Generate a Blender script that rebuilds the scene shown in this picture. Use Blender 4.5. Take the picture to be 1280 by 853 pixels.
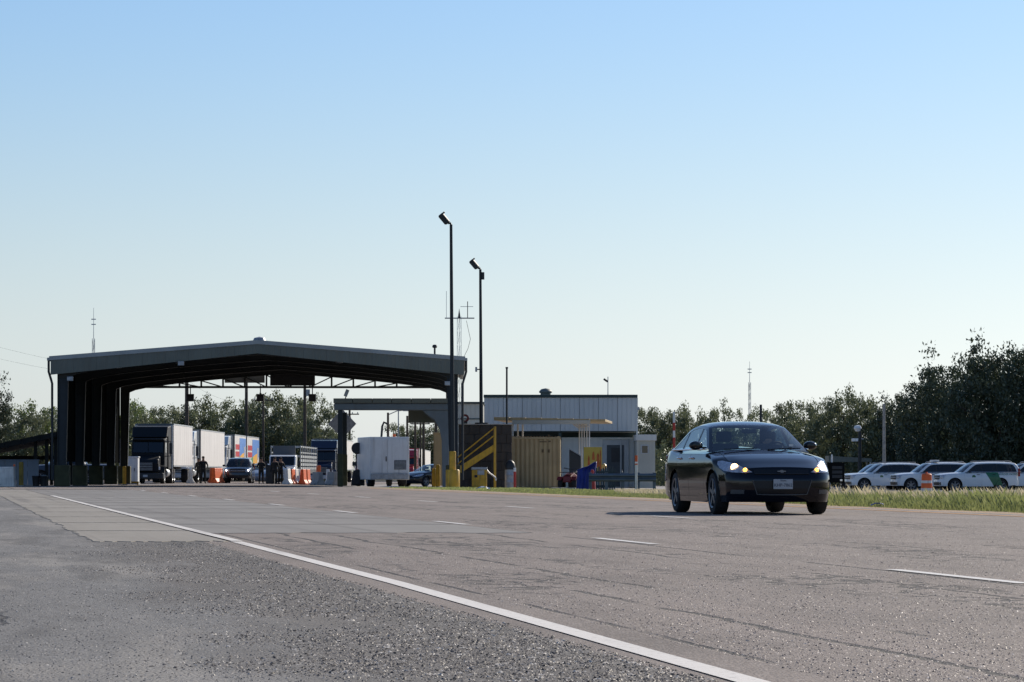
import bpy, math, random
import numpy as np
from mathutils import Vector, Matrix

for o in list(bpy.data.objects):
    bpy.data.objects.remove(o)
SC = bpy.context.scene
COL = SC.collection
R = math.radians
random.seed(7)
RNG = np.random.default_rng(7)

# ------------------------------------------------------------------ camera
F = 4290.0            # focal length in pixels of a 1280 px wide picture
CAMH = 0.70
HOR = 588.0           # pixel row of the horizon
cam = bpy.data.cameras.new('camera')
cam.sensor_width = 36.0
cam.lens = F / 1280 * 36.0
cam.shift_y = (HOR - 426.5) / 1280.0
cam.clip_start = 0.5
cam.clip_end = 6000
camo = bpy.data.objects.new('camera', cam)
camo.location = (0, 0, CAMH)
camo.rotation_euler = (R(90), 0, 0)
COL.objects.link(camo)
SC.camera = camo

# ------------------------------------------------------------------ light
SUN_EL, SUN_AZ = 27.0, 34.0      # degrees; azimuth to the right of the view
world = bpy.data.worlds.new('World')
SC.world = world
world.use_nodes = True
wn, wl = world.node_tree.nodes, world.node_tree.links
wn.clear()
sky = wn.new('ShaderNodeTexSky')
sky.sky_type = 'NISHITA'
sky.sun_disc = False
sky.sun_elevation = R(SUN_EL)
sky.sun_rotation = R(SUN_AZ)
sky.altitude = 0
sky.air_density = 1.0
sky.dust_density = 0.35
sky.ozone_density = 2.5
tint = wn.new('ShaderNodeMix'); tint.data_type = 'RGBA'; tint.blend_type = 'MULTIPLY'
tint.inputs[0].default_value = 1.0
tint.inputs[7].default_value = (0.86, 1.0, 1.20, 1)
bg = wn.new('ShaderNodeBackground'); bg.inputs[1].default_value = 0.09
# pale humid air low over the horizon, the same all the way round
hz_tc = wn.new('ShaderNodeTexCoord'); hz_sp = wn.new('ShaderNodeSeparateXYZ'); wl.new(hz_tc.outputs['Generated'], hz_sp.inputs[0])
hz_mr = wn.new('ShaderNodeMapRange'); hz_mr.interpolation_type = 'SMOOTHSTEP'
hz_mr.inputs[1].default_value = -0.02; hz_mr.inputs[2].default_value = 0.15; hz_mr.inputs[3].default_value = 0.80; hz_mr.inputs[4].default_value = 0.0
wl.new(hz_sp.outputs[2], hz_mr.inputs[0])
hz = wn.new('ShaderNodeMix'); hz.data_type = 'RGBA'; hz_bw = wn.new('ShaderNodeRGBToBW'); hz_sc = wn.new('ShaderNodeVectorMath'); hz_sc.operation = 'SCALE'; hz_sc.inputs[0].default_value = (0.96, 1.0, 1.035)
wl.new(sky.outputs[0], hz_bw.inputs[0]); wl.new(hz_bw.outputs[0], hz_sc.inputs['Scale']); wl.new(hz_sc.outputs[0], hz.inputs[7])
wl.new(hz_mr.outputs[0], hz.inputs[0])
wo = wn.new('ShaderNodeOutputWorld')
wl.new(sky.outputs[0], tint.inputs[6]); wl.new(tint.outputs[2], hz.inputs[6]); wl.new(hz.outputs[2], bg.inputs[0]); wl.new(bg.outputs[0], wo.inputs[0])

sl = bpy.data.lights.new('sun', 'SUN')
sl.energy = 5.0
sl.angle = R(0.53)
sl.color = (1.0, 0.905, 0.77)
so = bpy.data.objects.new('sun', sl)
sd = Vector((math.sin(R(SUN_AZ)) * math.cos(R(SUN_EL)), math.cos(R(SUN_AZ)) * math.cos(R(SUN_EL)), math.sin(R(SUN_EL))))
so.rotation_euler = (-sd).to_track_quat('-Z', 'Y').to_euler()
so.location = (40, 60, 60)
COL.objects.link(so)

SC.render.engine = 'CYCLES'
SC.view_settings.view_transform = 'Standard'
SC.view_settings.look = 'None'
SC.view_settings.gamma = 1
SC.view_settings.exposure = 0.0
SC.cycles.max_bounces = 8
SC.cycles.transparent_max_bounces = 24

# ------------------------------------------------------------------ layout
TAN = -0.1643                      # the road runs away to the left
TH = math.atan(-TAN)               # 9.33 degrees
def sstep(a, b, x):
    t = np.clip((x - a) / (b - a), 0, 1)
    return t * t * (3 - 2 * t)
def gz(x, y):
    """height of the ground"""
    off = x - TAN * y
    return float(-0.22 * sstep(120, 250, y) - 0.16 * sstep(18.5, 30, off) * sstep(40, 90, y) - 0.30 * sstep(25, 55, off) * sstep(70, 180, y))
def gza(x, y):
    off = x - TAN * y
    return -0.22 * sstep(120, 250, y) - 0.16 * sstep(18.5, 30, off) * sstep(40, 90, y) - 0.30 * sstep(25, 55, off) * sstep(70, 180, y)
def PX(px, d): return (px - 640.0) / F * d
def PZ(py, d): return CAMH + (HOR - py) / F * d
def G(px, d):
    x = PX(px, d)
    return Vector((x, d, gz(x, d)))
def rd(off, y): return (off + TAN * y, y)     # road coordinates to x, y

# ------------------------------------------------------------------ materials
MATS = {}
def mat(name, col, rough=0.6, metal=0.0, var=0.12, scale=3.0, bump=0.0, bscale=40.0, coat=0.0, emit=None, spec=0.5, dirt=0.0):
    if name in MATS: return MATS[name]
    m = bpy.data.materials.new(name); m.use_nodes = True
    n, l = m.node_tree.nodes, m.node_tree.links
    p = n['Principled BSDF']
    p.inputs['Roughness'].default_value = rough
    p.inputs['Metallic'].default_value = metal
    p.inputs['Specular IOR Level'].default_value = spec
    p.inputs['Coat Weight'].default_value = coat
    p.inputs['Coat Roughness'].default_value = 0.04
    tc = n.new('ShaderNodeTexCoord')
    if var > 0:
        nz = n.new('ShaderNodeTexNoise'); nz.inputs['Scale'].default_value = scale; nz.inputs['Detail'].default_value = 6
        l.new(tc.outputs['Object'], nz.inputs['Vector'])
        cr = n.new('ShaderNodeValToRGB')
        c = col
        cr.color_ramp.elements[0].position = 0.3; cr.color_ramp.elements[1].position = 0.7
        cr.color_ramp.elements[0].color = (c[0] * (1 - var), c[1] * (1 - var), c[2] * (1 - var), 1)
        cr.color_ramp.elements[1].color = (min(1, c[0] * (1 + var)), min(1, c[1] * (1 + var)), min(1, c[2] * (1 + var)), 1)
        l.new(nz.outputs['Fac'], cr.inputs['Fac'])
        out = cr.outputs['Color']
        if dirt > 0:
            n2 = n.new('ShaderNodeTexNoise'); n2.inputs['Scale'].default_value = scale * 0.7; n2.inputs['Detail'].default_value = 10
            mp = n.new('ShaderNodeMapping'); mp.inputs['Scale'].default_value = (4, 4, 0.35)
            l.new(tc.outputs['Object'], mp.inputs['Vector']); l.new(mp.outputs[0], n2.inputs['Vector'])
            r2 = n.new('ShaderNodeValToRGB'); r2.color_ramp.elements[0].position = 0.5; r2.color_ramp.elements[1].position = 0.78
            r2.color_ramp.elements[0].color = (0, 0, 0, 1); r2.color_ramp.elements[1].color = (dirt, dirt, dirt, 1)
            l.new(n2.outputs['Fac'], r2.inputs['Fac'])
            mx = n.new('ShaderNodeMix'); mx.data_type = 'RGBA'
            l.new(r2.outputs['Color'], mx.inputs[0]); l.new(out, mx.inputs[6]); mx.inputs[7].default_value = (0.12, 0.09, 0.06, 1)
            out = mx.outputs[2]
        l.new(out, p.inputs['Base Color'])
    else:
        p.inputs['Base Color'].default_value = (*col, 1)
    if bump > 0:
        nb = n.new('ShaderNodeTexNoise'); nb.inputs['Scale'].default_value = bscale; nb.inputs['Detail'].default_value = 4
        l.new(tc.outputs['Object'], nb.inputs['Vector'])
        bp = n.new('ShaderNodeBump'); bp.inputs['Strength'].default_value = bump; bp.inputs['Distance'].default_value = 0.02
        l.new(nb.outputs['Fac'], bp.inputs['Height']); l.new(bp.outputs[0], p.inputs['Normal'])
    if emit:
        p.inputs['Emission Color'].default_value = (*emit[:3], 1); p.inputs['Emission Strength'].default_value = emit[3]
    MATS[name] = m
    return m

def glass_mat(name, tint, refl=1.0):
    if name in MATS: return MATS[name]
    m = bpy.data.materials.new(name); m.use_nodes = True
    n, l = m.node_tree.nodes, m.node_tree.links
    n.clear()
    o = n.new('ShaderNodeOutputMaterial'); t = n.new('ShaderNodeBsdfTransparent'); g = n.new('ShaderNodeBsdfGlossy'); mx = n.new('ShaderNodeMixShader')
    ge = n.new('ShaderNodeNewGeometry'); dt = n.new('ShaderNodeVectorMath'); dt.operation = 'DOT_PRODUCT'
    l.new(ge.outputs['Normal'], dt.inputs[0]); l.new(ge.outputs['Incoming'], dt.inputs[1])
    def mth(op, a, b):
        q = n.new('ShaderNodeMath'); q.operation = op
        for i, v in enumerate((a, b)):
            if v is None: continue
            if isinstance(v, (int, float)): q.inputs[i].default_value = v
            else: l.new(v, q.inputs[i])
        return q.outputs[0]
    # thin pane: the same reflectance from both sides
    fr_out = mth('ADD', mth('MULTIPLY', mth('POWER', mth('SUBTRACT', 1.0, mth('ABSOLUTE', dt.outputs['Value'], None)), 5.0), 0.92), 0.07)
    t.inputs[0].default_value = (*tint, 1); g.inputs['Roughness'].default_value = 0.02
    g.inputs[0].default_value = (refl, refl, refl, 1)
    l.new(fr_out, mx.inputs[0]); l.new(t.outputs[0], mx.inputs[1]); l.new(g.outputs[0], mx.inputs[2]); l.new(mx.outputs[0], o.inputs[0])
    MATS[name] = m
    return m

def leaf_mat(name, c0, c1, trans=0.25, nscale=0.45):
    if name in MATS: return MATS[name]
    m = bpy.data.materials.new(name); m.use_nodes = True
    n, l = m.node_tree.nodes, m.node_tree.links
    n.clear()
    o = n.new('ShaderNodeOutputMaterial')
    tc = n.new('ShaderNodeTexCoord'); oi = n.new('ShaderNodeObjectInfo')
    nz = n.new('ShaderNodeTexNoise'); nz.inputs['Scale'].default_value = nscale * 2.2; nz.inputs['Detail'].default_value = 8; nz.inputs['Roughness'].default_value = 0.75
    ad = n.new('ShaderNodeVectorMath'); ad.operation = 'ADD'
    l.new(tc.outputs['Object'], ad.inputs[0])
    sc = n.new('ShaderNodeMath'); sc.operation = 'MULTIPLY'; sc.inputs[1].default_value = 50
    l.new(oi.outputs['Random'], sc.inputs[0]); l.new(sc.outputs[0], ad.inputs[1]); l.new(ad.outputs[0], nz.inputs['Vector'])
    cr = n.new('ShaderNodeValToRGB')
    cr.color_ramp.elements[0].position = 0.32; cr.color_ramp.elements[1].position = 0.68
    cr.color_ramp.elements[0].color = (*c0, 1); cr.color_ramp.elements[1].color = (*c1, 1)
    l.new(nz.outputs['Fac'], cr.inputs['Fac'])
    hs = n.new('ShaderNodeHueSaturation')
    mv = n.new('ShaderNodeMapRange'); mv.inputs[3].default_value = 0.75; mv.inputs[4].default_value = 1.2
    l.new(oi.outputs['Random'], mv.inputs[0]); l.new(mv.outputs[0], hs.inputs['Value']); l.new(cr.outputs['Color'], hs.inputs['Color'])
    d = n.new('ShaderNodeBsdfDiffuse'); t = n.new('ShaderNodeBsdfTranslucent'); g = n.new('ShaderNodeBsdfGlossy')
    g.inputs['Roughness'].default_value = 0.42; g.inputs[0].default_value = (0.8, 0.85, 0.8, 1)
    mx = n.new('ShaderNodeMixShader'); mx.inputs[0].default_value = trans
    l.new(hs.outputs[0], d.inputs[0]); l.new(hs.outputs[0], t.inputs[0])
    l.new(d.outputs[0], mx.inputs[1]); l.new(t.outputs[0], mx.inputs[2])
    m2 = n.new('ShaderNodeMixShader'); m2.inputs[0].default_value = 0.06
    l.new(mx.outputs[0], m2.inputs[1]); l.new(g.outputs[0], m2.inputs[2]); l.new(m2.outputs[0], o.inputs[0])
    MATS[name] = m
    return m

# ------------------------------------------------------------------ mesh helpers
class MB:
    def __init__(s): s.v = []; s.f = []
    def add(s, vs, fs):
        b = len(s.v); s.v += [tuple(v) for v in vs]; s.f += [tuple(i + b for i in f) for f in fs]; return s
    def box(s, x0, x1, y0, y1, z0, z1):
        return s.add([(x0, y0, z0), (x1, y0, z0), (x1, y1, z0), (x0, y1, z0), (x0, y0, z1), (x1, y0, z1), (x1, y1, z1), (x0, y1, z1)],
                     [(0, 3, 2, 1), (4, 5, 6, 7), (0, 1, 5, 4), (1, 2, 6, 5), (2, 3, 7, 6), (3, 0, 4, 7)])
    def obox(s, c, size, M=None):
        hx, hy, hz = size[0] / 2, size[1] / 2, size[2] / 2
        m = MB().box(-hx, hx, -hy, hy, -hz, hz)
        M = M or Matrix()
        return s.add([(M @ Vector(v)) + Vector(c) for v in m.v], m.f)
    def cyl(s, p0, p1, r0, r1=None, n=12, caps=True):
        r1 = r0 if r1 is None else r1
        p0, p1 = Vector(p0), Vector(p1); ax = (p1 - p0).normalized()
        u = ax.orthogonal().normalized(); w = ax.cross(u)
        vs = []; fs = []
        for p, r in ((p0, r0), (p1, r1)):
            for i in range(n):
                a = 2 * math.pi * i / n
                vs.append(p + (u * math.cos(a) + w * math.sin(a)) * r)
        for i in range(n): fs.append((i, (i + 1) % n, n + (i + 1) % n, n + i))
        if caps: fs.append(tuple(range(n - 1, -1, -1))); fs.append(tuple(range(n, 2 * n)))
        return s.add(vs, fs)
    def tube(s, pts, r, n=8):
        """one skin along a polyline; r a number or a list"""
        pts = [Vector(p) for p in pts]; vs = []; fs = []
        rs = r if isinstance(r, (list, tuple)) else [r] * len(pts)
        t0 = (pts[1] - pts[0]).normalized(); u = t0.orthogonal().normalized()
        for i, p in enumerate(pts):
            t = (pts[min(i + 1, len(pts) - 1)] - pts[max(i - 1, 0)]).normalized()
            u = (u - t * u.dot(t)).normalized(); w = t.cross(u)
            for k in range(n):
                a = 2 * math.pi * k / n
                vs.append(p + (u * math.cos(a) + w * math.sin(a)) * rs[i])
        for i in range(len(pts) - 1):
            for k in range(n):
                fs.append((i * n + k, i * n + (k + 1) % n, (i + 1) * n + (k + 1) % n, (i + 1) * n + k))
        fs.append(tuple(range(n - 1, -1, -1))); fs.append(tuple(range((len(pts) - 1) * n, len(pts) * n)))
        return s.add(vs, fs)
    def lathe(s, prof, c=(0, 0, 0), axis='z', n=16, closed=False):
        """prof: (radius, height) pairs"""
        vs = []; fs = []; m = len(prof)
        for (r, h) in prof:
            for i in range(n):
                a = 2 * math.pi * i / n
                q = (r * math.cos(a), r * math.sin(a), h)
                if axis == 'x': q = (q[2], q[0], q[1])
                elif axis == 'y': q = (q[1], q[2], q[0])
                vs.append((q[0] + c[0], q[1] + c[1], q[2] + c[2]))
        for j in range(m if closed else m - 1):
            k = (j + 1) % m
            for i in range(n): fs.append((j * n + i, j * n + (i + 1) % n, k * n + (i + 1) % n, k * n + i))
        if not closed:
            if prof[0][0] > 1e-4: fs.append(tuple(range(n - 1, -1, -1)))
            if prof[-1][0] > 1e-4: fs.append(tuple(range((m - 1) * n, m * n)))
        return s.add(vs, fs)
    def prism(s, poly, axis, a0, a1):
        """poly: 2-d points in the plane normal to axis: y -> (x, z), x -> (y, z), z -> (x, y)"""
        n = len(poly); vs = []
        for a in (a0, a1):
            for (p, q) in poly:
                vs.append((p, a, q) if axis == 'y' else (a, p, q) if axis == 'x' else (p, q, a))
        fs = [tuple(range(n)), tuple(range(2 * n - 1, n - 1, -1))]
        for i in range(n): fs.append((i, n + i, n + (i + 1) % n, (i + 1) % n))
        return s.add(vs, fs)
    def build(s, name, material, parent=None, bev=0.0, smooth=False, world=False, seg=2):
        me = bpy.data.meshes.new(name)
        vs = s.v
        if world and parent is not None:
            p = parent.location; vs = [(v[0] - p.x, v[1] - p.y, v[2] - p.z) for v in vs]
        me.from_pydata(vs, [], s.f)
        me.validate()
        import bmesh
        b = bmesh.new(); b.from_mesh(me); bmesh.ops.recalc_face_normals(b, faces=b.faces); b.to_mesh(me); b.free()
        me.materials.append(material if not isinstance(material, str) else MATS[material])
        if smooth:
            me.polygons.foreach_set('use_smooth', [True] * len(me.polygons))
            if smooth != 'all': me.set_sharp_from_angle(angle=R(38))
        o = bpy.data.objects.new(name, me); COL.objects.link(o)
        o.parent = parent
        if bev > 0:
            md = o.modifiers.new('bevel', 'BEVEL'); md.width = bev; md.segments = seg; md.limit_method = 'ANGLE'; md.angle_limit = R(40)
        return o

def tag(o, label=None, cat=None, group=None, kind=None):
    if label: o['label'] = label
    if cat: o['category'] = cat
    if group: o['group'] = group
    if kind: o['kind'] = kind
    return o
def thing(name, loc, label, cat, group=None, rz=0.0):
    o = bpy.data.objects.new(name, None); COL.objects.link(o)
    o.location = loc; o.rotation_euler = (0, 0, rz); o.empty_display_size = 0.2
    return tag(o, label, cat, group)
def bp(root, name, m, x0, x1, y0, y1, z0, z1, bev=0.008):
    return MB().box(x0, x1, y0, y1, z0, z1).build(name, m, root, bev=bev)
def cp(root, name, m, p0, p1, r0, r1=None, n=12):
    return MB().cyl(p0, p1, r0, r1, n).build(name, m, root, smooth=True)
def kids(o): return [c for c in bpy.data.objects if c.parent is o]
def copy_tree(o, parent=None, ch=None):
    if ch is None:
        ch = {}
        for c in bpy.data.objects:
            if c.parent: ch.setdefault(c.parent.name, []).append(c)
    c = o.copy(); COL.objects.link(c); c.parent = parent
    for k in ch.get(o.name, []): copy_tree(k, c, ch)
    return c
def place(o, loc, rz, label, group=None):
    o.location = loc; o.rotation_euler = (0, 0, rz); o['label'] = label
    if group: o['group'] = group
    return o
def text(name, s, size, m, parent, loc, rot, ext=0.004, align='CENTER'):
    cu = bpy.data.curves.new(name, 'FONT'); cu.body = s; cu.size = size; cu.align_x = align; cu.align_y = 'CENTER'; cu.extrude = ext; cu.resolution_u = 3
    cu.materials.append(m)
    t = bpy.data.objects.new(name, cu); COL.objects.link(t)
    bpy.context.view_layer.update()
    me = bpy.data.meshes.new_from_object(t.evaluated_get(bpy.context.evaluated_depsgraph_get()))
    bpy.data.objects.remove(t); me.name = name
    o = bpy.data.objects.new(name, me); COL.objects.link(o); o.parent = parent; o.location = loc; o.rotation_euler = rot
    return o

# plain materials
mat('black_rubber', (0.018, 0.018, 0.019), 0.85, var=0.2, scale=8)
mat('black_plastic', (0.02, 0.021, 0.023), 0.5, var=0.15)
mat('dark_metal', (0.03, 0.032, 0.035), 0.5, 0.3, var=0.25, scale=2)
mat('chrome', (0.75, 0.76, 0.78), 0.16, 1.0, var=0.05)
mat('alloy', (0.20, 0.21, 0.23), 0.38, 0.7, var=0.08)
mat('steel', (0.42, 0.44, 0.46), 0.45, 0.7, var=0.2, scale=5)
mat('galvanised', (0.36, 0.38, 0.40), 0.5, 0.55, var=0.25, scale=6, dirt=0.3)
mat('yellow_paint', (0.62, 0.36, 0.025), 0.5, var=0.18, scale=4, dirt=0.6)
mat('white_paint', (0.74, 0.74, 0.72), 0.45, var=0.06, scale=2, dirt=0.35)
mat('white_clean', (0.78, 0.78, 0.77), 0.35, var=0.03, coat=0.4)
mat('orange_plastic', (0.75, 0.13, 0.025), 0.5, var=0.12, scale=5)
mat('white_plastic', (0.72, 0.71, 0.67), 0.5, var=0.1, scale=4, dirt=0.35)
mat('red_paint', (0.45, 0.03, 0.02), 0.4, var=0.12)
mat('concrete', (0.33, 0.32, 0.30), 0.85, var=0.2, scale=3, bump=0.3, dirt=0.4)
mat('dark_interior', (0.015, 0.015, 0.017), 0.8, var=0.1)
mat('seat_cloth', (0.03, 0.03, 0.033), 0.9, var=0.1)
mat('wood_pole', (0.10, 0.075, 0.055), 0.9, var=0.3, scale=4)
mat('pale_wood_pole', (0.33, 0.31, 0.28), 0.85, var=0.25, scale=4)
mat('wire', (0.04, 0.04, 0.04), 0.6, var=0)
mat('skin', (0.42, 0.25, 0.17), 0.55, var=0.06)
mat('uniform', (0.012, 0.016, 0.016), 0.85, var=0.2, scale=6)
mat('hair', (0.02, 0.014, 0.01), 0.7, var=0.2, scale=20)
glass_mat('car_glass', (0.74, 0.84, 0.84))
glass_mat('dark_glass', (0.12, 0.13, 0.14))
glass_mat('clear_lens', (0.85, 0.87, 0.9))
# ------------------------------------------------------------------ ground materials
class NG:
    """small helper to write shader maths"""
    def __init__(s, name):
        s.m = bpy.data.materials.new(name); s.m.use_nodes = True; MATS[name] = s.m
        s.n, s.l = s.m.node_tree.nodes, s.m.node_tree.links
        s.p = s.n['Principled BSDF']
        g = s.n.new('ShaderNodeNewGeometry'); s.pos = g.outputs['Position']
        sx = s.n.new('ShaderNodeSeparateXYZ'); s.l.new(s.pos, sx.inputs[0])
        s.x, s.y, s.z = sx.outputs
        s.off = s.add(s.x, s.mul(s.y, -TAN))
    def math(s, op, a, b=None, c=None, clamp=False):
        q = s.n.new('ShaderNodeMath'); q.operation = op; q.use_clamp = clamp
        for i, v in enumerate((a, b, c)):
            if v is None: continue
            if isinstance(v, (int, float)): q.inputs[i].default_value = v
            else: s.l.new(v, q.inputs[i])
        return q.outputs[0]
    def add(s, a, b): return s.math('ADD', a, b)
    def sub(s, a, b): return s.math('SUBTRACT', a, b)
    def mul(s, a, b): return s.math('MULTIPLY', a, b)
    def mx(s, a, b): return s.math('MAXIMUM', a, b)
    def sm(s, a, b, v):
        q = s.n.new('ShaderNodeMapRange'); q.interpolation_type = 'SMOOTHSTEP'
        q.inputs[1].default_value = a; q.inputs[2].default_value = b; q.inputs[3].default_value = 0; q.inputs[4].default_value = 1
        if a > b:
            q.inputs[1].default_value = b; q.inputs[2].default_value = a; q.inputs[3].default_value = 1; q.inputs[4].default_value = 0
        s.l.new(v, q.inputs[0]); return q.outputs[0]
    def vec(s, a, b, c=0.0):
        q = s.n.new('ShaderNodeCombineXYZ')
        for i, v in enumerate((a, b, c)):
            if isinstance(v, (int, float)): q.inputs[i].default_value = v
            else: s.l.new(v, q.inputs[i])
        return q.outputs[0]
    def noise(s, v, scale, detail=4, rough=0.55):
        q = s.n.new('ShaderNodeTexNoise'); q.inputs['Scale'].default_value = scale; q.inputs['Detail'].default_value = detail; q.inputs['Roughness'].default_value = rough
        s.l.new(v, q.inputs['Vector']); return q.outputs['Fac']
    def vor(s, v, scale, feature='F1', out='Distance'):
        q = s.n.new('ShaderNodeTexVoronoi'); q.feature = feature; q.inputs['Scale'].default_value = scale
        s.l.new(v, q.inputs['Vector']); return q.outputs[out]
    def col(s, fac, *stops):
        q = s.n.new('ShaderNodeValToRGB'); e = q.color_ramp.elements
        while len(e) < len(stops): e.new(0.5)
        for i, (p, c) in enumerate(stops): e[i].position = p; e[i].color = (*c, 1)
        s.l.new(fac, q.inputs[0]); return q.outputs[0]
    def mix(s, fac, a, b, mode='MIX'):
        q = s.n.new('ShaderNodeMix'); q.data_type = 'RGBA'; q.blend_type = mode
        for i, v in ((0, fac), (6, a), (7, b)):
            if isinstance(v, (int, float)): q.inputs[i].default_value = v
            elif isinstance(v, tuple): q.inputs[i].default_value = (*v, 1)
            else: s.l.new(v, q.inputs[i])
        return q.outputs[2]
    def bump(s, h, dist, strength=1.0):
        q = s.n.new('ShaderNodeBump'); q.inputs['Strength'].default_value = strength; q.inputs['Distance'].default_value = dist
        s.l.new(h, q.inputs['Height']); s.l.new(q.outputs[0], s.p.inputs['Normal'])
    def fin(s, c, rough):
        s.l.new(c, s.p.inputs['Base Color'])
        if isinstance(rough, (int, float)): s.p.inputs['Roughness'].default_value = rough
        else: s.l.new(rough, s.p.inputs['Roughness'])
        return s.m
    def crack(s, o0, amp, ns, width, thr, seed):
        nz = s.noise(s.vec(s.mul(s.y, ns), seed * 7.3), 1.0, 9, 0.78)
        d = s.math('ABSOLUTE', s.sub(s.off, s.add(s.mul(s.sub(nz, 0.5), amp), o0)))
        ln = s.sm(width, width * 0.3, d)
        mk = s.sm(thr, thr + 0.05, s.noise(s.vec(s.mul(s.y, ns * 0.9), seed * 3.1 + 40), 1.0, 3))
        return s.mul(ln, mk)

def make_asphalt(name, dark, mid, light, stain, red=0.0, cracks=(), agg=75.0, rough=0.85, coarse=None):
    g = NG(name)
    long_v = g.vec(g.mul(g.off, 0.9), g.mul(g.y, 0.07))
    big = g.noise(long_v, 1.0, 5)
    blot = g.noise(g.pos, 0.35, 6, 0.6)
    cell = g.vor(g.pos, agg, 'F1', 'Color')
    sp = g.n.new('ShaderNodeSeparateColor'); g.l.new(cell, sp.inputs[0])
    ag = g.col(sp.outputs[0], (0.0, dark), (0.45, mid), (0.82, mid), (1.0, light))
    fine = g.noise(g.pos, 9.0, 8, 0.8)
    ag = g.mix(g.mul(g.sm(0.42, 0.62, fine), 0.35), ag, dark)
    c = g.mix(g.mul(g.sm(0.40, 0.68, big), 0.7), ag, stain)
    c = g.mix(g.mul(g.sm(0.52, 0.72, blot), 0.4), c, dark)
    if coarse:      # a rougher, darker strip beside the edge line with a ragged limit
        wob = g.add(g.mul(g.sub(g.noise(g.vec(g.mul(g.off, 1.2), g.mul(g.y, 0.25), 2.0), 1.0, 5), 0.5), 2.2), g.mul(g.sub(g.noise(g.pos, 5.0, 5, 0.7), 0.5), 0.9))
        zn = g.mul(g.sm(1.0, 1.8, g.add(g.off, wob)), g.sm(40, 30, g.y))
        spk = g.col(g.noise(g.pos, 30.0, 3, 0.9), (0.35, (0.040, 0.035, 0.032)), (0.55, (0.125, 0.108, 0.095)), (0.72, (0.26, 0.23, 0.20)))
        c = g.mix(g.mul(zn, 0.85), c, spk)
        pale = g.sm(0.47, 0.62, g.noise(g.vec(g.mul(g.off, 0.9), g.mul(g.y, 0.14), 5.0), 1.0, 6, 0.65))
        c = g.mix(g.mul(g.mul(pale, 0.62), g.sub(1.0, g.mul(zn, 0.8))), c, (0.33, 0.30, 0.262))
        oil = g.sm(0.53, 0.63, g.noise(g.vec(g.mul(g.off, 1.6), g.mul(g.y, 0.22), 15.0), 1.0, 4))
        c = g.mix(g.mul(oil, 0.5), c, (0.055, 0.052, 0.050))
    mot = g.noise(g.vec(g.mul(g.off, 1.5), g.mul(g.y, 0.30), 7.0), 1.0, 7, 0.68)
    c = g.mix(g.mul(g.sm(0.47, 0.66, mot), 0.42), c, dark)
    c = g.mix(g.mul(g.sm(0.47, 0.30, mot), 0.30), c, tuple(min(1.0, v * 1.45) for v in mid))
    pit = g.noise(g.pos, 38.0, 2, 0.6)
    c = g.mix(g.mul(g.sm(0.64, 0.70, pit), 0.55), c, tuple(v * 0.45 for v in dark))
    k = None
    for i, cr in enumerate(cracks):
        f = g.crack(*cr, i + 1.7); k = f if k is None else g.mx(k, f)
    if k is not None:
        alv = g.n.new('ShaderNodeVectorMath'); alv.operation = 'ADD'
        dn = g.n.new('ShaderNodeTexNoise'); dn.inputs['Scale'].default_value = 1.6; dn.inputs['Detail'].default_value = 4
        g.l.new(g.pos, dn.inputs['Vector']); 
        scl = g.n.new('ShaderNodeVectorMath'); scl.operation = 'SCALE'; scl.inputs['Scale'].default_value = 0.8
        g.l.new(dn.outputs['Color'], scl.inputs[0]); g.l.new(g.vec(g.mul(g.off, 1.0), g.mul(g.y, 0.35)), alv.inputs[0]); g.l.new(scl.outputs[0], alv.inputs[1])
        ed = g.vor(alv.outputs[0], 2.3, 'DISTANCE_TO_EDGE')
        al = g.sm(0.075, 0.025, ed)
        zone = g.mul(g.sm(0.50, 0.58, g.noise(g.vec(g.mul(g.off, 0.8), g.mul(g.y, 0.10), 9.0), 1.0, 3)), g.mul(g.sm(2.9, 3.4, g.off), g.sm(15, 13, g.off)))
        k = g.mx(k, g.mul(al, zone))
        c = g.mix(g.mul(k, 0.95), c, (0.018, 0.017, 0.018))
        hz = g.sub(g.mul(g.sub(1.0, g.vor(g.pos, agg, 'F1')), 1.0), g.mul(k, 2.0))
    else:
        hz = g.sub(1.0, g.vor(g.pos, agg, 'F1'))
    g.bump(hz, 0.006, 0.8)
    return g.fin(c, rough)

CR = [(6.50, 0.35, 0.16, 0.045, 0.38), (5.85, 0.5, 0.2, 0.040, 0.45), (4.15, 0.6, 0.25, 0.042, 0.42), (3.62, 0.4, 0.3, 0.040, 0.44),
      (11.05, 0.3, 0.12, 0.05, 0.5), (14.2, 0.6, 0.1, 0.06, 0.44), (8.7, 0.6, 0.12, 0.045, 0.52), (3.0, 0.12, 0.2, 0.03, 0.46)]
make_asphalt('chip_seal', (0.10, 0.080, 0.070), (0.250, 0.203, 0.175), (0.50, 0.435, 0.385), (0.265, 0.214, 0.184), cracks=CR)
make_asphalt('shoulder_asphalt', (0.080, 0.078, 0.076), (0.190, 0.183, 0.174), (0.40, 0.39, 0.37), (0.225, 0.212, 0.197), cracks=[(0.2, 0.9, 0.22, 0.025, 0.52), (-0.9, 0.7, 0.2, 0.02, 0.5)], coarse=True)
make_asphalt('coarse_shoulder', (0.045, 0.040, 0.036), (0.120, 0.104, 0.092), (0.36, 0.32, 0.28), (0.095, 0.085, 0.078), agg=55.0)
make_asphalt('lot_asphalt', (0.10, 0.10, 0.10), (0.20, 0.195, 0.19), (0.36, 0.35, 0.34), (0.23, 0.22, 0.21))
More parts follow.
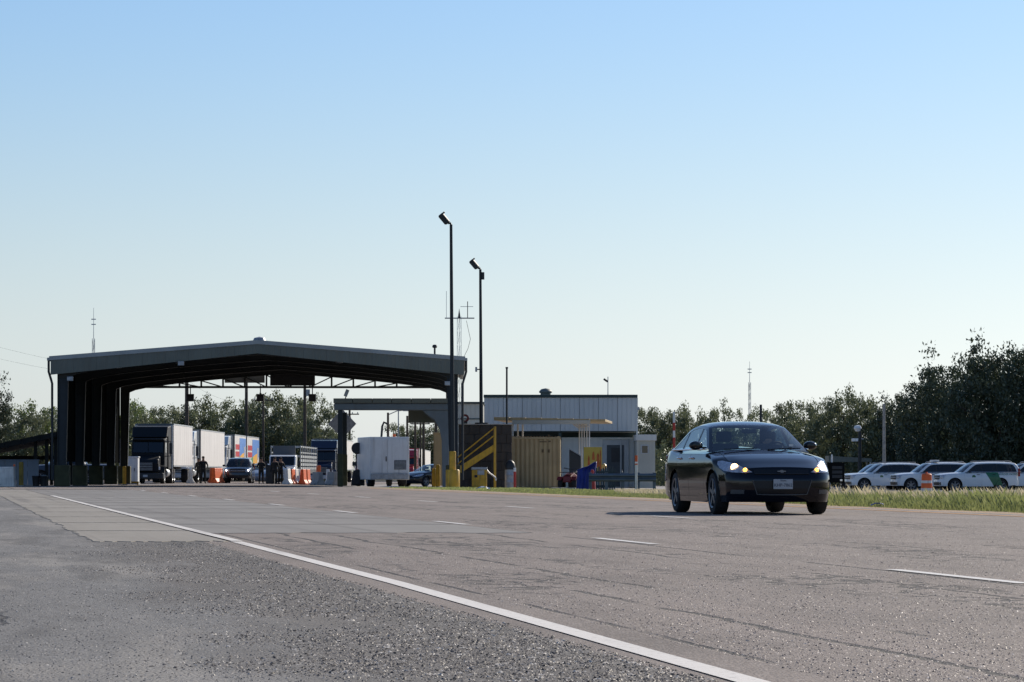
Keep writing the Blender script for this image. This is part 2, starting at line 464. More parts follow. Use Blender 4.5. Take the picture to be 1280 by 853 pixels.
def make_concrete(name, a, b, st):
    g = NG(name)
    oi = g.n.new('ShaderNodeObjectInfo')
    n1 = g.noise(g.vec(g.mul(g.off, 1.1), g.mul(g.y, 0.12)), 1.0, 6, 0.6)
    n2 = g.noise(g.pos, 14.0, 6, 0.7)
    c = g.col(n1, (0.35, a), (0.65, b))
    c = g.mix(g.mul(g.sm(0.45, 0.7, n2), 0.4), c, st)
    c = g.mix(g.mul(oi.outputs['Random'], 0.30), c, st)
    trk = g.noise(g.vec(g.mul(g.off, 3.2), g.mul(g.y, 0.03), 3.0), 1.0, 3)
    c = g.mix(g.mul(g.sm(0.52, 0.7, trk), 0.5), c, (0.10, 0.09, 0.08))
    bl = g.noise(g.vec(g.mul(g.off, 1.3), g.mul(g.y, 0.35), 4.0), 1.0, 7, 0.7)
    c = g.mix(g.mul(g.sm(0.50, 0.66, bl), 0.5), c, st)
    c = g.mix(g.mul(g.sm(0.66, 0.72, g.noise(g.pos, 24.0, 3, 0.7)), 0.6), c, (0.07, 0.065, 0.06))
    g.bump(n2, 0.004, 0.5)
    return g.fin(c, 0.8)
make_concrete('slab_concrete', (0.215, 0.200, 0.182), (0.265, 0.246, 0.222), (0.165, 0.150, 0.135))
make_concrete('shoulder_concrete', (0.28, 0.25, 0.205), (0.34, 0.305, 0.255), (0.21, 0.185, 0.15))
make_concrete('pad_concrete', (0.30, 0.275, 0.25), (0.36, 0.33, 0.30), (0.25, 0.22, 0.19))
def make_soil(name, a, b, c3):
    g = NG(name)
    n1 = g.noise(g.pos, 0.25, 8, 0.65); n2 = g.noise(g.pos, 8.0, 6, 0.75)
    c = g.col(n1, (0.3, a), (0.7, b))
    c = g.mix(g.mul(g.sm(0.45, 0.65, n2), 0.6), c, c3)
    g.bump(n2, 0.03, 0.7)
    return g.fin(c, 0.95)
make_soil('dry_ground', (0.12, 0.11, 0.06), (0.22, 0.18, 0.10), (0.09, 0.085, 0.045))
make_soil('median_soil', (0.15, 0.15, 0.06), (0.24, 0.20, 0.10), (0.11, 0.13, 0.045))
make_soil('sandy_edge', (0.38, 0.25, 0.15), (0.46, 0.33, 0.21), (0.28, 0.20, 0.13))
def make_line(name, colr, wear, thr):
    g = NG(name)
    w = g.noise(g.pos, 22.0, 8, 0.75); w2 = g.noise(g.vec(g.mul(g.off, 4.0), g.mul(g.y, 0.35)), 1.0, 5)
    c = g.mix(g.mul(g.sm(thr, thr + 0.12, w), wear), colr, (0.16, 0.14, 0.13))
    c = g.mix(g.mul(g.sm(0.5, 0.72, w2), wear * 0.6), c, (0.20, 0.18, 0.165))
    g.bump(w, 0.003, 0.4)
    return g.fin(c, 0.7)
make_line('road_white', (0.80, 0.75, 0.68), 0.6, 0.54)
make_line('dash_white', (0.76, 0.73, 0.68), 0.4, 0.60)
make_line('road_yellow', (0.66, 0.31, 0.06), 0.55, 0.54)

# ------------------------------------------------------------------ ground sheets
def sheet(name, m, us, vs, fn, dz, kind='structure', parent=None):
    """a grid over (u, v) laid on the ground; fn maps to x, y"""
    U, V = np.meshgrid(us, vs, indexing='ij')
    X, Y = fn(U, V); Z = gza(X, Y) + dz
    nu, nv = len(us), len(vs)
    co = np.stack([X, Y, Z], -1).reshape(-1, 3)
    idx = np.arange(nu * nv).reshape(nu, nv)
    f = np.stack([idx[:-1, :-1], idx[1:, :-1], idx[1:, 1:], idx[:-1, 1:]], -1).reshape(-1, 4)
    me = bpy.data.meshes.new(name)
    me.from_pydata(co.tolist(), [], f.tolist())
    me.materials.append(MATS[m])
    me.polygons.foreach_set('use_smooth', [True] * len(me.polygons))
    o = bpy.data.objects.new(name, me); COL.objects.link(o)
    if kind: o['kind'] = kind
    o.parent = parent
    return o
def L(a, b, st): return np.linspace(a, b, max(2, int(round((b - a) / st)) + 1))
OFF = lambda u, v: (u + TAN * v, v)
XY = lambda u, v: (u, v)
gx = np.unique(np.concatenate([[-3000, -1500, -700, -350, -200], L(-140, 160, 5), [220, 350, 700, 1500, 3000]]))
gy = np.unique(np.concatenate([[-400, -100], L(-40, 360, 5), [420, 520, 700, 1000, 1600, 2500, 4500]]))
sheet('ground', 'dry_ground', gx, gy, XY, -0.05)
sheet('plaza_pavement', 'chip_seal', L(-110, -11, 4), L(96, 420, 4), XY, -0.007)
road = sheet('road', 'chip_seal', np.array([2.5, 3.5, 6.65, 9, 11, 14, 16.9]), L(-30, 146, 4), OFF, 0.0)
sheet('road_shoulder', 'shoulder_asphalt', np.array([-60, -30, -12, -6, -2, 1.55, 2.5]), L(-30, 130, 4), OFF, 0.0)
sheet('sandy_verge', 'sandy_edge', np.array([16.9, 17.3, 17.8]), L(-30, 142, 4), OFF, -0.004)
sheet('median_ground', 'median_soil', L(17.8, 37.2, 2.2), L(-30, 146, 4), OFF, -0.006)
sheet('opposite_road', 'lot_asphalt', L(37.2, 46.5, 2), L(-30, 190, 4), OFF, -0.012)
sheet('service_pad', 'pad_concrete', L(-11, 22, 3), L(139, 300, 4), XY, -0.016)
sheet('parking_lot', 'lot_asphalt', L(46.5, 150, 4), L(100, 320, 4), OFF, -0.030)

# concrete lane panels, each its own slab
def slab(parent, o0, o1, y0, y1, m, z0=-0.02, z1=0.005, first=False, ragged=False):
    rj = lambda a: random.uniform(-a, a)
    pts = []
    n = 22
    jf = 0.30 if first else 0.05
    pts += [(o0 + (o1 - o0) * i / n, y0 + (rj(jf) if 0 <= i <= n else 0)) for i in range(n)]
    pts += [(o1 + rj(0.012), y0 + (y1 - y0) * i / 4) for i in range(4)]
    pts += [(o1 - (o1 - o0) * i / n, y1 + rj(0.05)) for i in range(n)]
    pts += [(o0 + rj(0.045 if ragged else 0.012), y1 - (y1 - y0) * i / 16) for i in range(16)]
    q = [rd(a, b) for a, b in pts]; N = len(q)
    mb = MB()
    mb.add([(x, y, gz(x, y) + z0) for x, y in q] + [(x, y, gz(x, y) + z1) for x, y in q],
           [tuple(range(N, 2 * N))] + [(i, (i + 1) % N, N + (i + 1) % N, N + i) for i in range(N)])
    return mb.build('slab', m, parent)
lane = sheet('concrete_lane', 'coarse_shoulder', np.array([1.45, 2.7, 4.5, 6.55]), L(38.4, 128, 4), OFF, 0.0015)
yy = 33.6; k = 0
while yy < 122:
    step = 5.9 + 0.25 * math.sin(k * 2.3)
    slab(lane, 1.42, 2.74, yy + 0.06, yy + step - 0.16, MATS['shoulder_concrete'], first=(k == 0), ragged=True)
    if k > 0: slab(lane, 2.78, 6.50, yy - 1.2, yy + step - 1.52, MATS['slab_concrete'], z1=0.004, first=(k == 1))
    yy += step; k += 1

def strip(parent, name, m, pts, w, dz):
    """a painted line through (offset, y) points"""
    mb = MB(); vs = []
    for o, y in pts:
        for s in (-w / 2, w / 2):
            x, yv = rd(o + s, y); vs.append((x, yv, gz(x, yv) + dz))
    mb.add(vs, [(2 * i, 2 * i + 1, 2 * i + 3, 2 * i + 2) for i in range(len(pts) - 1)])
    ob = mb.build(name, MATS[m], parent)
    return ob
strip(road, 'edge_line', 'road_white', [(2.60, 6), (2.65, 11.3), (2.78, 21.3), (2.815, 33.55)], 0.115, 0.004)
strip(lane, 'edge_line', 'road_white', [(2.83, y) for y in np.arange(33.6, 96, 4)], 0.115, 0.009)
for yc in (22.6, 33.8, 45.5, 57.6, 69.6, 81.5, 93.5, 105.5, 117.5):
    yl = 1.5
    o0 = 6.66 + (0.0 if yc > 30 else -0.03)
    strip(road, 'lane_dash', 'dash_white', [(o0, yc - yl), (o0, yc), (o0, yc + yl)], 0.11, 0.005)
for yc in (51.0, 64.6, 77.0, 89.0, 101, 113, 125):
    strip(road, 'lane_dash', 'dash_white', [(10.75, yc - 1.5), (10.75, yc), (10.75, yc + 1.5)], 0.11, 0.005)
strip(road, 'median_line', 'road_yellow', [(16.2, y) for y in np.arange(0, 136, 6)], 0.17, 0.005)

# ------------------------------------------------------------------ loose chippings and grass
def tri_mesh(name, co, tri, m, kind='stuff', label=None, cat=None):
    me = bpy.data.meshes.new(name)
    me.vertices.add(len(co)); me.vertices.foreach_set('co', co.astype(np.float32).ravel())
    me.loops.add(tri.size); me.loops.foreach_set('vertex_index', tri.astype(np.int32).ravel())
    me.polygons.add(len(tri)); me.polygons.foreach_set('loop_start', np.arange(0, tri.size, 3, dtype=np.int32))
    me.polygons.foreach_set('loop_total', np.full(len(tri), 3, dtype=np.int32))
    me.update(); me.validate()
    me.materials.append(m)
    o = bpy.data.objects.new(name, me); COL.objects.link(o)
    return tag(o, label, cat, None, kind)

def chip_mat(name, cols):
    g = NG(name)
    at = g.n.new('ShaderNodeTexWhiteNoise'); at.noise_dimensions = '3D'
    q = g.n.new('ShaderNodeVectorMath'); q.operation = 'SNAP'; q.inputs[1].default_value = (0.03, 0.03, 0.5)
    g.l.new(g.pos, q.inputs[0]); g.l.new(q.outputs[0], at.inputs['Vector'])
    c = g.col(at.outputs['Value'], *cols)
    return g.fin(c, 0.6)
chip_mat('stone_chip_mix', ((0.0, (0.11, 0.092, 0.083)), (0.45, (0.25, 0.208, 0.186)), (0.85, (0.32, 0.27, 0.245)), (1.0, (0.62, 0.57, 0.53))))
chip_mat('grey_chip_mix', ((0.0, (0.07, 0.066, 0.063)), (0.45, (0.18, 0.170, 0.160)), (0.85, (0.25, 0.238, 0.225)), (1.0, (0.52, 0.50, 0.47))))
chip_mat('coarse_chip_mix', ((0.0, (0.030, 0.027, 0.025)), (0.45, (0.11, 0.097, 0.086)), (0.85, (0.22, 0.20, 0.18)), (1.0, (0.62, 0.59, 0.55))))
def chips(name, n, test, m, label, s0=0.006, s1=0.015, ymax=46.0):
    # area of the wedge in view grows with y: draw y so that density thins with distance
    y = 9.5 * (ymax / 9.5) ** RNG.random(n)
    x = (RNG.random(n) - 0.5) * 0.40 * y
    off = x - TAN * y
    keep = test(off, x, y); x, y = x[keep], y[keep]; n = len(x)
    sz = s0 + (s1 - s0) * RNG.random(n) ** 2.2
    ang = RNG.random(n) * math.pi * 2
    co = np.zeros((n, 5, 3))
    for k in range(4):
        a = ang + k * math.pi / 2 + (RNG.random(n) - 0.5) * 0.9
        r = sz * (0.7 + 0.6 * RNG.random(n))
        co[:, k, 0] = x + np.cos(a) * r; co[:, k, 1] = y + np.sin(a) * r; co[:, k, 2] = -0.002
    co[:, 4, 0] = x + (RNG.random(n) - 0.5) * sz; co[:, 4, 1] = y + (RNG.random(n) - 0.5) * sz; co[:, 4, 2] = sz * (0.20 + 0.36 * RNG.random(n))
    b = np.arange(n)[:, None] * 5
    tri = np.concatenate([b + np.array([[0, 1, 4]]), b + np.array([[1, 2, 4]]), b + np.array([[2, 3, 4]]), b + np.array([[3, 0, 4]])], 1).reshape(-1, 3)
    return tri_mesh(name, co.reshape(-1, 3), tri, m, 'stuff', label, 'gravel')
fade = lambda o: np.sin(o * 9.1) + np.sin(o * 4.3 + 1)
chips('road_chippings', 150000, lambda o, x, y: (o > 2.95) & (o < 17) & ~((o > 2.5) & (o < 6.6) & (y > 32)), MATS['stone_chip_mix'], 'reddish stone chippings bound into the traffic lanes', 0.004, 0.011)
chips('shoulder_chippings', 100000, lambda o, x, y: (o < 1.6) & ~((o > 1.3) & (y > 33)), MATS['grey_chip_mix'], 'grey stone chippings over the near asphalt shoulder', 0.004, 0.010)
chips('coarse_chippings', 260000, lambda o, x, y: (o > 1.1 + 0.6 * np.sin(y * 0.7) * np.sin(y * 1.9) + RNG.random(len(o)) * 0.9) & (o < 2.55) & (y < 33), MATS['coarse_chip_mix'], 'coarse loose gravel beside the white edge line', 0.006, 0.014)

def grass(name, n, ys, os, hfun, m, label, wid=0.011, keep=None):
    o = os[0] + (os[1] - os[0]) * RNG.random(n); y = ys[0] + (ys[1] - ys[0]) * RNG.random(n)
    x = o + TAN * y
    ok = (x < 0.178 * y + 4) & (x > -0.06 * y)
    if keep is not None: ok &= keep(o, x, y)
    o, x, y = o[ok], x[ok], y[ok]; n = len(x)
    h = hfun(o, x, y, n); ok = h > 0.02
    o, x, y, h = o[ok], x[ok], y[ok], h[ok]; n = len(x)
    z = gza(x, y)
    a = RNG.random(n) * math.pi; w = wid * (0.6 + 0.9 * RNG.random(n))
    lx = (RNG.random(n) - 0.5) * 0.9 * h - 0.12 * h; ly = (RNG.random(n) - 0.5) * 0.9 * h
    co = np.zeros((n, 4, 3))
    co[:, 0] = np.stack([x - np.cos(a) * w, y - np.sin(a) * w, z - 0.03], 1)
    co[:, 1] = np.stack([x + np.cos(a) * w, y + np.sin(a) * w, z - 0.03], 1)
    co[:, 2] = np.stack([x + lx * 0.35 + np.cos(a) * w * 0.7, y + ly * 0.35 + np.sin(a) * w * 0.7, z + h * 0.6], 1)
    co[:, 3] = np.stack([x + lx, y + ly, z + h], 1)
    b = np.arange(n)[:, None] * 4
    tri = np.concatenate([b + np.array([[0, 1, 2]]), b + np.array([[0, 2, 3]])], 1).reshape(-1, 3)
    return tri_mesh(name, co.reshape(-1, 3), tri, m, 'stuff', label, 'grass')
def pat(x, y, f, s): return 0.5 + 0.25 * (np.sin(x * f + s) + np.sin(y * f * 0.8 + 2 * s + np.sin(x * f * 0.6)))
leaf_mat('grass_green', (0.17, 0.215, 0.055), (0.38, 0.39, 0.15), 0.6, 1.2)
leaf_mat('grass_dry', (0.45, 0.38, 0.23), (0.72, 0.63, 0.44), 0.6, 1.2)
def hg(o, x, y, n):
    edge = np.clip((o - 17.3 - 0.45 * pat(x, y, 1.3, 2.0)) / 1.2, 0, 1)
    p = np.clip(pat(x, y, 0.9, 0.3) * 0.5 + pat(x, y, 2.9, 1.1) * 0.4 + pat(x + 3.1 * np.sin(y * 0.9), y, 6.3, 2.1) * 0.5 - 0.2, 0.05, 1.3)
    near = 1 - 0.74 * sstep(56, 100, y)
    return edge ** 0.7 * near * (0.05 + 0.34 * p * RNG.random(n) ** 1.4 + 0.08 * RNG.random(n))
def hd(o, x, y, n):
    p = pat(x, y, 0.7, 4.0)
    return np.clip((o - 17.9 - 1.2 * pat(x, y, 0.5, 1.0)) / 2.2, 0, 1) * (0.12 + 0.40 * RNG.random(n) ** 1.7) * (0.45 + 0.8 * p) * (1 - 0.74 * sstep(62, 108, y) * np.where(x > 0.135 * y, 0.82, 1.0))
grass('median_grass', 230000, (46, 118), (17.1, 28), hg, MATS['grass_green'], 'green grass along the far edge of the road', 0.0075)
grass('far_median_grass', 60000, (100, 141), (17.2, 37), lambda o, x, y, n: hg(o, x, y, n) * 1.0, MATS['grass_green'], 'short green grass at the tip of the median', 0.016)
grass('dry_median_grass', 150000, (50, 135), (17.9, 37), hd, MATS['grass_dry'], 'dry straw coloured grass behind the green verge', 0.008, keep=lambda o, x, y: x > 0.03 * y)
# ------------------------------------------------------------------ passenger vehicles
def smooth_curve(pts, n=400, k=9):
    xs = np.array([p[0] for p in pts], float); zs = np.array([p[1] for p in pts], float)
    g = np.linspace(xs[0], xs[-1], n); v = np.interp(g, xs, zs)
    for _ in range(2):
        pv = np.concatenate([2 * v[0] - v[k:0:-1], v, 2 * v[-1] - v[-2:-k - 2:-1]])
        v = np.convolve(pv, np.ones(2 * k + 1) / (2 * k + 1), 'same')[k:-k]
    return lambda t: np.interp(t, g, v)

def wheel(root, loc, r, w, side, rim_mat, spokes=6, rim_r=0.7):
    """side +1: outer face towards +x"""
    hw = w / 2
    prof = [(r * rim_r, -hw * 0.9), (r * 0.86, -hw), (r * 0.95, -hw * 0.92), (r, -hw * 0.6), (r, hw * 0.6), (r * 0.95, hw * 0.92), (r * 0.86, hw), (r * rim_r, hw * 0.9)]
    t = MB().lathe(prof, (0, 0, 0), 'x', 28, closed=True).build('wheel', MATS['black_rubber'], root, smooth=True)
    t.location = loc
    m = MB(); rr = r * rim_r; o = side * hw
    MB().lathe([(rr * 0.97, o * 0.60), (rr * 0.92, o * 0.35), (0.001, o * 0.30)], (0, 0, 0), 'x', 24).build('wheel_dish', MATS['dark_interior'], t, smooth=True)
    m.lathe([(rr * 1.01, o * 0.92), (rr * 0.99, o * 1.0), (rr * 0.90, o * 0.90), (rr * 0.92, o * 0.60)], (0, 0, 0), 'x', 28, closed=True)
    for i in range(spokes):
        a = 2 * math.pi * i / spokes
        M = Matrix.Rotation(a, 4, 'X')
        m.obox(M @ Vector((o * 0.72, 0, rr * 0.5)), (hw * 0.3, rr * 0.26, rr * 0.95), M)
    m.lathe([(rr * 0.2, o * 0.5), (rr * 0.2, o * 0.92), (rr * 0.001, o * 0.95)], (0, 0, 0), 'x', 14)
    m.build('rim', rim_mat, t, smooth=True)
    return t

def make_car(name, c, paint, label, cat, group=None, glass='car_glass', rim='alloy', res=1.0, detail=True):
    root = thing(name, (0, 0, 0), label, cat, group)
    y0, y1, wb, wr = c['y0'], c['y1'], c['wb'], c['wr']
    zt_c = smooth_curve(c['top'], k=7); W = c['W']
    prof_f = smooth_curve(c['front'], k=5); prof_r = smooth_curve(c['rear'], k=5)
    zb_c = smooth_curve(c['bot'], k=5)
    belt = c['belt']
    def wid(y, z):
        w = W - c.get('tk', 0.30) * max(0, z - c['zw']) ** 1.5 - 0.20 * max(0, min(c['zw'], 0.62) - 0.1 - z) ** 1.6
        w *= 1 - 0.10 * float(sstep(y0 + 1.1, y0 - 0.1, np.float64(y)) if False else np.clip((y0 + 0.95 - y) / 0.95, 0, 1) ** 2) - 0.08 * float(np.clip((y - (y1 - 0.8)) / 0.8, 0, 1) ** 2)
        return w
    def zt(y, b): return float(zt_c(y)) + c.get('crown', 0.03) * (1 - b * b) - c['drop'] * abs(b) ** 5
    def offF(x, z): return 0.10 * (x / 0.9) ** 2 + c['wrap'] * max(0, (abs(x) - W * 0.55) / (W * 0.4)) ** 2.2 + float(prof_f(z))
    def offR(x, z): return -(0.07 * (x / 0.9) ** 2 + 0.2 * max(0, (abs(x) - W * 0.6) / (W * 0.4)) ** 2.2 + float(prof_r(z)))
    def P(a, b, cc):
        yn = y0 + (y1 - y0) * a
        z = float(zb_c(yn)) + (zt(yn, b) - float(zb_c(yn))) * cc
        x = b * wid(yn, z)
        fa = max(0, 1 - a / 0.22); fa = fa * fa * (3 - 2 * fa)
        fb = max(0, 1 - (1 - a) / 0.2); fb = fb * fb * (3 - 2 * fb)
        return Vector((x, yn + offF(x, z) * fa + offR(x, z) * fb, z))
    def surf_front(x, z):
        """y of the skin seen from the front at x, z"""
        b = min(1, abs(x) / wid(y0, z))
        if z <= zt(y0, b): return y0 + offF(x, z)
        lo, hi = y0, y0 + 1.4
        for _ in range(24):
            mid = (lo + hi) / 2
            if zt(mid, min(1, abs(x) / wid(mid, z))) < z: lo = mid
            else: hi = mid
        a = (lo - y0) / (y1 - y0); fa = max(0, 1 - a / 0.22); fa = fa * fa * (3 - 2 * fa)
        return lo + offF(x, z) * fa
    na, nb, nc = int(110 * res), int(22 * res), int(18 * res)
    V = {}; faces = []
    arch = [(0.0, wr, c['arch']), (wb, wr, c['arch'])]
    def vid(i, j, k):
        if (i, j, k) not in V:
            V[(i, j, k)] = P(i / na, -1 + 2 * j / nb, k / nc)
        return (i, j, k)
    for i in range(na):
        for j in range(nb): faces.append(('top', [vid(i, j, nc), vid(i + 1, j, nc), vid(i + 1, j + 1, nc), vid(i, j + 1, nc)]))
        for k in range(nc):
            for j in (0, nb): faces.append(('side', [vid(i, j, k), vid(i + 1, j, k), vid(i + 1, j, k + 1), vid(i, j, k + 1)]))
    for j in range(nb):
        for k in range(nc):
            faces.append(('front', [vid(0, j, k), vid(0, j + 1, k), vid(0, j + 1, k + 1), vid(0, j, k + 1)]))
            faces.append(('rear', [vid(na, j, k), vid(na, j + 1, k), vid(na, j + 1, k + 1), vid(na, j, k + 1)]))
    # wheel arches
    keep = []; push = {}
    for s, f in faces:
        if s == 'side':
            drop = False
            for (cy, cz, r) in arch:
                ins = [((V[q].y - cy) ** 2 + (V[q].z - cz) ** 2) ** 0.5 < r for q in f]
                if all(ins): drop = True
                elif any(ins):
                    for q, t in zip(f, ins):
                        if t: push[q] = (cy, cz, r)
            if drop: continue
        keep.append((s, f))
    for q, (cy, cz, r) in push.items():
        v = V[q]; d = Vector((v.y - cy, v.z - cz)); d = d.normalized() * r if d.length > 1e-5 else Vector((0, r))
        V[q] = Vector((v.x, cy + d.x, max(cz + d.y, float(zb_c(v.y)) - 0.02)))
    parts = {}
    D = c['doors']
    for s, f in keep:
        ce = sum((V[q] for q in f), Vector()) / 4
        sd_ = 'l' if ce.x > 0 else 'r'
        if s == 'front' or (ce.y < y0 + 0.62 and ce.z < c['hood_z'] and s == 'side'): n = 'front_bumper'
        elif s == 'rear' or (ce.y > y1 - 0.55 and ce.z < c['hood_z'] and s == 'side'): n = 'rear_bumper'
        elif s == 'top' and ce.y < c['cowl'] and abs(ce.x) < W * 0.80: n = 'hood'
        elif s == 'top' and ce.y > c['deck'] and abs(ce.x) < W * 0.78: n = 'trunk_lid'
        elif s == 'side' and D[0] < ce.y < D[1] and ce.z > 0.30: n = 'door|f' + sd_
        elif s == 'side' and D[1] < ce.y < D[2] and ce.z > 0.30: n = 'door|r' + sd_
        elif ce.y < D[0]: n = 'fender|' + sd_
        elif ce.z < 0.30 and s == 'side' and D[0] < ce.y < D[2]: n = 'sill|' + sd_
        else: n = 'quarter_panel|' + sd_
        parts.setdefault(n, []).append(f)
    objs = {}
    for n, fl in parts.items():
        ids = {}; vs = []; fs = []
        for f in fl:
            for q in f:
                if q not in ids: ids[q] = len(vs); vs.append(V[q].copy())
            fs.append(tuple(ids[q] for q in f))
        if n.split('|')[0] in ('door', 'hood', 'trunk_lid'):
            ce = sum(vs, Vector()) / len(vs)
            for v in vs:
                v.y = ce.y + (v.y - ce.y) * 0.990
                if n[:4] == 'door': v.z = ce.z + (v.z - ce.z) * 0.988
                else: v.x *= 0.988
        mb = MB().add(vs, fs)
        objs[n] = mb.build(n.split('|')[0], paint, root, smooth='all')
    # cabin
    O = c['cabin']; kA, kR = c['kA'], c['kR']
    xs = lambda z: c['cx'] - c['ct'] * (z - belt)
    Od = []; tags = []
    for i in range(len(O) - 1):
        for q in range(4):
            t = q / 4; p0 = O[max(i - 1, 0)]; p1 = O[i]; p2 = O[i + 1]; p3 = O[min(i + 2, len(O) - 1)]
            cr = [0.5 * (2 * p1[e] + (p2[e] - p0[e]) * t + (2 * p0[e] - 5 * p1[e] + 4 * p2[e] - p3[e]) * t * t + (3 * p1[e] - p0[e] - 3 * p2[e] + p3[e]) * t ** 3) for e in (0, 1)]
            Od.append(cr); tags.append(i + t)
    Od.append(list(O[-1])); tags.append(len(O) - 1)
    nv = 18
    def rowpt(i, t):
        y, z = Od[i]; k = tags[i]; u = 1 - abs(t) ** 2.6
        if k <= kA: dy = -(0.20 - 0.09 * k / kA) * u; dz = 0.03 * u * k / kA
        elif k <= kR: w_ = (k - kA) / (kR - kA); dy = -0.11 * u * (1 - w_) + 0.07 * u * w_; dz = 0.03 * u + 0.022 * u * math.sin(math.pi * min(1, max(0, w_)))
        else: dy = (0.07 + 0.05 * (k - kR)) * u; dz = 0.03 * u
        ex = abs(t) ** 1.0
        return Vector((xs(z) * t, y + dy, z + dz - 0.02 * abs(t) ** 10))
    def cabin_grid(n, m, rows, t0, t1, lift=0.0, sm='all', nn=nv):
        vs = []; fs = []
        for i in rows:
            for j in range(nn + 1):
                v = rowpt(i, t0 + (t1 - t0) * j / nn); vs.append((v.x, v.y, v.z + lift))
        for i in range(len(rows) - 1):
            for j in range(nn): fs.append((i * (nn + 1) + j, i * (nn + 1) + j + 1, (i + 1) * (nn + 1) + j + 1, (i + 1) * (nn + 1) + j))
        return MB().add(vs, fs).build(n, m, root, smooth=sm)
    ra = [i for i, k in enumerate(tags) if k <= kA + 1e-6]; rr_ = [i for i, k in enumerate(tags) if kA - 1e-6 <= k <= kR + 1e-6]; rb = [i for i, k in enumerate(tags) if k >= kR - 1e-6]
    tg = 0.93
    cabin_grid('windshield', MATS[glass], ra, -tg, tg)
    cabin_grid('roof', paint, rr_, -1, 1)
    cabin_grid('rear_window', MATS[glass if not c.get('dark_rear') else 'dark_glass'], rb, -0.86, 0.86)
    for sg in (-1, 1):
        cabin_grid('windshield_pillar', paint, ra, sg * tg, sg * 1.0, nn=3)
        cabin_grid('rear_pillar', paint, rb, sg * 0.86, sg * 1.0, nn=3)
        # side frame between the outer outline and the window opening
        cy = c['ccy']; I = []
        for i, (y, z) in enumerate(Od):
            I.append((cy + (y - cy) * c.get('isx', 0.915), max(belt + 0.012, belt + (z - belt) * c.get('isz', 0.87) - 0.012)))
        vs = []; fs = []; n_ = len(Od)
        for i in range(n_):
            v = rowpt(i, sg * 1.0); vs.append((v.x, v.y, v.z)); vs.append((sg * (xs(I[i][1]) + 0.004), I[i][0], I[i][1]))
        for i in range(n_ - 1): fs.append((2 * i, 2 * i + 1, 2 * i + 3, 2 * i + 2))
        MB().add(vs, fs).build('window_frame', paint, root, smooth='all')
        # panes
        bounds = [(-9, c['pil'][0] - 0.045), (c['pil'][0] + 0.045, c['pil'][1] - 0.03), (c['pil'][1] + 0.03, 99)]
        iy = [p[0] for p in I]
        for (b0, b1) in bounds:
            g = np.linspace(max(b0, min(iy)), min(b1, max(iy)), 14)
            up = [max([p[1] for p in [I[np.argmin([abs(q[0] - yq) for q in I])]]]) for yq in g]
            # upper outline by interpolation over the part of I that is single valued in y
            o_ = np.argsort(iy); up = np.interp(g, np.array(iy)[o_], np.array([p[1] for p in I])[o_])
            vs = []; fs = []
            for yq, u in zip(g, up):
                u = max(u, belt + 0.014)
                vs.append((sg * (xs(belt) - 0.004), yq, belt + 0.004)); vs.append((sg * (xs(u) - 0.004), yq, u + 0.008))
            for i in range(len(g) - 1): fs.append((2 * i, 2 * i + 2, 2 * i + 3, 2 * i + 1))
            MB().add(vs, fs).build('side_window', MATS[c.get('side_glass', glass)], root, smooth='all')
        for py in c['pil']:
            u = float(np.interp(py, np.array(iy)[np.argsort(iy)], np.array([p[1] for p in I])[np.argsort(iy)]))
            w_ = 0.05 if py == c['pil'][0] else 0.035
            m = MB(); vs = []
            for (zz, lean) in ((belt, 0), (u + 0.01, 0.0)):
                for dx in (0.0, -0.02):
                    for dy in (-w_, w_): vs.append((sg * (xs(zz) + dx), py + dy, zz))
            m.add(vs, [(0, 1, 5, 4), (2, 3, 7, 6), (0, 2, 6, 4), (1, 3, 7, 5)])
            m.build('door_pillar', MATS['black_plastic'], root)
        if detail:
            pts = [(sg * (xs(belt) + 0.022), y, belt + 0.004) for y in np.linspace(I[0][0] - 0.02, I[-1][0] + 0.02, 8)]
            MB().tube(pts, 0.013, 6).build('belt_trim', MATS['chrome'], root, smooth=True)
    # inside
    ib = belt - 0.42
    bp(root, 'floor_pan', MATS['black_plastic'], -W * 0.86, W * 0.86, y0 + 0.35, y1 - 0.3, c['bot'][1][1] - 0.0, c['bot'][1][1] + 0.10, 0)
    for (cy, cz, r) in arch:
        m = MB(); vs = []; fs = []; n_ = 14
        for sx in (-W * 0.93, -W * 0.60, W * 0.60, W * 0.93):
            for i in range(n_ + 1):
                a = math.pi * i / n_; vs.append((sx, cy + math.cos(a) * (r + 0.004), max(0.2, cz + math.sin(a) * (r + 0.004))))
        for s0 in (0, 2):
            for i in range(n_): fs.append((s0 * (n_ + 1) + i, s0 * (n_ + 1) + i + 1, (s0 + 1) * (n_ + 1) + i + 1, (s0 + 1) * (n_ + 1) + i))
        fs.append(tuple(n_ + 1 + i for i in range(n_ + 1))); fs.append(tuple(2 * (n_ + 1) + i for i in range(n_ + 1)))
        m.add(vs, fs).build('wheel_well', MATS['black_plastic'], root)
    dash_y = c['cabin'][0][0] + 0.30
    bp(root, 'dashboard', MATS['dark_interior'], -xs(belt) + 0.06, xs(belt) - 0.06, dash_y - 0.15, dash_y + 0.30, belt - 0.30, belt - 0.02, 0.04)
    sy = c['seat']
    for sx in (-0.37, 0.37):
        bp(root, 'seat_back', MATS['seat_cloth'], sx - 0.24, sx + 0.24, sy, sy + 0.14, ib, belt + 0.10, 0.05)
        bp(root, 'headrest', MATS['seat_cloth'], sx - 0.13, sx + 0.13, sy + 0.06, sy + 0.15, belt + 0.13, belt + 0.30, 0.04)
    bp(root, 'rear_seat', MATS['seat_cloth'], -0.62, 0.62, sy + 0.95, sy + 1.1, ib, belt + 0.02, 0.05)
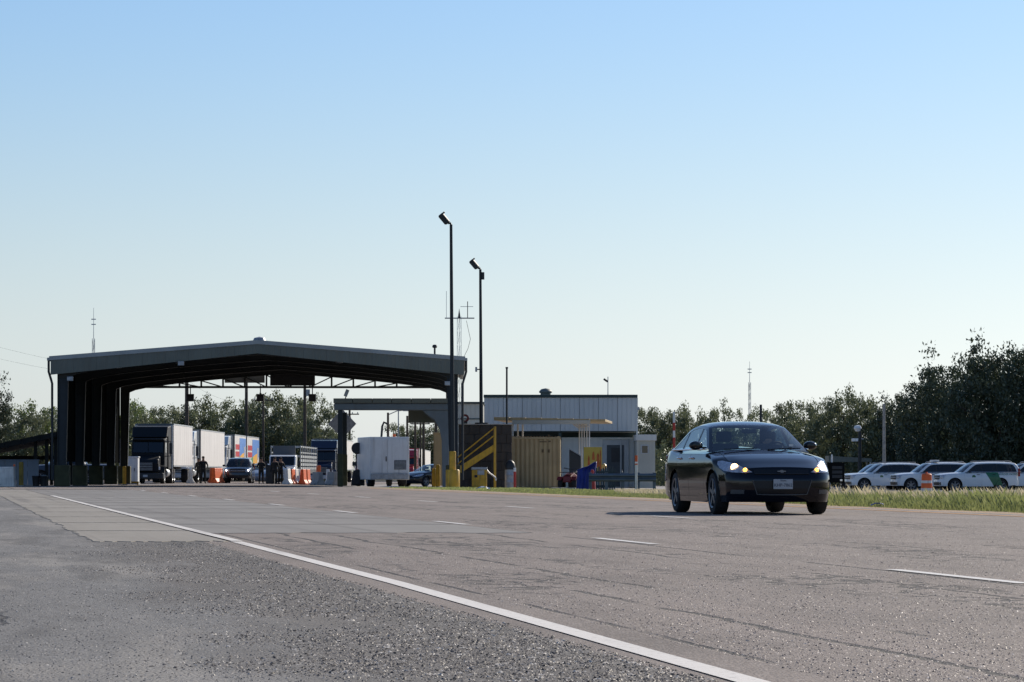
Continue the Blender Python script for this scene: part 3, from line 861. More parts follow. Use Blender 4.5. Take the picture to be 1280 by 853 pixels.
    for sx in (-1, 1):
        wheel(root, (sx * (W - 0.125), 0, wr), wr, c['tw'], sx, MATS[rim], c.get('spokes', 6))
        wheel(root, (sx * (W - 0.125), wb, wr), wr, c['tw'], sx, MATS[rim], c.get('spokes', 6))
        # mirrors
        my = c['mirror'][0]; mz = c['mirror'][1]; x0_ = xs(mz) if mz > belt else W * 0.93
        m = MB().lathe([(0.001, -0.055), (0.055, -0.05), (0.085, -0.01), (0.09, 0.04), (0.085, 0.055)], (0, 0, 0), 'y', 14)
        m.v = [(sx * (x0_ + 0.17) + v[0] * 1.25, my + v[1], mz + v[2] * 0.82) for v in m.v]
        mo = m.build('side_mirror', MATS.get(c.get('mirror_mat', ''), paint), root, smooth=True)
        bp(root, 'mirror_arm', MATS['black_plastic'], min(sx * (x0_ - 0.05), sx * (x0_ + 0.1)), max(sx * (x0_ - 0.05), sx * (x0_ + 0.1)), my, my + 0.05, mz - 0.05, mz - 0.02, 0.008)
        # handles
        for hy in c['handles']:
            zz = c['handle_z']; xw = wid(hy, zz)
            m = MB().tube([(sx * (xw - 0.01), hy - 0.11, zz), (sx * (xw + 0.022), hy - 0.07, zz + 0.004), (sx * (xw + 0.024), hy + 0.07, zz + 0.004), (sx * (xw - 0.01), hy + 0.11, zz)], 0.016, 8)
            m.build('door_handle', MATS[c.get('handle_mat', 'chrome')], root, smooth=True)
        # head lamps
        hl = c['headlight']
        ring = [(sx * x, z) for x, z in hl]
        cx_ = sum(p[0] for p in ring) / len(ring); cz_ = sum(p[1] for p in ring) / len(ring)
        def lens(scale_list, dome, off):
            vs = []; fs = []; n_ = len(ring)
            for k_, sc in enumerate(scale_list):
                for (x, z) in ring:
                    xx = cx_ + (x - cx_) * sc; zz = cz_ + (z - cz_) * sc
                    vs.append((xx, surf_front(xx, zz) + off - dome * (1 - sc * sc), zz))
            for k_ in range(len(scale_list) - 1):
                for i in range(n_): fs.append((k_ * n_ + i, k_ * n_ + (i + 1) % n_, (k_ + 1) * n_ + (i + 1) % n_, (k_ + 1) * n_ + i))
            fs.append(tuple((len(scale_list) - 1) * n_ + i for i in range(n_)))
            return MB().add(vs, fs)
        hlo = lens([1.0, 0.7, 0.4, 0.15], 0.006, -0.020).build('headlight', MATS['lamp_bowl'], root, smooth='all')
        lens([1.02, 0.75, 0.45, 0.15], 0.014, -0.030).build('lens', MATS['clear_lens'], hlo, smooth='all')
        if c.get('lit'):
            bx_, bz_ = c['lit']; yb = surf_front(sx * bx_, bz_)
            m = MB().lathe([(0.001, -0.022), (0.040, -0.018), (0.062, 0.0), (0.05, 0.02)], (sx * bx_, yb - 0.026, bz_), 'y', 14)
            m.build('bulb', MATS[c.get('bulbs', ('lamp_lit', 'lamp_amber'))[0]], hlo, smooth=True)
            bx2, bz2 = c['signal']; yb = surf_front(sx * bx2, bz2)
            m = MB().lathe([(0.001, -0.02), (0.025, -0.014), (0.033, 0.004), (0.02, 0.02)], (sx * bx2, yb - 0.026, bz2), 'y', 12)
            m.build('signal_bulb', MATS[c.get('bulbs', ('lamp_lit', 'lamp_amber'))[1]], hlo, smooth=True)
        tl = c['tail']
        bp(root, 'tail_light', MATS['tail_red'], min(sx * tl[0], sx * tl[1]), max(sx * tl[0], sx * tl[1]), tl[2], tl[3], tl[4], tl[5], 0.02)
    return root, surf_front, wid

mat('lamp_bowl', (0.62, 0.63, 0.66), 0.3, 0.15, var=0.35, scale=16)
mat('lamp_lit', (1, 0.9, 0.75), 0.4, var=0, emit=(1.0, 0.62, 0.26, 6.0))
mat('lamp_amber', (1, 0.5, 0.1), 0.4, var=0, emit=(1.0, 0.48, 0.06, 5.0))
mat('lamp_pale', (1, 0.97, 0.9), 0.4, var=0, emit=(0.95, 0.95, 1.0, 9.0))
mat('tail_red', (0.30, 0.012, 0.012), 0.25, var=0.05)
mat('black_paint', (0.004, 0.005, 0.010), 0.4, var=0.0, coat=1.0, spec=0.0)
MATS['black_paint'].node_tree.nodes['Principled BSDF'].inputs['Coat IOR'].default_value = 1.48
mat('grille_black', (0.008, 0.008, 0.009), 0.5, var=0.1)
mat('plate_white', (0.42, 0.44, 0.46), 0.5, var=0.08)
mat('plate_ink', (0.02, 0.03, 0.06), 0.6, var=0)

SEDAN = dict(y0=-0.98, y1=4.10, wb=2.81, wr=0.335, W=0.925, tw=0.225, zw=0.80, tk=0.75, arch=0.385, drop=0.055, wrap=0.30, belt=1.035, crown=0.035,
    top=[(-0.98, 0.715), (-0.85, 0.775), (-0.6, 0.85), (-0.2, 0.915), (0.3, 0.975), (0.7, 1.01), (1.2, 1.02), (2.8, 1.03), (3.2, 1.06), (3.7, 1.08), (4.0, 1.065), (4.1, 1.03)],
    front=[(0.15, 0.14), (0.22, 0.075), (0.30, 0.03), (0.40, 0.0), (0.56, 0.0), (0.63, 0.03), (0.68, 0.065), (0.74, 0.10), (0.8, 0.15), (1.2, 0.2)],
    rear=[(0.15, 0.12), (0.3, 0.03), (0.5, 0.0), (0.7, 0.03), (0.9, 0.06), (1.1, 0.12)],
    bot=[(-0.98, 0.20), (-0.4, 0.20), (0.3, 0.19), (2.5, 0.20), (3.3, 0.24), (4.1, 0.30)],
    hood_z=0.63, cowl=0.52, deck=3.30, doors=(0.55, 1.70, 2.62),
    cabin=[(0.60, 1.00), (0.85, 1.125), (1.12, 1.26), (1.36, 1.375), (1.50, 1.42), (1.80, 1.448), (2.15, 1.452), (2.50, 1.428), (2.78, 1.375), (3.0, 1.28), (3.25, 1.165), (3.50, 1.06)],
    kA=4, kR=8, cx=0.81, ct=0.46, ccy=1.92, pil=(1.72, 2.66), seat=1.42, mirror=(0.98, 1.10), mirror_mat='', handles=(1.52, 2.46), handle_z=0.90,
    headlight=[(0.47, 0.668), (0.54, 0.715), (0.63, 0.775), (0.72, 0.825), (0.80, 0.852), (0.855, 0.845), (0.875, 0.80), (0.87, 0.735), (0.84, 0.69), (0.76, 0.668), (0.62, 0.66)],
    lit=(0.70, 0.745), signal=(0.575, 0.705), tail=(0.48, 0.80, 3.93, 4.07, 0.80, 0.96), spokes=5)
car, sfront, swid = make_car('sedan', SEDAN, MATS['black_paint'], 'black four door sedan with lit headlights driving towards the camera', 'car')
# grille, emblem, intake, plate, fog lamps, wipers
m = MB(); vs = []; fs = []
gx_ = np.linspace(-0.44, 0.44, 19)
for z in (0.648, 0.668, 0.690, 0.712):
    for x in gx_: vs.append((x, sfront(x, z) - 0.006, z))
for i in range(3):
    for j in range(18): fs.append((i * 19 + j, i * 19 + j + 1, (i + 1) * 19 + j + 1, (i + 1) * 19 + j))
gr = m.add(vs, fs).build('grille', MATS['grille_black'], car)
MB().tube([(x, sfront(x, 0.642) - 0.012, 0.642) for x in gx_], 0.007, 6).build('trim_bar', MATS['dark_metal'], gr, smooth=True)
ye = sfront(0, 0.68) - 0.016
bow = [(-0.085, -0.012), (-0.03, -0.012), (-0.02, -0.030), (0.03, -0.030), (0.038, -0.012), (0.085, -0.012), (0.075, 0.014), (0.03, 0.014), (0.02, 0.030), (-0.03, 0.030), (-0.038, 0.014), (-0.095, 0.014)]
MB().prism([(x * 0.8, 0.682 + z * 0.72) for x, z in bow], 'y', ye - 0.008, ye + 0.006).build('emblem', MATS['alloy'], car)
outl = [(-0.46, 0.535), (0.46, 0.535), (0.40, 0.335), (-0.40, 0.335)]
m = MB(); vs = []; fs = []
for z in np.linspace(0.335, 0.535, 6):
    hw = 0.40 + (z - 0.335) / 0.2 * 0.06
    for j in range(19):
        x = -hw + 2 * hw * j / 18; vs.append((x, sfront(x, z) - 0.006, z))
for i in range(5):
    for j in range(18): fs.append((i * 19 + j, i * 19 + j + 1, (i + 1) * 19 + j + 1, (i + 1) * 19 + j))
it = m.add(vs, fs).build('lower_intake', MATS['grille_black'], car)
pth = [(-0.475, 0.548), (-0.40, 0.322), (-0.2, 0.316), (0, 0.315), (0.2, 0.316), (0.40, 0.322), (0.475, 0.548)]
mat('dull_trim', (0.10, 0.105, 0.11), 0.4, 0.3, var=0.1)
MB().tube([(x, sfront(x, z) - 0.010, z) for x, z in pth], 0.010, 6).build('intake_trim', MATS['dull_trim'], it, smooth=True)
py_ = y_pl = sfront(0, 0.5) - 0.035
pl = MB().box(-0.155, 0.155, py_ - 0.006, py_ + 0.006, 0.405, 0.560).build('licence_plate', MATS['plate_white'], car, bev=0.004)
text('plate_number', 'KHP-7862', 0.070, MATS['plate_ink'], pl, (0, py_ - 0.008, 0.465), (R(90), 0, 0), 0.001)
text('plate_state', 'TEXAS', 0.034, MATS['plate_ink'], pl, (0, py_ - 0.008, 0.535), (R(90), 0, 0), 0.001)
for sx in (-1, 1):
    m = MB(); vs = []; fs = []
    for z in (0.33, 0.36, 0.395):
        for j in range(7):
            x = sx * (0.60 + 0.18 * j / 6); vs.append((x, sfront(x, z) - 0.008, z))
    for i in range(2):
        for j in range(6): fs.append((i * 7 + j, i * 7 + j + 1, (i + 1) * 7 + j + 1, (i + 1) * 7 + j))
    m.add(vs, fs).build('fog_lamp', MATS['dull_trim'], car)
    wx = 0.10 if sx > 0 else -0.62
    MB().tube([(wx, 0.42, 1.03), (wx + 0.25, 0.44, 1.045), (wx + 0.56, 0.52, 1.05)], 0.010, 6).build('wiper', MATS['black_plastic'], car, smooth=True)
o = MB().lathe([(0.185, -0.014), (0.185, 0.014), (0.155, 0.014), (0.155, -0.014)], (0.37, 0.0, 0.0), 'y', 20, closed=True).build('steering_wheel', MATS['dark_interior'], car, smooth=True)
o.location = (0, 1.02, 1.00); o.rotation_euler = (R(22), 0, 0)
bp(car, 'rear_view_mirror', MATS['black_plastic'], -0.12, 0.12, 1.28, 1.32, 1.30, 1.37, 0.015)
bp(car, 'inspection_sticker', MATS['white_clean'], 0.50, 0.57, 0.62, 0.625, 1.085, 1.12, 0)
car.location = (4.07, 54.6, 0.0); car.rotation_euler = (0, 0, TH)

# white patrol vehicles
SUV = dict(y0=-0.95, y1=4.22, wb=2.95, wr=0.40, W=1.00, tw=0.27, zw=0.85, arch=0.48, drop=0.05, wrap=0.16, belt=1.22, crown=0.03,
    top=[(-0.95, 1.05), (-0.8, 1.10), (-0.4, 1.14), (0.2, 1.17), (0.6, 1.19), (1.2, 1.20), (4.0, 1.20), (4.22, 1.20)],
    front=[(0.2, 0.12), (0.4, 0.02), (0.55, 0.0), (0.7, 0.02), (0.85, 0.05), (1.0, 0.06), (1.1, 0.10), (1.6, 0.1)],
    rear=[(0.2, 0.10), (0.4, 0.0), (0.7, 0.0), (0.9, 0.05), (1.3, 0.07)],
    bot=[(-0.95, 0.36), (-0.4, 0.34), (0.3, 0.33), (2.5, 0.33), (3.4, 0.36), (4.22, 0.42)],
    hood_z=0.80, cowl=0.55, deck=9.0, doors=(0.62, 1.72, 2.70),
    cabin=[(0.55, 1.20), (0.80, 1.40), (1.02, 1.58), (1.22, 1.71), (1.40, 1.775), (2.0, 1.81), (2.8, 1.82), (3.5, 1.80), (3.92, 1.755), (4.06, 1.62), (4.15, 1.42), (4.20, 1.22)],
    kA=4, kR=8, cx=0.93, ct=0.36, ccy=2.2, isx=0.90, isz=0.88, pil=(1.74, 2.72), seat=1.5, mirror=(0.90, 1.28), handles=(1.5, 2.5), handle_z=1.06, mirror_mat='black_plastic', handle_mat='black_plastic',
    headlight=[(0.60, 0.82), (0.60, 1.00), (0.75, 1.04), (0.90, 1.04), (0.93, 0.95), (0.92, 0.83), (0.75, 0.80)],
    tail=(0.80, 0.97, 4.08, 4.20, 0.95, 1.45), dark_rear=True, side_glass='dark_glass', spokes=6)
def suv_front(root, sf, gm):
    m = MB(); vs = []; fs = []
    for z in np.linspace(0.76, 1.02, 5):
        for j in range(9):
            x = -0.56 + 1.12 * j / 8; vs.append((x, sf(x, z) - 0.008, z))
    for i in range(4):
        for j in range(8): fs.append((i * 9 + j, i * 9 + j + 1, (i + 1) * 9 + j + 1, (i + 1) * 9 + j))
    g = m.add(vs, fs).build('grille', MATS[gm], root)
    MB().tube([(x, sf(x, 0.89) - 0.02, 0.89) for x in np.linspace(-0.56, 0.56, 7)], 0.03, 6).build('grille_bar', MATS['steel'], g, smooth=True)
    m = MB(); vs = []; fs = []
    for z in (0.40, 0.52, 0.60):
        for j in range(9):
            x = -0.75 + 1.5 * j / 8; vs.append((x, sf(x, z) - 0.008, z))
    for i in range(2):
        for j in range(8): fs.append((i * 9 + j, i * 9 + j + 1, (i + 1) * 9 + j + 1, (i + 1) * 9 + j))
    m.add(vs, fs).build('lower_intake', MATS['grille_black'], root)
mat('fleet_white', (0.80, 0.81, 0.81), 0.3, var=0.03, coat=0.6)
mat('fleet_green', (0.012, 0.14, 0.055), 0.35, var=0.05, coat=0.4)
mat('roof_bar', (0.25, 0.26, 0.28), 0.4, 0.4, var=0.1)
suvA, sfA, swA = make_car('patrol_suv', SUV, MATS['fleet_white'], 'white patrol SUV with a green diagonal stripe, rightmost in the row behind the grass', 'car', 'white patrol vehicles parked behind the grass', glass='car_glass', rim='alloy', res=0.6)
suv_front(suvA, sfA, 'grille_black')
for sx in (-1, 1):
    MB().tube([(sx * 0.68, 1.5, 1.85), (sx * 0.68, 1.6, 1.90), (sx * 0.68, 3.6, 1.90), (sx * 0.68, 3.7, 1.84)], 0.025, 6).build('roof_rail', MATS['roof_bar'], suvA, smooth=True)
bare = copy_tree(suvA)       # without stripe and lettering
# stripe on both sides, a skin 6 mm proud of the doors
for sx in (-1, 1):
    vs = []; fs = []; n_ = 8
    for i in range(n_ + 1):
        z = 0.40 + (1.20 - 0.40) * i / n_
        sh = 0.85 * (1.20 - z)
        for yq in (1.95 + sh * 0.75, 2.75 + sh * 0.45):
            vs.append((sx * (swA(yq, z) + 0.008), yq, z))
    for i in range(n_): fs.append((2 * i, 2 * i + 1, 2 * i + 3, 2 * i + 2))
    MB().add(vs, fs).build('stripe', MATS['fleet_green'], suvA)
    text('lettering', 'BORDER PATROL', 0.17, MATS['fleet_green'], suvA, (sx * (swA(3.45, 1.06) + 0.01), 3.45, 1.08), (R(90), 0, R(90) * sx), 0.002)
    cp(suvA, 'door_badge', MATS['fleet_green'], (sx * (swA(1.2, 0.95) - 0.02), 1.2, 0.92), (sx * (swA(1.2, 0.95) + 0.006), 1.2, 0.92), 0.12, n=14)
def park(o, px, d, deg, label, group=None):
    return place(o, G(px, d), R(deg), label, group)
# reference point is the front axle: shift so that px is the vehicle's front end
park(suvA, 1188, 213, -80, suvA['label'])
PG = 'white patrol vehicles parked behind the grass'
suvB = copy_tree(bare); park(suvB, 1133, 222, -79, 'white patrol SUV with a roof light bar, half hidden behind the striped orange drum', PG)
bp(suvB, 'light_bar', MATS['white_plastic'], -0.55, 0.55, 1.75, 2.05, 1.89, 2.02, 0.03)
suvC = copy_tree(bare); park(suvC, 1075, 231, -78, 'white patrol SUV with dark side windows, leftmost complete one in the row behind the grass', PG)
for sx in (-1, 1):
    cp(suvC, 'door_badge', MATS['fleet_green'], (sx * (swA(1.2, 0.95) - 0.02), 1.2, 0.92), (sx * (swA(1.2, 0.95) + 0.006), 1.2, 0.92), 0.12, n=14)
suvD = copy_tree(bare); park(suvD, 1068, 241, -78, 'white patrol SUV of which only nose and roof show behind the leftmost one', PG)
place(bare, G(1252, 224), R(-79), 'white patrol SUV cut by the right picture edge, behind the green striped one', PG)

# dark SUV and silver car waiting beyond the canopy
mat('dark_blue_paint', (0.012, 0.016, 0.028), 0.25, var=0, coat=0.8)
mat('silver_paint', (0.45, 0.47, 0.49), 0.3, 0.5, var=0.02, coat=0.5)
suvq, sfQ, swQ = make_car('dark_suv', dict(SUV, lit=(0.78, 0.93), signal=(0.66, 0.86), bulbs=('lamp_pale', 'lamp_bowl')), MATS['dark_blue_paint'], 'dark blue SUV with lit headlights waiting between the white truck and the officers', 'car', res=0.6, glass='dark_glass')
suv_front(suvq, sfQ, 'grille_black')
place(suvq, G(297.5, 249), R(1), suvq['label'])
silv = make_car('silver_sedan', dict(SEDAN, lit=None), MATS['silver_paint'], 'silver sedan half hidden behind the dark SUV and an officer', 'car', res=0.6, detail=False)[0]
place(silv, G(325, 258), R(1), silv['label'])
dk = make_car('dark_sedan', dict(SEDAN, lit=None), MATS['black_paint'], 'dark car parked against the right side of the white equipment truck', 'car', res=0.6, detail=False)[0]
place(dk, G(520, 226), R(-40), dk['label'])
mat('shade_blue', (0.05, 0.08, 0.13), 0.5, var=0.05)  # pale pickup darkened to blue, its shade put into the paint
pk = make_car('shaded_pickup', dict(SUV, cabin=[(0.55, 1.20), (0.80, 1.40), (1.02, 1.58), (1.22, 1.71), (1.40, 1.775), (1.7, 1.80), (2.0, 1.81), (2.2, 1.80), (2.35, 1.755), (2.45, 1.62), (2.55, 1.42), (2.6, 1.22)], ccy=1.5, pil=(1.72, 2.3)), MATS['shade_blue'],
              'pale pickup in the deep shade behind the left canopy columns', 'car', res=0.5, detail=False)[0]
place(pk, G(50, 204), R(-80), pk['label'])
# ------------------------------------------------------------------ the big canopy
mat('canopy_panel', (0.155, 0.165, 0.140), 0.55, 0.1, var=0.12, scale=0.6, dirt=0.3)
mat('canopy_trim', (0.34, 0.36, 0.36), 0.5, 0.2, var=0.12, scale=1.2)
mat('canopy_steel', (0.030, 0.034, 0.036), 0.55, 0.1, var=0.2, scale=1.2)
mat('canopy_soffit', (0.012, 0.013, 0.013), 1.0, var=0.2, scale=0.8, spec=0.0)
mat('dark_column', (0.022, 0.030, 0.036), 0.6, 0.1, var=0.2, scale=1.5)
mat('shaded_yellow', (0.055, 0.055, 0.024), 0.8, var=0.3, scale=3)  # yellow darkened, the shade under the roofs put into the colour
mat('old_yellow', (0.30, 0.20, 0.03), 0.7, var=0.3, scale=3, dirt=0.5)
mat('sign_grey', (0.30, 0.33, 0.36), 0.5, 0.1, var=0.1)
mat('sign_dark', (0.02, 0.021, 0.026), 0.5, var=0.1)
CD = 158.0
can = thing('checkpoint_canopy', G(322, CD), 'large dark steel drive-through canopy with a low gabled roof', 'canopy', rz=R(1.2))
HW = 9.5; DEP = 32.0; EZ, RZ = 5.93, 6.68
def roofz(x): return RZ - (RZ - EZ) * abs(x) / HW
# roof panels: standing seam sheets, each a piece
n_pan = 16
for side in (-1, 1):
    for i in range(n_pan):
        a0, a1 = DEP * i / n_pan, DEP * (i + 1) / n_pan - 0.012
        m = MB(); xs_ = (0.0, side * HW)
        vs = []
        for (yy_, up) in ((a0, 0.05), (a0 + 0.05, 0.05), (a0 + 0.051, 0.0), (a1, 0.0)):
            for x in xs_: vs.append((x, yy_, roofz(x) + up))
        vs2 = [(x, y, z - 0.06) for x, y, z in vs]
        k = len(vs); fs = [(2 * q, 2 * q + 1, 2 * q + 3, 2 * q + 2) for q in range(3)] + [(k + 2 * q, k + 2 * q + 2, k + 2 * q + 3, k + 2 * q + 1) for q in range(3)]
        fs += [(0, 2, 4, 6, k + 6, k + 4, k + 2, k), (1, k + 1, k + 3, k + 5, k + 7, 7, 5, 3), (0, k, k + 1, 1), (6, 7, k + 7, k + 6)]
        m.add(vs + vs2, fs).build('roof_panel', MATS['canopy_trim'], can)
    # front fascia of upright ribbed sheets and the pale rake trim above it
    nf = 9
    for i in range(nf):
        x0, x1 = side * HW * i / nf, side * (HW * (i + 1) / nf - 0.006)
        lo = lambda x: roofz(x) - 0.18 - (0.38 + 0.24 * abs(x) / HW)
        hi = lambda x: roofz(x) - 0.135
        m = MB(); vs = []; nr = 8
        for q in range(nr + 1):
            x = x0 + (x1 - x0) * q / nr; yq = -0.10 - (0.018 if q % 2 else 0.0)
            vs += [(x, yq, lo(x)), (x, yq, hi(x))]
        vs += [(v[0], -0.06, v[2]) for v in vs]
        k = 2 * (nr + 1)
        fs = [(2 * q, 2 * q + 2, 2 * q + 3, 2 * q + 1) for q in range(nr)] + [(k + 2 * q, k + 2 * q + 1, k + 2 * q + 3, k + 2 * q + 2) for q in range(nr)]
        fs += [(2 * q, k + 2 * q, k + 2 * q + 2, 2 * q + 2) for q in range(nr)]
        m.add(vs, fs).build('fascia_panel', MATS['canopy_panel'], can)
    MB().prism([(0, roofz(0) - 0.13), (side * (HW + 0.06), roofz(HW) - 0.135), (side * (HW + 0.06), roofz(HW) + 0.055), (0, roofz(0) + 0.055)], 'y', -0.15, -0.02).build('rake_trim', MATS['canopy_trim'], can)
    # eave gutter and downspout
    bp(can, 'gutter', MATS['canopy_trim'], side * (HW + 0.08) - 0.08, side * (HW + 0.08) + 0.08, -0.12, DEP, EZ - 0.15, EZ - 0.01, 0.02)
    MB().tube([(side * (HW + 0.10), 0.06, EZ - 0.1), (side * (HW + 0.10), 0.06, EZ - 0.65), (side * (HW - 0.02), 0.06, EZ - 1.05), (side * (HW - 0.06), 0.06, EZ - 1.2), (side * (HW - 0.06), 0.06, 0.3)], 0.055, 8).build('downspout', MATS['canopy_steel'], can, smooth=True)
MB().lathe([(0.26, 0.0), (0.30, 0.08), (0.24, 0.2), (0.001, 0.26)], (0.05, 0.6, RZ - 0.02), 'z', 14).build('ridge_vent', MATS['galvanised'], can, smooth=True)
cp(can, 'roof_pipe', MATS['dark_metal'], (8.15, 1.0, roofz(8.15) - 0.05), (8.15, 1.0, roofz(8.15) + 0.40), 0.045); MB().lathe([(0.09, 0), (0.12, 0.06), (0.09, 0.14), (0.001, 0.16)], (8.15, 1.0, roofz(8.15) + 0.38), 'z', 10).build('pipe_cap', MATS['dark_metal'], can, smooth=True)
# rigid frames
for fy in (0.35, 8.1, 15.9, 23.7, 31.5):
    for side in (-1, 1):
        xo = side * 9.22; ti = side * 8.75; bi = side * 8.86
        # tapered column with flanges
        m = MB().prism([(xo, 0.55), (bi, 0.55), (ti, 5.05), (xo, 5.05)], 'y', fy - 0.035, fy + 0.035)
        m.prism([(xo, 0.55), (xo - side * 0.03, 0.55), (xo - side * 0.03, 5.6), (xo, 5.6)], 'y', fy - 0.14, fy + 0.14)
        m.prism([(bi, 0.55), (bi - side * 0.03, 0.55), (ti - side * 0.03, 5.05), (ti, 5.05)], 'y', fy - 0.14, fy + 0.14)
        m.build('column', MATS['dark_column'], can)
        bp(can, 'column_base', MATS['shaded_yellow'], min(xo + side * 0.12, bi - side * 0.2), max(xo + side * 0.12, bi - side * 0.2), fy - 0.32, fy + 0.32, 0.0, 0.98, 0.03)
        top = lambda x: roofz(x) - 0.22
        low = lambda x: 5.05 + 1.05 * (1 - abs(x) / 8.75) ** 0.62 if abs(x) < 8.75 else 5.05
        xs_ = [side * q for q in (0, 1.5, 3, 4.5, 6, 7, 7.8, 8.4, 8.75, 9.22)]
        poly = [(x, top(x)) for x in xs_] + [(x, low(x)) for x in xs_[::-1]]
        m = MB().prism(poly, 'y', fy - 0.04, fy + 0.04)
        for i in range(len(xs_) - 1):
            xa, xb = xs_[i], xs_[i + 1]
            m.prism([(xa, low(xa)), (xb, low(xb)), (xb, low(xb) - 0.03), (xa, low(xa) - 0.03)], 'y', fy - 0.13, fy + 0.13)
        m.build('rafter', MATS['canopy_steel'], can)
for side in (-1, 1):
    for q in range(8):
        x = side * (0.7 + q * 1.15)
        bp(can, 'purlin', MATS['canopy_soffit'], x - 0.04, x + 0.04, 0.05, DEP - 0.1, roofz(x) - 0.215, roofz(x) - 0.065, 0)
# side wall sheeting high on the left, hanging between the frames
for i in range(10):
    y0_, y1_ = 3.0 + i * 2.85, 3.0 + (i + 1) * 2.85 - 0.005
    m = MB(); vs = []; nr = 10
    for q in range(nr + 1):
        yq = y0_ + (y1_ - y0_) * q / nr; xq = -9.27 - (0.03 if q % 2 else 0)
        vs += [(xq, yq, 1.15), (xq, yq, 5.7)]
    vs += [(v[0] + 0.02, v[1], v[2]) for v in vs]; k = 2 * (nr + 1)
    m.add(vs, [(2 * q, 2 * q + 2, 2 * q + 3, 2 * q + 1) for q in range(nr)] + [(k + 2 * q, k + 2 * q + 1, k + 2 * q + 3, k + 2 * q + 2) for q in range(nr)])
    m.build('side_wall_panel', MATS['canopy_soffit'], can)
# rear truss
ty = DEP - 0.15; cz = 5.34
bp(can, 'truss_chord', MATS['canopy_steel'], -8.7, 8.7, ty - 0.06, ty + 0.06, cz - 0.06, cz + 0.06, 0)
low = lambda x: 5.05 + 1.05 * (1 - min(1, abs(x) / 8.75)) ** 0.62
px_l = [-7.2, -6.0, -4.8, -3.6, -2.4, -1.2, 0.0, 1.2, 2.4, 3.6, 4.8, 6.0, 7.2]
for i, x in enumerate(px_l):
    if low(x) > cz + 0.1: bp(can, 'truss_post', MATS['canopy_steel'], x - 0.05, x + 0.05, ty - 0.05, ty + 0.05, cz + 0.06, low(x) + 0.05, 0)
    if i < len(px_l) - 1:
        x2 = px_l[i + 1]
        a, b = (x, low(x)), (x2, cz)
        if x2 > 0.1: a, b = (x, cz), (x2, low(x2))
        if max(low(x), low(x2)) > cz + 0.2: cp(can, 'truss_brace', MATS['canopy_steel'], (a[0], ty, a[1]), (b[0], ty, b[1]), 0.035, n=6)
S190 = F / (CD + DEP)
def loc_x(px): return (px - (550 + (322 - 550) * CD / (CD + DEP))) / S190
bp(can, 'lane_sign', MATS['sign_grey'], loc_x(281), loc_x(331), ty + 0.10, ty + 0.16, 5.58, 6.15, 0.01)
bp(can, 'lane_sign', MATS['sign_grey'], loc_x(205), loc_x(252), ty + 0.10, ty + 0.16, 5.72, 5.95, 0.01)
bp(can, 'lane_sign', MATS['sign_dark'], loc_x(338), loc_x(394), ty - 0.18, ty - 0.10, 5.42, 6.15, 0.01)
for px in (190, 262, 452, 520):      # lamps under the roof
    x = loc_x(px) * 0.9
    m = MB().lathe([(0.05, 0.25), (0.06, 0.12), (0.19, 0.0), (0.17, -0.03), (0.001, -0.05)], (x, 4.0, roofz(x) - 0.55), 'z', 12).build('high_bay_lamp', MATS['galvanised'], can, smooth=True)
for (x, yf, z) in ((-8.6, 0.0, 4.95), (5.4 - 8.9, -0.15, roofz(3.5) - 0.75), (8.75, 0.05, 4.75)):
    bp(can, 'floodlight', MATS['galvanised'], x - 0.14, x + 0.14, yf - 0.16, yf - 0.02, z - 0.10, z + 0.10, 0.02)
# boxes hung from the rear truss
for px, lab in ((238, 'small black signal box hung in front of a pole, leftmost under the rear truss'), (325.5, 'small black signal box hung under the middle of the rear truss'), (390.5, 'small black signal box hung right of the dark sign panel')):
    d = CD + DEP + 1.5; s = F / d
    t = thing('lane_signal', (PX(px, d), d, PZ(502, d)), lab, 'signal box', 'signal boxes hung from the canopy truss')
    bp(t, 'housing', MATS['sign_dark'], -0.20, 0.20, -0.12, 0.12, 0.0, 0.40, 0.015)
    bp(t, 'visor', MATS['sign_dark'], -0.22, 0.22, -0.26, -0.12, 0.37, 0.41, 0.005)
    cp(t, 'hanger', MATS['dark_metal'], (0, 0, 0.4), (0, 0, PZ(484, d) - PZ(502, d) + 0.1), 0.03, n=6)

# ------------------------------------------------------------------ lower canopy on the right
mat('beam_blue', (0.15, 0.18, 0.20), 0.5, 0.1, var=0.12, scale=1.5, dirt=0.25)
lowc = thing('lane_canopy', G(490, 162), 'low flat blue-grey canopy on a slim column below the big one', 'canopy', rz=R(1))
s = F / 162
lx = lambda px: (px - 490) / s
bp(lowc, 'gutter_beam', MATS['beam_blue'], lx(417.5), lx(562), -0.10, 0.25, 3.60, 3.93, 0.05)
npan = 6
for i in range(npan):
    x0, x1 = lx(417) + (lx(563) - lx(417)) * i / npan, lx(417) + (lx(563) - lx(417)) * (i + 1) / npan - 0.02
    bp(lowc, 'roof_panel', MATS['canopy_panel'], x0, x1, -0.22, 7.0, 3.94, 4.16, 0.015)
for yv in (0.1, 6.6):
    bp(lowc, 'column', MATS['dark_column'], lx(422.3), lx(428.3), yv - 0.1, yv + 0.1, 0, 3.6, 0.015)
    bp(lowc, 'column_sleeve', MATS['shaded_yellow'], lx(421.8), lx(428.8), yv - 0.12, yv + 0.12, 0.02, 1.55, 0.015)
    m = MB().prism([(lx(561), 0), (lx(553), 0), (lx(552), 2.2), (lx(549), 2.75), (lx(543), 3.15), (lx(532), 3.45), (lx(528), 3.6), (lx(561), 3.6)], 'y', yv - 0.11, yv + 0.11)
    m.build('curved_bracket_column', MATS['beam_blue'], lowc, bev=0.02)
bp(lowc, 'rear_fascia', MATS['canopy_panel'], lx(508), lx(549), 6.9, 7.05, 3.1, 3.93, 0.01)
m = MB().obox((lx(433), 0.2, 4.42), (0.16, 0.12, 0.34), Matrix.Rotation(R(22), 4, 'Y')).build('floodlight', MATS['galvanised'], lowc, bev=0.02)
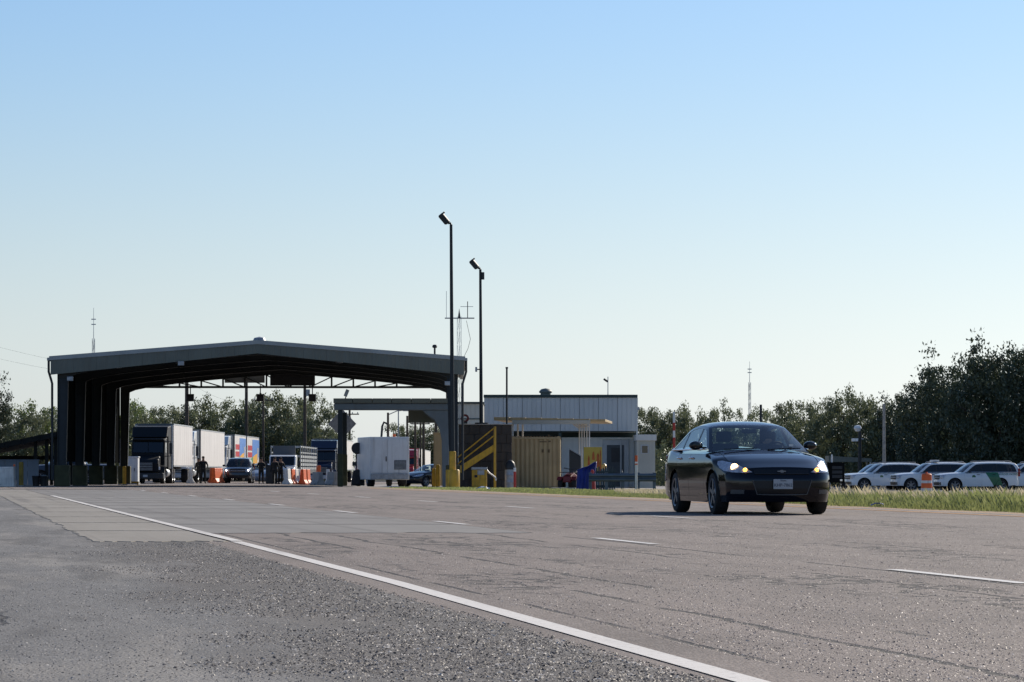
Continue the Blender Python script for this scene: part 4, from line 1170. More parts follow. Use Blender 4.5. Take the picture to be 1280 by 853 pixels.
cp(lowc, 'floodlight_stem', MATS['dark_metal'], (lx(431.5), 0.2, 4.14), (lx(432.5), 0.2, 4.30), 0.025, n=6)

# ------------------------------------------------------------------ lamp poles
mat('door_grey', (0.055, 0.065, 0.075), 0.5, var=0.1)
mat('pole_dark', (0.02, 0.026, 0.03), 0.55, 0.2, var=0.2, scale=2)
def lamp_pole(px, d, top_py, base_z, label, dpx=0.0):
    g = G(px, d); t = thing('light_pole', (g.x, g.y, base_z), label, 'light pole', 'tall shoebox light poles')
    h = PZ(top_py, d) - base_z
    ln = dpx / (F / d)
    MB().tube([(0, 0, 0), (ln * 0.5, 0, h * 0.5), (ln, 0, h)], [0.105, 0.085, 0.065], 12).build('pole', MATS['pole_dark'], t, smooth=True)
    M = Matrix.Rotation(R(50), 4, 'Y') @ Matrix.Rotation(R(8), 4, 'X')
    c = Vector((ln - 0.30, 0, h + 0.26))
    hd = MB().obox(c, (0.52, 0.34, 0.24), M).build('lamp_head', MATS['pole_dark'], t, bev=0.04)
    MB().obox(c + M @ Vector((0, 0, -0.125)), (0.44, 0.28, 0.02), M).build('lens', MATS['door_grey'], hd)
    MB().tube([(ln, 0, h - 0.02), (ln - 0.03, 0, h + 0.06), c + M @ Vector((0.26, 0, 0.0))], 0.05, 8).build('bracket', MATS['pole_dark'], t, smooth=True)
    MB().obox(c + M @ Vector((-0.22, 0, 0.15)), (0.07, 0.07, 0.12), M).build('photocell', MATS['pole_dark'], t)
    return t
p1 = lamp_pole(565.8, 152, 281, gz(PX(565.8, 152), 152) + 0.82, 'taller dark light pole on a yellow concrete base', -2.0)
m = MB().lathe([(0.30, -0.85), (0.31, -0.83), (0.31, -0.06), (0.28, -0.02), (0.001, -0.01)], (0, 0, 0), 'z', 28).build('concrete_base', MATS['yellow_paint'], p1, smooth=True)
MB().lathe([(0.145, -0.02), (0.145, 0.78), (0.11, 0.80)], (0, 0, 0), 'z', 16).build('yellow_sleeve', MATS['yellow_paint'], p1, smooth=True)
p2 = lamp_pole(602, 172, 337, 0.0, 'shorter dark light pole rising behind the brown block', -1.6)
bp(p2, 'junction_box', MATS['pole_dark'], -0.01, 0.14, -0.1, 0.1, PZ(341, 172) - 0.35, PZ(341, 172) + 0.02, 0.02)
MB().tube([(-0.1, 0, PZ(462, 172)), (-0.26, 0, PZ(462, 172))], 0.03, 6).build('camera_arm', MATS['pole_dark'], p2, smooth=True)
bp(p2, 'camera', MATS['galvanised'], -0.32, -0.22, -0.14, 0.14, PZ(465, 172), PZ(459, 172), 0.02)
cp(p2, 'base_flange', MATS['pole_dark'], (0, 0, PZ(530.5, 172)), (0, 0, PZ(528.5, 172)), 0.34, n=16)
th = thing('slim_post', (PX(633.5, 168), 168, 0), 'slim dark post standing on the brown block, right of the light poles', 'post')
cp(th, 'post', MATS['pole_dark'], (0, 0, 0), (0, 0, PZ(461, 168)), 0.05, 0.045, n=10); cp(th, 'cap', MATS['pole_dark'], (0, 0, PZ(461, 168)), (0, 0, PZ(459, 168)), 0.065, n=10)

# antenna mast on the canopy's right corner and the far masts
def lattice(t, h, w0, w1, z0=0.0, n=10, r=0.012):
    cs = [(math.cos(a), math.sin(a)) for a in (R(90), R(210), R(330))]
    for c in cs: MB().tube([(c[0] * w0, c[1] * w0, z0), (c[0] * w1, c[1] * w1, z0 + h)], r, 5).build('mast_leg', MATS['steel'], t, smooth=True)
    for i in range(n):
        z_a, z_b = z0 + h * i / n, z0 + h * (i + 1) / n
        wa, wb_ = w0 + (w1 - w0) * i / n, w0 + (w1 - w0) * (i + 1) / n
        for k in range(3):
            a, b = cs[k], cs[(k + 1) % 3]
            cp(t, 'mast_brace', MATS['steel'], (a[0] * wa, a[1] * wa, z_a), (b[0] * wb_, b[1] * wb_, z_b), r * 0.6, n=4)
ad = 185.0
am = thing('antenna_mast', (PX(574, ad), ad, 0), 'thin lattice antenna mast with a crossbar behind the canopy corner', 'antenna')
lattice(am, PZ(396, ad), 0.14, 0.12, 0, 12)
zb_ = PZ(398, ad); s = F / ad
MB().tube([(-18 / s, 0, zb_), (19 / s, 0, zb_)], 0.035, 6).build('crossbar', MATS['steel'], am, smooth=True)
MB().tube([(0, 0, zb_), (0, 0, PZ(386, ad))], [0.08, 0.005], 6).build('spike', MATS['dark_metal'], am, smooth=True)
cp(am, 'whip', MATS['steel'], (-16 / s, 0, zb_), (-16 / s, 0, PZ(364, ad)), 0.012, n=5)
cp(am, 'yagi_stem', MATS['dark_metal'], (10.5 / s, 0, zb_), (10.5 / s, 0, PZ(377, ad)), 0.022, n=6)
cp(am, 'yagi_boom', MATS['steel'], (1.5 / s, 0, PZ(383.5, ad)), (17.5 / s, 0, PZ(383.5, ad)), 0.014, n=5)
MB().tube([(9 / s, 0, PZ(401, ad)), (12 / s, 0, PZ(415, ad)), (14 / s, 0, PZ(424, ad)), (11 / s, 0, PZ(436, ad)), (4 / s, 0, PZ(450, ad))], 0.012, 5).build('cable', MATS['wire'], am, smooth=True)
for px, d, top, bot, lab in ((117, 420, 385, 440, 'thin far mast above the left end of the canopy roof'), (937, 480, 452, 525, 'thin far mast above the trees behind the sedan')):
    t = thing('radio_mast', (PX(px, d), d, -0.3), lab, 'mast', 'far radio masts')
    h = PZ(top, d) + 0.3
    lattice(t, h * 0.82, 0.2, 0.17, 0, 10, 0.035)
    cp(t, 'aerial', MATS['steel'], (0, 0, h * 0.82), (0, 0, h), 0.04, 0.02, n=6)
    for k, zz in enumerate((0.90, 0.93)): bp(t, 'dipole', MATS['steel'], -0.28, 0.28, -0.03, 0.03, h * zz, h * zz + 0.12, 0)

# ------------------------------------------------------------------ brown block, stair, machine, container
mat('brown_block', (0.052, 0.047, 0.043), 0.75, var=0.25, scale=1.4, dirt=0.4)
mat('tan_steel', (0.52, 0.385, 0.20), 0.6, var=0.12, scale=1.2, dirt=0.35)
mat('stencil', (0.16, 0.11, 0.05), 0.7, var=0.1)
bd = 166.0
blk = thing('block_platform', G(607, bd), 'dark brown masonry block with a flat top behind the yellow stair', 'platform')
s = F / bd; lx = lambda px: (px - 607) / s
zt_ = PZ(531.5, bd) - blk.location.z
# courses of blocks as pieces
nrow = 7; ncol = 5
for r_ in range(nrow):
    z0, z1 = zt_ * r_ / nrow, zt_ * (r_ + 1) / nrow - 0.012
    xs0 = lx(573); wtot = lx(640) - lx(573); bw = wtot / ncol
    x = xs0 - (bw / 2 if r_ % 2 else 0)
    while x < xs0 + wtot - 0.05:
        a, b = max(x, xs0), min(x + bw - 0.012, xs0 + wtot)
        if b - a > 0.1: bp(blk, 'block', MATS['brown_block'], a, b, 0.0, 4.0, z0, z1, 0.02)
        x += bw
bp(blk, 'core', MATS['brown_block'], lx(573) + 0.03, lx(640) - 0.03, 0.04, 3.96, 0, zt_ - 0.03, 0)
bp(blk, 'coping', MATS['concrete'], lx(572.5), lx(640.5), -0.05, 4.05, zt_, zt_ + 0.05, 0.015)
st = thing('stair', G(595, bd - 1.6), 'yellow steel stair with handrails climbing the brown block', 'stair')
lx = lambda px: (px - 595) / s
zz = lambda py: PZ(py, bd - 1.6) - st.location.z
for yv in (-0.45, 0.45):
    m = MB().prism([(lx(572), zz(594)), (lx(617), zz(564.5)), (lx(617), zz(556)), (lx(572), zz(585))], 'y', yv - 0.02, yv + 0.02).build('stringer', MATS['yellow_paint'], st)
    for (ya, yb) in ((574, 535.5), (582, 545)):
        MB().tube([(lx(570), yv, zz(ya)), (lx(617), yv, zz(yb))], 0.028, 8).build('handrail', MATS['yellow_paint'], st, smooth=True)
    bp(st, 'newel_post', MATS['yellow_paint'], lx(617), lx(619.8), yv - 0.05, yv + 0.05, 0, zz(533.5), 0.008)
    bp(st, 'newel_post', MATS['yellow_paint'], lx(569.5), lx(571.5), yv - 0.04, yv + 0.04, 0, zz(572), 0.008)
for i in range(9):
    t_ = (i + 0.5) / 9; x = lx(573 + 43 * t_); z = zz(592 - 29 * t_)
    bp(st, 'tread', MATS['galvanised'], x - 0.10, x + 0.10, -0.43, 0.43, z, z + 0.04, 0.004)
gm = thing('gate_operator', G(599.5, 160), 'yellow gate operator box with a short white arm below the stair', 'gate operator')
s1 = F / 160
bp(gm, 'cabinet', MATS['yellow_paint'], -0.36, 0.34, -0.28, 0.28, 0.05, 0.86, 0.02)
bp(gm, 'hood', MATS['galvanised'], -0.38, 0.36, -0.30, 0.30, 0.86, 0.98, 0.02)
bp(gm, 'panel', MATS['galvanised'], -0.10, 0.22, -0.295, -0.282, 0.62, 0.84, 0.004)
bp(gm, 'vent', MATS['grille_black'], -0.24, -0.10, -0.295, -0.282, 0.50, 0.62, 0.004)
bp(gm, 'plinth', MATS['dark_metal'], -0.40, 0.38, -0.32, 0.32, -0.02, 0.05, 0.01)
MB().tube([(0.34, -0.1, 0.86), (0.42, -0.12, 0.74), (0.74, -0.14, 0.50), (0.76, -0.14, 0.36)], 0.035, 8).build('arm', MATS['white_paint'], gm, smooth=True)
dr = thing('trash_barrel', G(637.5, 160), 'grey barrel with a black domed lid beside the tan container', 'barrel')
MB().lathe([(0.24, 0), (0.245, 0.3), (0.255, 0.32), (0.245, 0.34), (0.245, 0.62), (0.255, 0.64), (0.245, 0.66), (0.24, 0.90)], (0, 0, 0), 'z', 20).build('drum', MATS['galvanised'], dr, smooth=True)
MB().lathe([(0.26, 0.90), (0.265, 1.0), (0.22, 1.2), (0.12, 1.32), (0.001, 1.35)], (0, 0, 0), 'z', 20).build('domed_lid', MATS['black_plastic'], dr, smooth=True)
mk = thing('marker_post', G(643.5, 158), 'red and white marker post in front of the grey barrel', 'post')
for i, (z0, z1, mm) in enumerate(((0, 0.28, 'red_paint'), (0.28, 0.80, 'red_paint'), (0.80, 0.98, 'white_paint'))):
    cp(mk, 'band', MATS[mm], (0, 0, z0), (0, 0, z1), 0.06, n=10)
cd_ = 171.0
ct = thing('shipping_container', G(670, cd_), 'tan corrugated shipping container seen from its end', 'container', rz=R(-1))
s = F / cd_; hw = 30.3 / s; hh = 2.62
def corr(x0, x1, z0, z1, yv, n=10, dep=0.035):
    m = MB(); vs = []
    for q in range(n * 4 + 1):
        x = x0 + (x1 - x0) * q / (n * 4); yq = yv + (dep if q % 4 in (1, 2) else 0)
        vs += [(x, yq, z0), (x, yq, z1)]
    return m.add(vs, [(2 * q, 2 * q + 2, 2 * q + 3, 2 * q + 1) for q in range(n * 4)])
corr(-hw + 0.07, hw - 0.07, 0.14, hh - 0.12, 0.02).build('end_wall', MATS['tan_steel'], ct)
for sx in (-1, 1):
    bp(ct, 'corner_post', MATS['tan_steel'], sx * hw - (0.09 if sx > 0 else 0), sx * hw + (0.09 if sx < 0 else 0), 0, 0.1, 0, hh, 0.01)
    m = MB(); vs = []; n = 44
    for q in range(n * 4 + 1):
        y = 0.1 + 11.9 * q / (n * 4); x = sx * (hw - (0.035 if q % 4 in (1, 2) else 0)); vs += [(x, y, 0.12), (x, y, hh - 0.1)]
    m.add(vs, [(2 * q, 2 * q + 2, 2 * q + 3, 2 * q + 1) for q in range(n * 4)]).build('side_wall', MATS['tan_steel'], ct)
    for zz_ in (0.0, hh - 0.12): bp(ct, 'corner_casting', MATS['tan_steel'], sx * hw - (0.17 if sx > 0 else -0.0), sx * hw + (0.17 if sx < 0 else 0.0), -0.008, 0.16, zz_, zz_ + 0.125, 0.01)
for z0 in (0.02, hh - 0.13): bp(ct, 'end_rail', MATS['tan_steel'], -hw + 0.17, hw - 0.17, 0.0, 0.09, z0, z0 + 0.11, 0.008)
m = MB(); vs = []; n = 16
for q in range(n * 4 + 1):
    x = -hw + 2 * hw * q / (n * 4); zq = hh + (0.03 if q % 4 in (1, 2) else 0.0); vs += [(x, 0.05, zq), (x, 12.0, zq)]
m.add(vs, [(2 * q, 2 * q + 2, 2 * q + 3, 2 * q + 1) for q in range(n * 4)]).build('roof_sheet', MATS['tan_steel'], ct)
for (px, py, w, h) in ((676, 549, 7, 1.4), (679, 552.5, 9, 1.2), (687, 552, 3, 1.6), (678.5, 564, 2.6, 4), (686, 564, 2.6, 4), (686, 545, 2, 2.6)):
    x = (px - 670) / s; z = PZ(py, cd_) - ct.location.z
    bp(ct, 'stencil_mark', MATS['stencil'], x - w / s / 2, x + w / s / 2, 0.004, 0.016, z - h / s / 2, z + h / s / 2, 0)
tb = thing('tan_cabinet', G(548.5, 196), 'tall tan metal cabinet between the low canopy and yellow bollards', 'cabinet')
s = F / 196
bp(tb, 'body', MATS['tan_steel'], -6.5 / s, 6.5 / s, 0, 2.4, 0.1, 52 / s + 0.7, 0.02)
bp(tb, 'door', MATS['tan_steel'], -5.2 / s, 5.2 / s, -0.03, 0.0, 0.25, 48 / s + 0.6, 0.01)
bp(tb, 'cap', MATS['tan_steel'], -7.2 / s, 7.2 / s, -0.06, 2.45, 52 / s + 0.7, 52 / s + 0.78, 0.01)

# ------------------------------------------------------------------ building on the right
mat('blue_siding', (0.52, 0.545, 0.55), 0.5, 0.15, var=0.06, scale=0.5, dirt=0.15)
mat('green_trim', (0.012, 0.035, 0.036), 0.5, var=0.1)
mat('cream_siding', (0.52, 0.51, 0.44), 0.6, var=0.08, scale=0.7)
mat('office_white', (0.70, 0.69, 0.64), 0.6, var=0.07, scale=0.8, dirt=0.2)
mat('door_grey', (0.055, 0.065, 0.075), 0.5, var=0.1)
mat('door_frame', (0.48, 0.49, 0.49), 0.5, var=0.06)
hd_ = 240.0
hb = thing('metal_building', G(701, hd_), 'large blue-grey ribbed metal building with dark green roof trim', 'building')
s = F / hd_; lx = lambda px: (px - 701) / s
zz = lambda py: PZ(py, hd_) - hb.location.z
def ribs(x0, x1, z0, z1, yv, step, dep):
    m = MB(); vs = []; x = x0; k = 0
    while x < x1 - 1e-3:
        for dx, dy in ((0, 0), (step * 0.82, 0), (step * 0.86, -dep), (step * 0.96, -dep)):
            xx = min(x1, x + dx); vs += [(xx, yv + dy, z0), (xx, yv + dy, z1)]
        x += step
    vs += [(x1, yv, z0), (x1, yv, z1)]
    return m.add(vs, [(2 * q, 2 * q + 2, 2 * q + 3, 2 * q + 1) for q in range(len(vs) // 2 - 1)])
npn = 8
for i in range(npn):
    xa, xb = lx(605.5) + (lx(796) - lx(605.5)) * i / npn, lx(605.5) + (lx(796) - lx(605.5)) * (i + 1) / npn - 0.01
    ribs(xa, xb, zz(539), zz(496.5), 0.0, 0.33, 0.03).build('wall_panel', MATS['blue_siding'], hb)
for xw in (lx(605.5), lx(796)):
    MB().box(xw - 0.02, xw + 0.02, 0.02, 16, zz(539), zz(496)).build('end_wall', MATS['blue_siding'], hb)
bp(hb, 'roof', MATS['green_trim'], lx(604.5), lx(797), 0.05, 16, zz(496.4), zz(494.4), 0.02)
bp(hb, 'eave_trim', MATS['green_trim'], lx(604.5), lx(797), -0.12, 0.05, zz(497.2), zz(493.6), 0.02)
bp(hb, 'corner_trim', MATS['blue_siding'], lx(795.3), lx(797.2), -0.06, 0.1, zz(545), zz(497.3), 0.01)
bp(hb, 'upper_core', MATS['green_trim'], lx(606), lx(795.8), 0.012, 15.9, zz(539.6), zz(496.6), 0)
bp(hb, 'rear_wall', MATS['green_trim'], lx(606), lx(796), 15.8, 16, 0, zz(539.8), 0)
bp(hb, 'recess_wall', MATS['green_trim'], lx(606), lx(796), 2.6, 2.8, 0, zz(540.6), 0)
for px in (607, 700, 795): bp(hb, 'corner_column', MATS['green_trim'], lx(px) - 0.1, lx(px) + 0.1, 0.15, 0.4, 0, zz(540.6), 0)
m = MB().lathe([(0.36, 0), (0.36, 0.22), (0.46, 0.26), (0.46, 0.36), (0.30, 0.52), (0.001, 0.58)], (lx(682.5), 3.0, zz(494.6)), 'z', 18).build('roof_ventilator', MATS['canopy_panel'], hb, smooth=True)
bp(hb, 'downlight', MATS['galvanised'], lx(797.2), lx(799.5), -0.1, 0.2, zz(513), zz(509), 0.02)
cp(hb, 'camera_pole', MATS['steel'], (lx(760), 0.2, zz(494)), (lx(760), 0.2, zz(471)), 0.03, n=6)
MB().obox((lx(757.2), 0.2, zz(475.5)), (0.34, 0.12, 0.14), Matrix.Rotation(R(35), 4, 'Y')).build('camera', MATS['dark_metal'], hb, bev=0.02)
an = thing('annex_building', G(589, 228), 'small cream building with a green eave left of the blue-grey one', 'building')
s = F / 228; lx = lambda px: (px - 589) / s; zz = lambda py: PZ(py, 228) - an.location.z
ribs(lx(572), lx(604), 0, zz(505), 0.0, 0.3, 0.025).build('wall', MATS['cream_siding'], an)
bp(an, 'side_body', MATS['cream_siding'], lx(572), lx(604), 0.05, 8, 0, zz(505.5), 0)
bp(an, 'roof', MATS['green_trim'], lx(571), lx(605), -0.15, 8.1, zz(505), zz(502.5), 0.02)
bp(an, 'belt_trim', MATS['green_trim'], lx(572), lx(604), -0.05, -0.028, zz(524.5), zz(523.2), 0)
# portable office under the overhang with a door
of = thing('portable_office', G(745, 241.2), 'white portable office with a grey door under the overhang', 'building')
s = F / 241.2; lx = lambda px: (px - 745) / s; zz = lambda py: PZ(py, 241.2) - of.location.z
nb_ = 14
for i in range(nb_):
    z0, z1 = 0.25 + (zz(548.5) - 0.25) * i / nb_, 0.25 + (zz(548.5) - 0.25) * (i + 1) / nb_ - 0.012
    bp(of, 'siding_board', MATS['office_white'], lx(699), lx(753), -0.01 - 0.0, 0.03, z0, z1, 0.006)
    bp(of, 'siding_board', MATS['office_white'], lx(786.5), lx(796), -0.01, 0.03, z0, z1, 0.006)
bp(of, 'body', MATS['office_white'], lx(699), lx(796), 0.04, 1.2, 0.1, zz(549), 0)
bp(of, 'door_surround', MATS['door_frame'], lx(753.2), lx(786.3), -0.06, 0.035, 0.05, zz(550), 0.01)
dr_ = bp(of, 'door', MATS['door_grey'], lx(758.5), lx(780), -0.09, -0.062, 0.15, zz(556.5), 0.008)
MB().box(lx(764), lx(775), -0.10, -0.092, zz(578), zz(560)).build('door_pane', MATS['sign_dark'], dr_)
cp(of, 'door_handle', MATS['chrome'], (lx(778), -0.13, 1.15), (lx(778), -0.13, 1.3), 0.02, n=6)
bp(of, 'roof_edge', MATS['office_white'], lx(698), lx(797), -0.10, 1.2, zz(549), zz(547), 0.01)
for i, px in enumerate((776, 785, 792)): bp(of, 'conduit', MATS['door_frame'], lx(px) - 0.05, lx(px) + 0.05, -0.16, -0.10, 0.1, zz(549), 0.01)
sm_ = thing('small_office', G(808, 236), 'small white hut with one square window beyond the guardrail', 'building')
s = F / 236; lx = lambda px: (px - 808) / s; zz = lambda py: PZ(py, 236) - sm_.location.z
for i in range(6):
    xa, xb = lx(796) + (lx(819) - lx(796)) * i / 6, lx(796) + (lx(819) - lx(796)) * (i + 1) / 6 - 0.012
    bp(sm_, 'siding_board', MATS['cream_siding'], xa, xb, 0.0, 0.04, 0.1, zz(551), 0.006)
bp(sm_, 'body', MATS['cream_siding'], lx(796), lx(819), 0.05, 6, 0.1, zz(551.5), 0)
bp(sm_, 'roof', MATS['office_white'], lx(795), lx(820.5), -0.15, 6.2, zz(551), zz(543.5), 0.02)
w_ = bp(sm_, 'window_frame', MATS['door_frame'], lx(801), lx(811), -0.05, -0.002, zz(568), zz(556), 0.01)
MB().box(lx(802.5), lx(809.5), -0.062, -0.052, zz(566.5), zz(557.5)).build('pane', MATS['dark_glass'], w_)
MB().box(lx(802.5), lx(809.5), -0.055, -0.051, zz(566.5), zz(557.5)).build('blind', MATS['door_grey'], w_)
# tan carport with a row of white posts
cpd = 182.0
cc = thing('carport', G(690, cpd), 'low tan carport roof on a row of slim white posts', 'carport', rz=R(-4))
s = F / cpd; lx = lambda px: (px - 690) / s; zz = lambda py: PZ(py, cpd) - cc.location.z
for i in range(7):
    xa, xb = lx(617) + (lx(757) - lx(617)) * i / 7, lx(617) + (lx(757) - lx(617)) * (i + 1) / 7 - 0.015
    bp(cc, 'roof_panel', MATS['tan_steel'], xa, xb, 0, 9, zz(528 - 2.5 + 0.3 * i), zz(521.5 + 0.45 * i), 0.015)
bp(cc, 'fascia', MATS['cream_siding'], lx(640), lx(738), -0.06, 0.0, zz(530.5), zz(525.5), 0.015)
for i in range(5):
    y_ = 0.5 + i * 1.6; x_ = lx(737) - 0.10 * i - 0.07 * y_
    cp(cc, 'post', MATS['white_paint'], (x_, y_, 0), (x_, y_, zz(528)), 0.03, n=8)
    MB().tube([(x_, y_, zz(534)), (x_ - 0.35, y_, zz(528.5))], 0.03, 6).build('brace', MATS['white_paint'], cc, smooth=True)
for i in range(3):
    cp(cc, 'post', MATS['white_paint'], (lx(640), 0.5 + i * 4, 0), (lx(640), 0.5 + i * 4, zz(528)), 0.045, n=8)
# ------------------------------------------------------------------ trucks
mat('tractor_dark', (0.012, 0.014, 0.017), 0.6, var=0.1, coat=0.0, spec=0.2)
mat('tractor_white', (0.74, 0.74, 0.72), 0.35, var=0.04, coat=0.4)
mat('tractor_blue', (0.010, 0.018, 0.045), 0.3, var=0.05, coat=0.5)
mat('tractor_red', (0.50, 0.02, 0.035), 0.3, var=0.05, coat=0.5)
mat('trailer_white', (0.72, 0.69, 0.66), 0.5, var=0.05, scale=0.5, dirt=0.2)
mat('trailer_grey', (0.10, 0.11, 0.115), 0.55, var=0.12, scale=0.6, dirt=0.3)
mat('trailer_silver', (0.45, 0.46, 0.46), 0.4, 0.4, var=0.08)
mat('art_blue', (0.08, 0.24, 0.62), 0.5, var=0.15, scale=2)
mat('art_red', (0.62, 0.04, 0.05), 0.5, var=0.1)
mat('art_orange', (0.80, 0.42, 0.05), 0.5, var=0.12, scale=2)
mat('art_green', (0.05, 0.30, 0.11), 0.5, var=0.1)
def tractor(root, body, sleeper=True, nm='tractor'):
    """front bumper at y = 0, runs to +y; returns the cab part"""
    cab = MB().prism([(1.75, 1.1), (1.75, 2.05), (2.05, 2.95), (2.3, 3.05), (3.5, 3.15), (3.5, 1.1)], 'x', -1.12, 1.12).build(nm, body, root, bev=0.06)
    MB().prism([(0.25, 0.75), (0.18, 1.35), (0.35, 1.62), (1.1, 1.80), (1.74, 1.95), (1.74, 0.75)], 'x', -0.86, 0.86).build('hood', body, cab, bev=0.10, seg=3)
    if sleeper:
        MB().prism([(3.52, 0.95), (3.52, 3.15), (2.5, 3.13), (3.3, 3.85), (5.3, 3.95), (5.3, 0.95)], 'x', -1.2, 1.2).build('sleeper', body, cab, bev=0.07)
    MB().prism([(1.70, 2.10), (1.985, 2.84), (2.0, 2.84), (1.73, 2.10)], 'x', -1.0, -0.02).build('windshield', MATS['dark_glass'], cab)
    MB().prism([(1.70, 2.10), (1.985, 2.84), (2.0, 2.84), (1.73, 2.10)], 'x', 0.02, 1.0).build('windshield', MATS['dark_glass'], cab)
    bp(cab, 'visor', body, -1.05, 1.05, 1.80, 2.15, 2.93, 3.02, 0.02)
    bp(cab, 'grille', MATS['grille_black'], -0.48, 0.48, 0.10, 0.20, 0.85, 1.45, 0.02)
    for i in range(5): bp(cab, 'grille_bar', MATS['steel'], -0.46, 0.46, 0.075, 0.105, 0.92 + i * 0.11, 0.945 + i * 0.11, 0)
    bp(cab, 'bumper', MATS['steel'] if body is not MATS['tractor_dark'] else MATS['dark_metal'], -1.2, 1.2, 0.0, 0.35, 0.32, 0.72, 0.06)
    bp(cab, 'licence_plate', MATS['plate_white'], -0.15, 0.15, -0.01, 0.0, 0.45, 0.60, 0)
    for sx in (-1, 1):
        bp(cab, 'headlight', MATS['lamp_bowl'], min(sx * 0.62, sx * 0.95), max(sx * 0.62, sx * 0.95), 0.30, 0.42, 0.92, 1.15, 0.03)
        m = MB(); vs = []; fs = []; n_ = 10
        for x in (sx * 0.80, sx * 1.22):
            for i in range(n_ + 1):
                a = math.pi * i / n_
                vs.append((x, 1.15 + math.cos(a) * 0.62, 0.62 + math.sin(a) * 0.56)); vs.append((x, 1.15 + math.cos(a) * 0.68, 0.62 + math.sin(a) * 0.62))
        q = 2 * (n_ + 1)
        for i in range(n_):
            fs += [(2 * i, 2 * i + 1, 2 * i + 3, 2 * i + 2), (q + 2 * i, q + 2 * i + 2, q + 2 * i + 3, q + 2 * i + 1), (2 * i + 1, q + 2 * i + 1, q + 2 * i + 3, 2 * i + 3), (2 * i, 2 * i + 2, q + 2 * i + 2, q + 2 * i)]
        m.add(vs, fs).build('fender', body, cab)
        # mirror on its looped arm
        MB().tube([(sx * 1.12, 1.95, 2.85), (sx * 1.50, 1.85, 2.85), (sx * 1.54, 1.85, 2.5), (sx * 1.50, 1.85, 1.85), (sx * 1.12, 1.95, 1.85)], 0.03, 6).build('mirror_arm', MATS['dark_metal'], cab, smooth=True)
        bp(cab, 'mirror', MATS['dark_metal'], min(sx * 1.42, sx * 1.62), max(sx * 1.42, sx * 1.62), 1.83, 1.93, 2.0, 2.75, 0.03)
        bp(cab, 'side_window', MATS['dark_glass'], sx * 1.125 - 0.004, sx * 1.125 + 0.004, 2.15, 2.95, 2.1, 2.75, 0)
        cp(cab, 'exhaust_stack', MATS['steel'], (sx * 1.22, 3.62 if not sleeper else 5.5, 1.0), (sx * 1.22, 3.62 if not sleeper else 5.5, 4.0), 0.08, n=10)
        cp(cab, 'fuel_tank', MATS['steel'], (sx * 0.95, 2.6, 0.72), (sx * 0.95, 4.2, 0.72), 0.30, n=16)
        for yv in (1.15, 5.6, 6.9): wheel(cab, (sx * 1.03, yv, 0.51), 0.51, 0.30 if yv < 2 else 0.5, sx, MATS['steel'], 8, 0.58)
    bp(cab, 'frame_rail', MATS['dark_metal'], -0.45, 0.45, 0.4, 7.6, 0.62, 0.90, 0.02)
    return cab
def trailer(root, y0, ln, front, side, top=4.1, nm='trailer', wheels=True, w=1.29, bot=1.15, seams=9):
    tr = MB().box(-w, w, y0, y0 + ln, bot, top).build(nm, front, root, bev=0.02)
    n = seams
    for sx in (-1, 1):
        for i in range(n):
            a, b = y0 + 0.08 + (ln - 0.12) * i / n, y0 + 0.08 + (ln - 0.12) * (i + 1) / n - 0.025
            MB().box(min(sx * w, sx * (w + 0.012)), max(sx * w, sx * (w + 0.012)), a, b, bot + 0.10, top - 0.10).build('side_panel', side, tr)
        for z in (bot, top - 0.09): bp(tr, 'side_rail', MATS['steel'], min(sx * w, sx * (w + 0.03)), max(sx * w, sx * (w + 0.03)), y0 + 0.02, y0 + ln, z, z + 0.09, 0)
        bp(tr, 'landing_leg', MATS['dark_metal'], sx * 0.7 - 0.07, sx * 0.7 + 0.07, y0 + ln * 0.2, y0 + ln * 0.2 + 0.15, 0.15, bot, 0.01)
        if wheels:
            for yv in ((ln - 3.0, ln - 1.7) if ln > 10 else (ln - 1.6,)): wheel(tr, (sx * 1.03, y0 + yv, 0.51), 0.51, 0.5, sx, MATS['steel'], 8, 0.58)
    bp(tr, 'underframe', MATS['dark_metal'], -0.5, 0.5, y0 + 0.5, y0 + ln - 0.3, bot - 0.2, bot - 0.005, 0.01)
    return tr
def tz(x, d): return gz(x, d)
# first truck: dark tractor with a grey fronted trailer, side lit
t1 = thing('semi_truck', (-24.52, 229.5, tz(-24.5, 230)), 'foremost semi truck, dark in front, with a white trailer, left of the officers', 'truck', 'semi trucks queued beyond the canopy')
tractor(t1, MATS['tractor_dark'])
tr = trailer(t1, 6.0, 14.0, MATS['trailer_grey'], MATS['trailer_white'])
bp(tr, 'cooling_unit', MATS['trailer_grey'], -0.95, 0.95, 5.45, 5.99, 2.3, 3.95, 0.06)
t2 = thing('semi_truck', (-25.5, 259.5, tz(-25.5, 260)), 'white semi truck with a blank white trailer, second in the queue', 'truck', 'semi trucks queued beyond the canopy')
tractor(t2, MATS['tractor_white']); trailer(t2, 7.4, 22.0, MATS['trailer_grey'], MATS['trailer_white'])
t3 = thing('semi_truck', (-25.55, 292.0, tz(-25.5, 292)), 'white semi truck pulling two short trailers with colourful printed sides', 'truck', 'semi trucks queued beyond the canopy')
tractor(t3, MATS['tractor_white'])
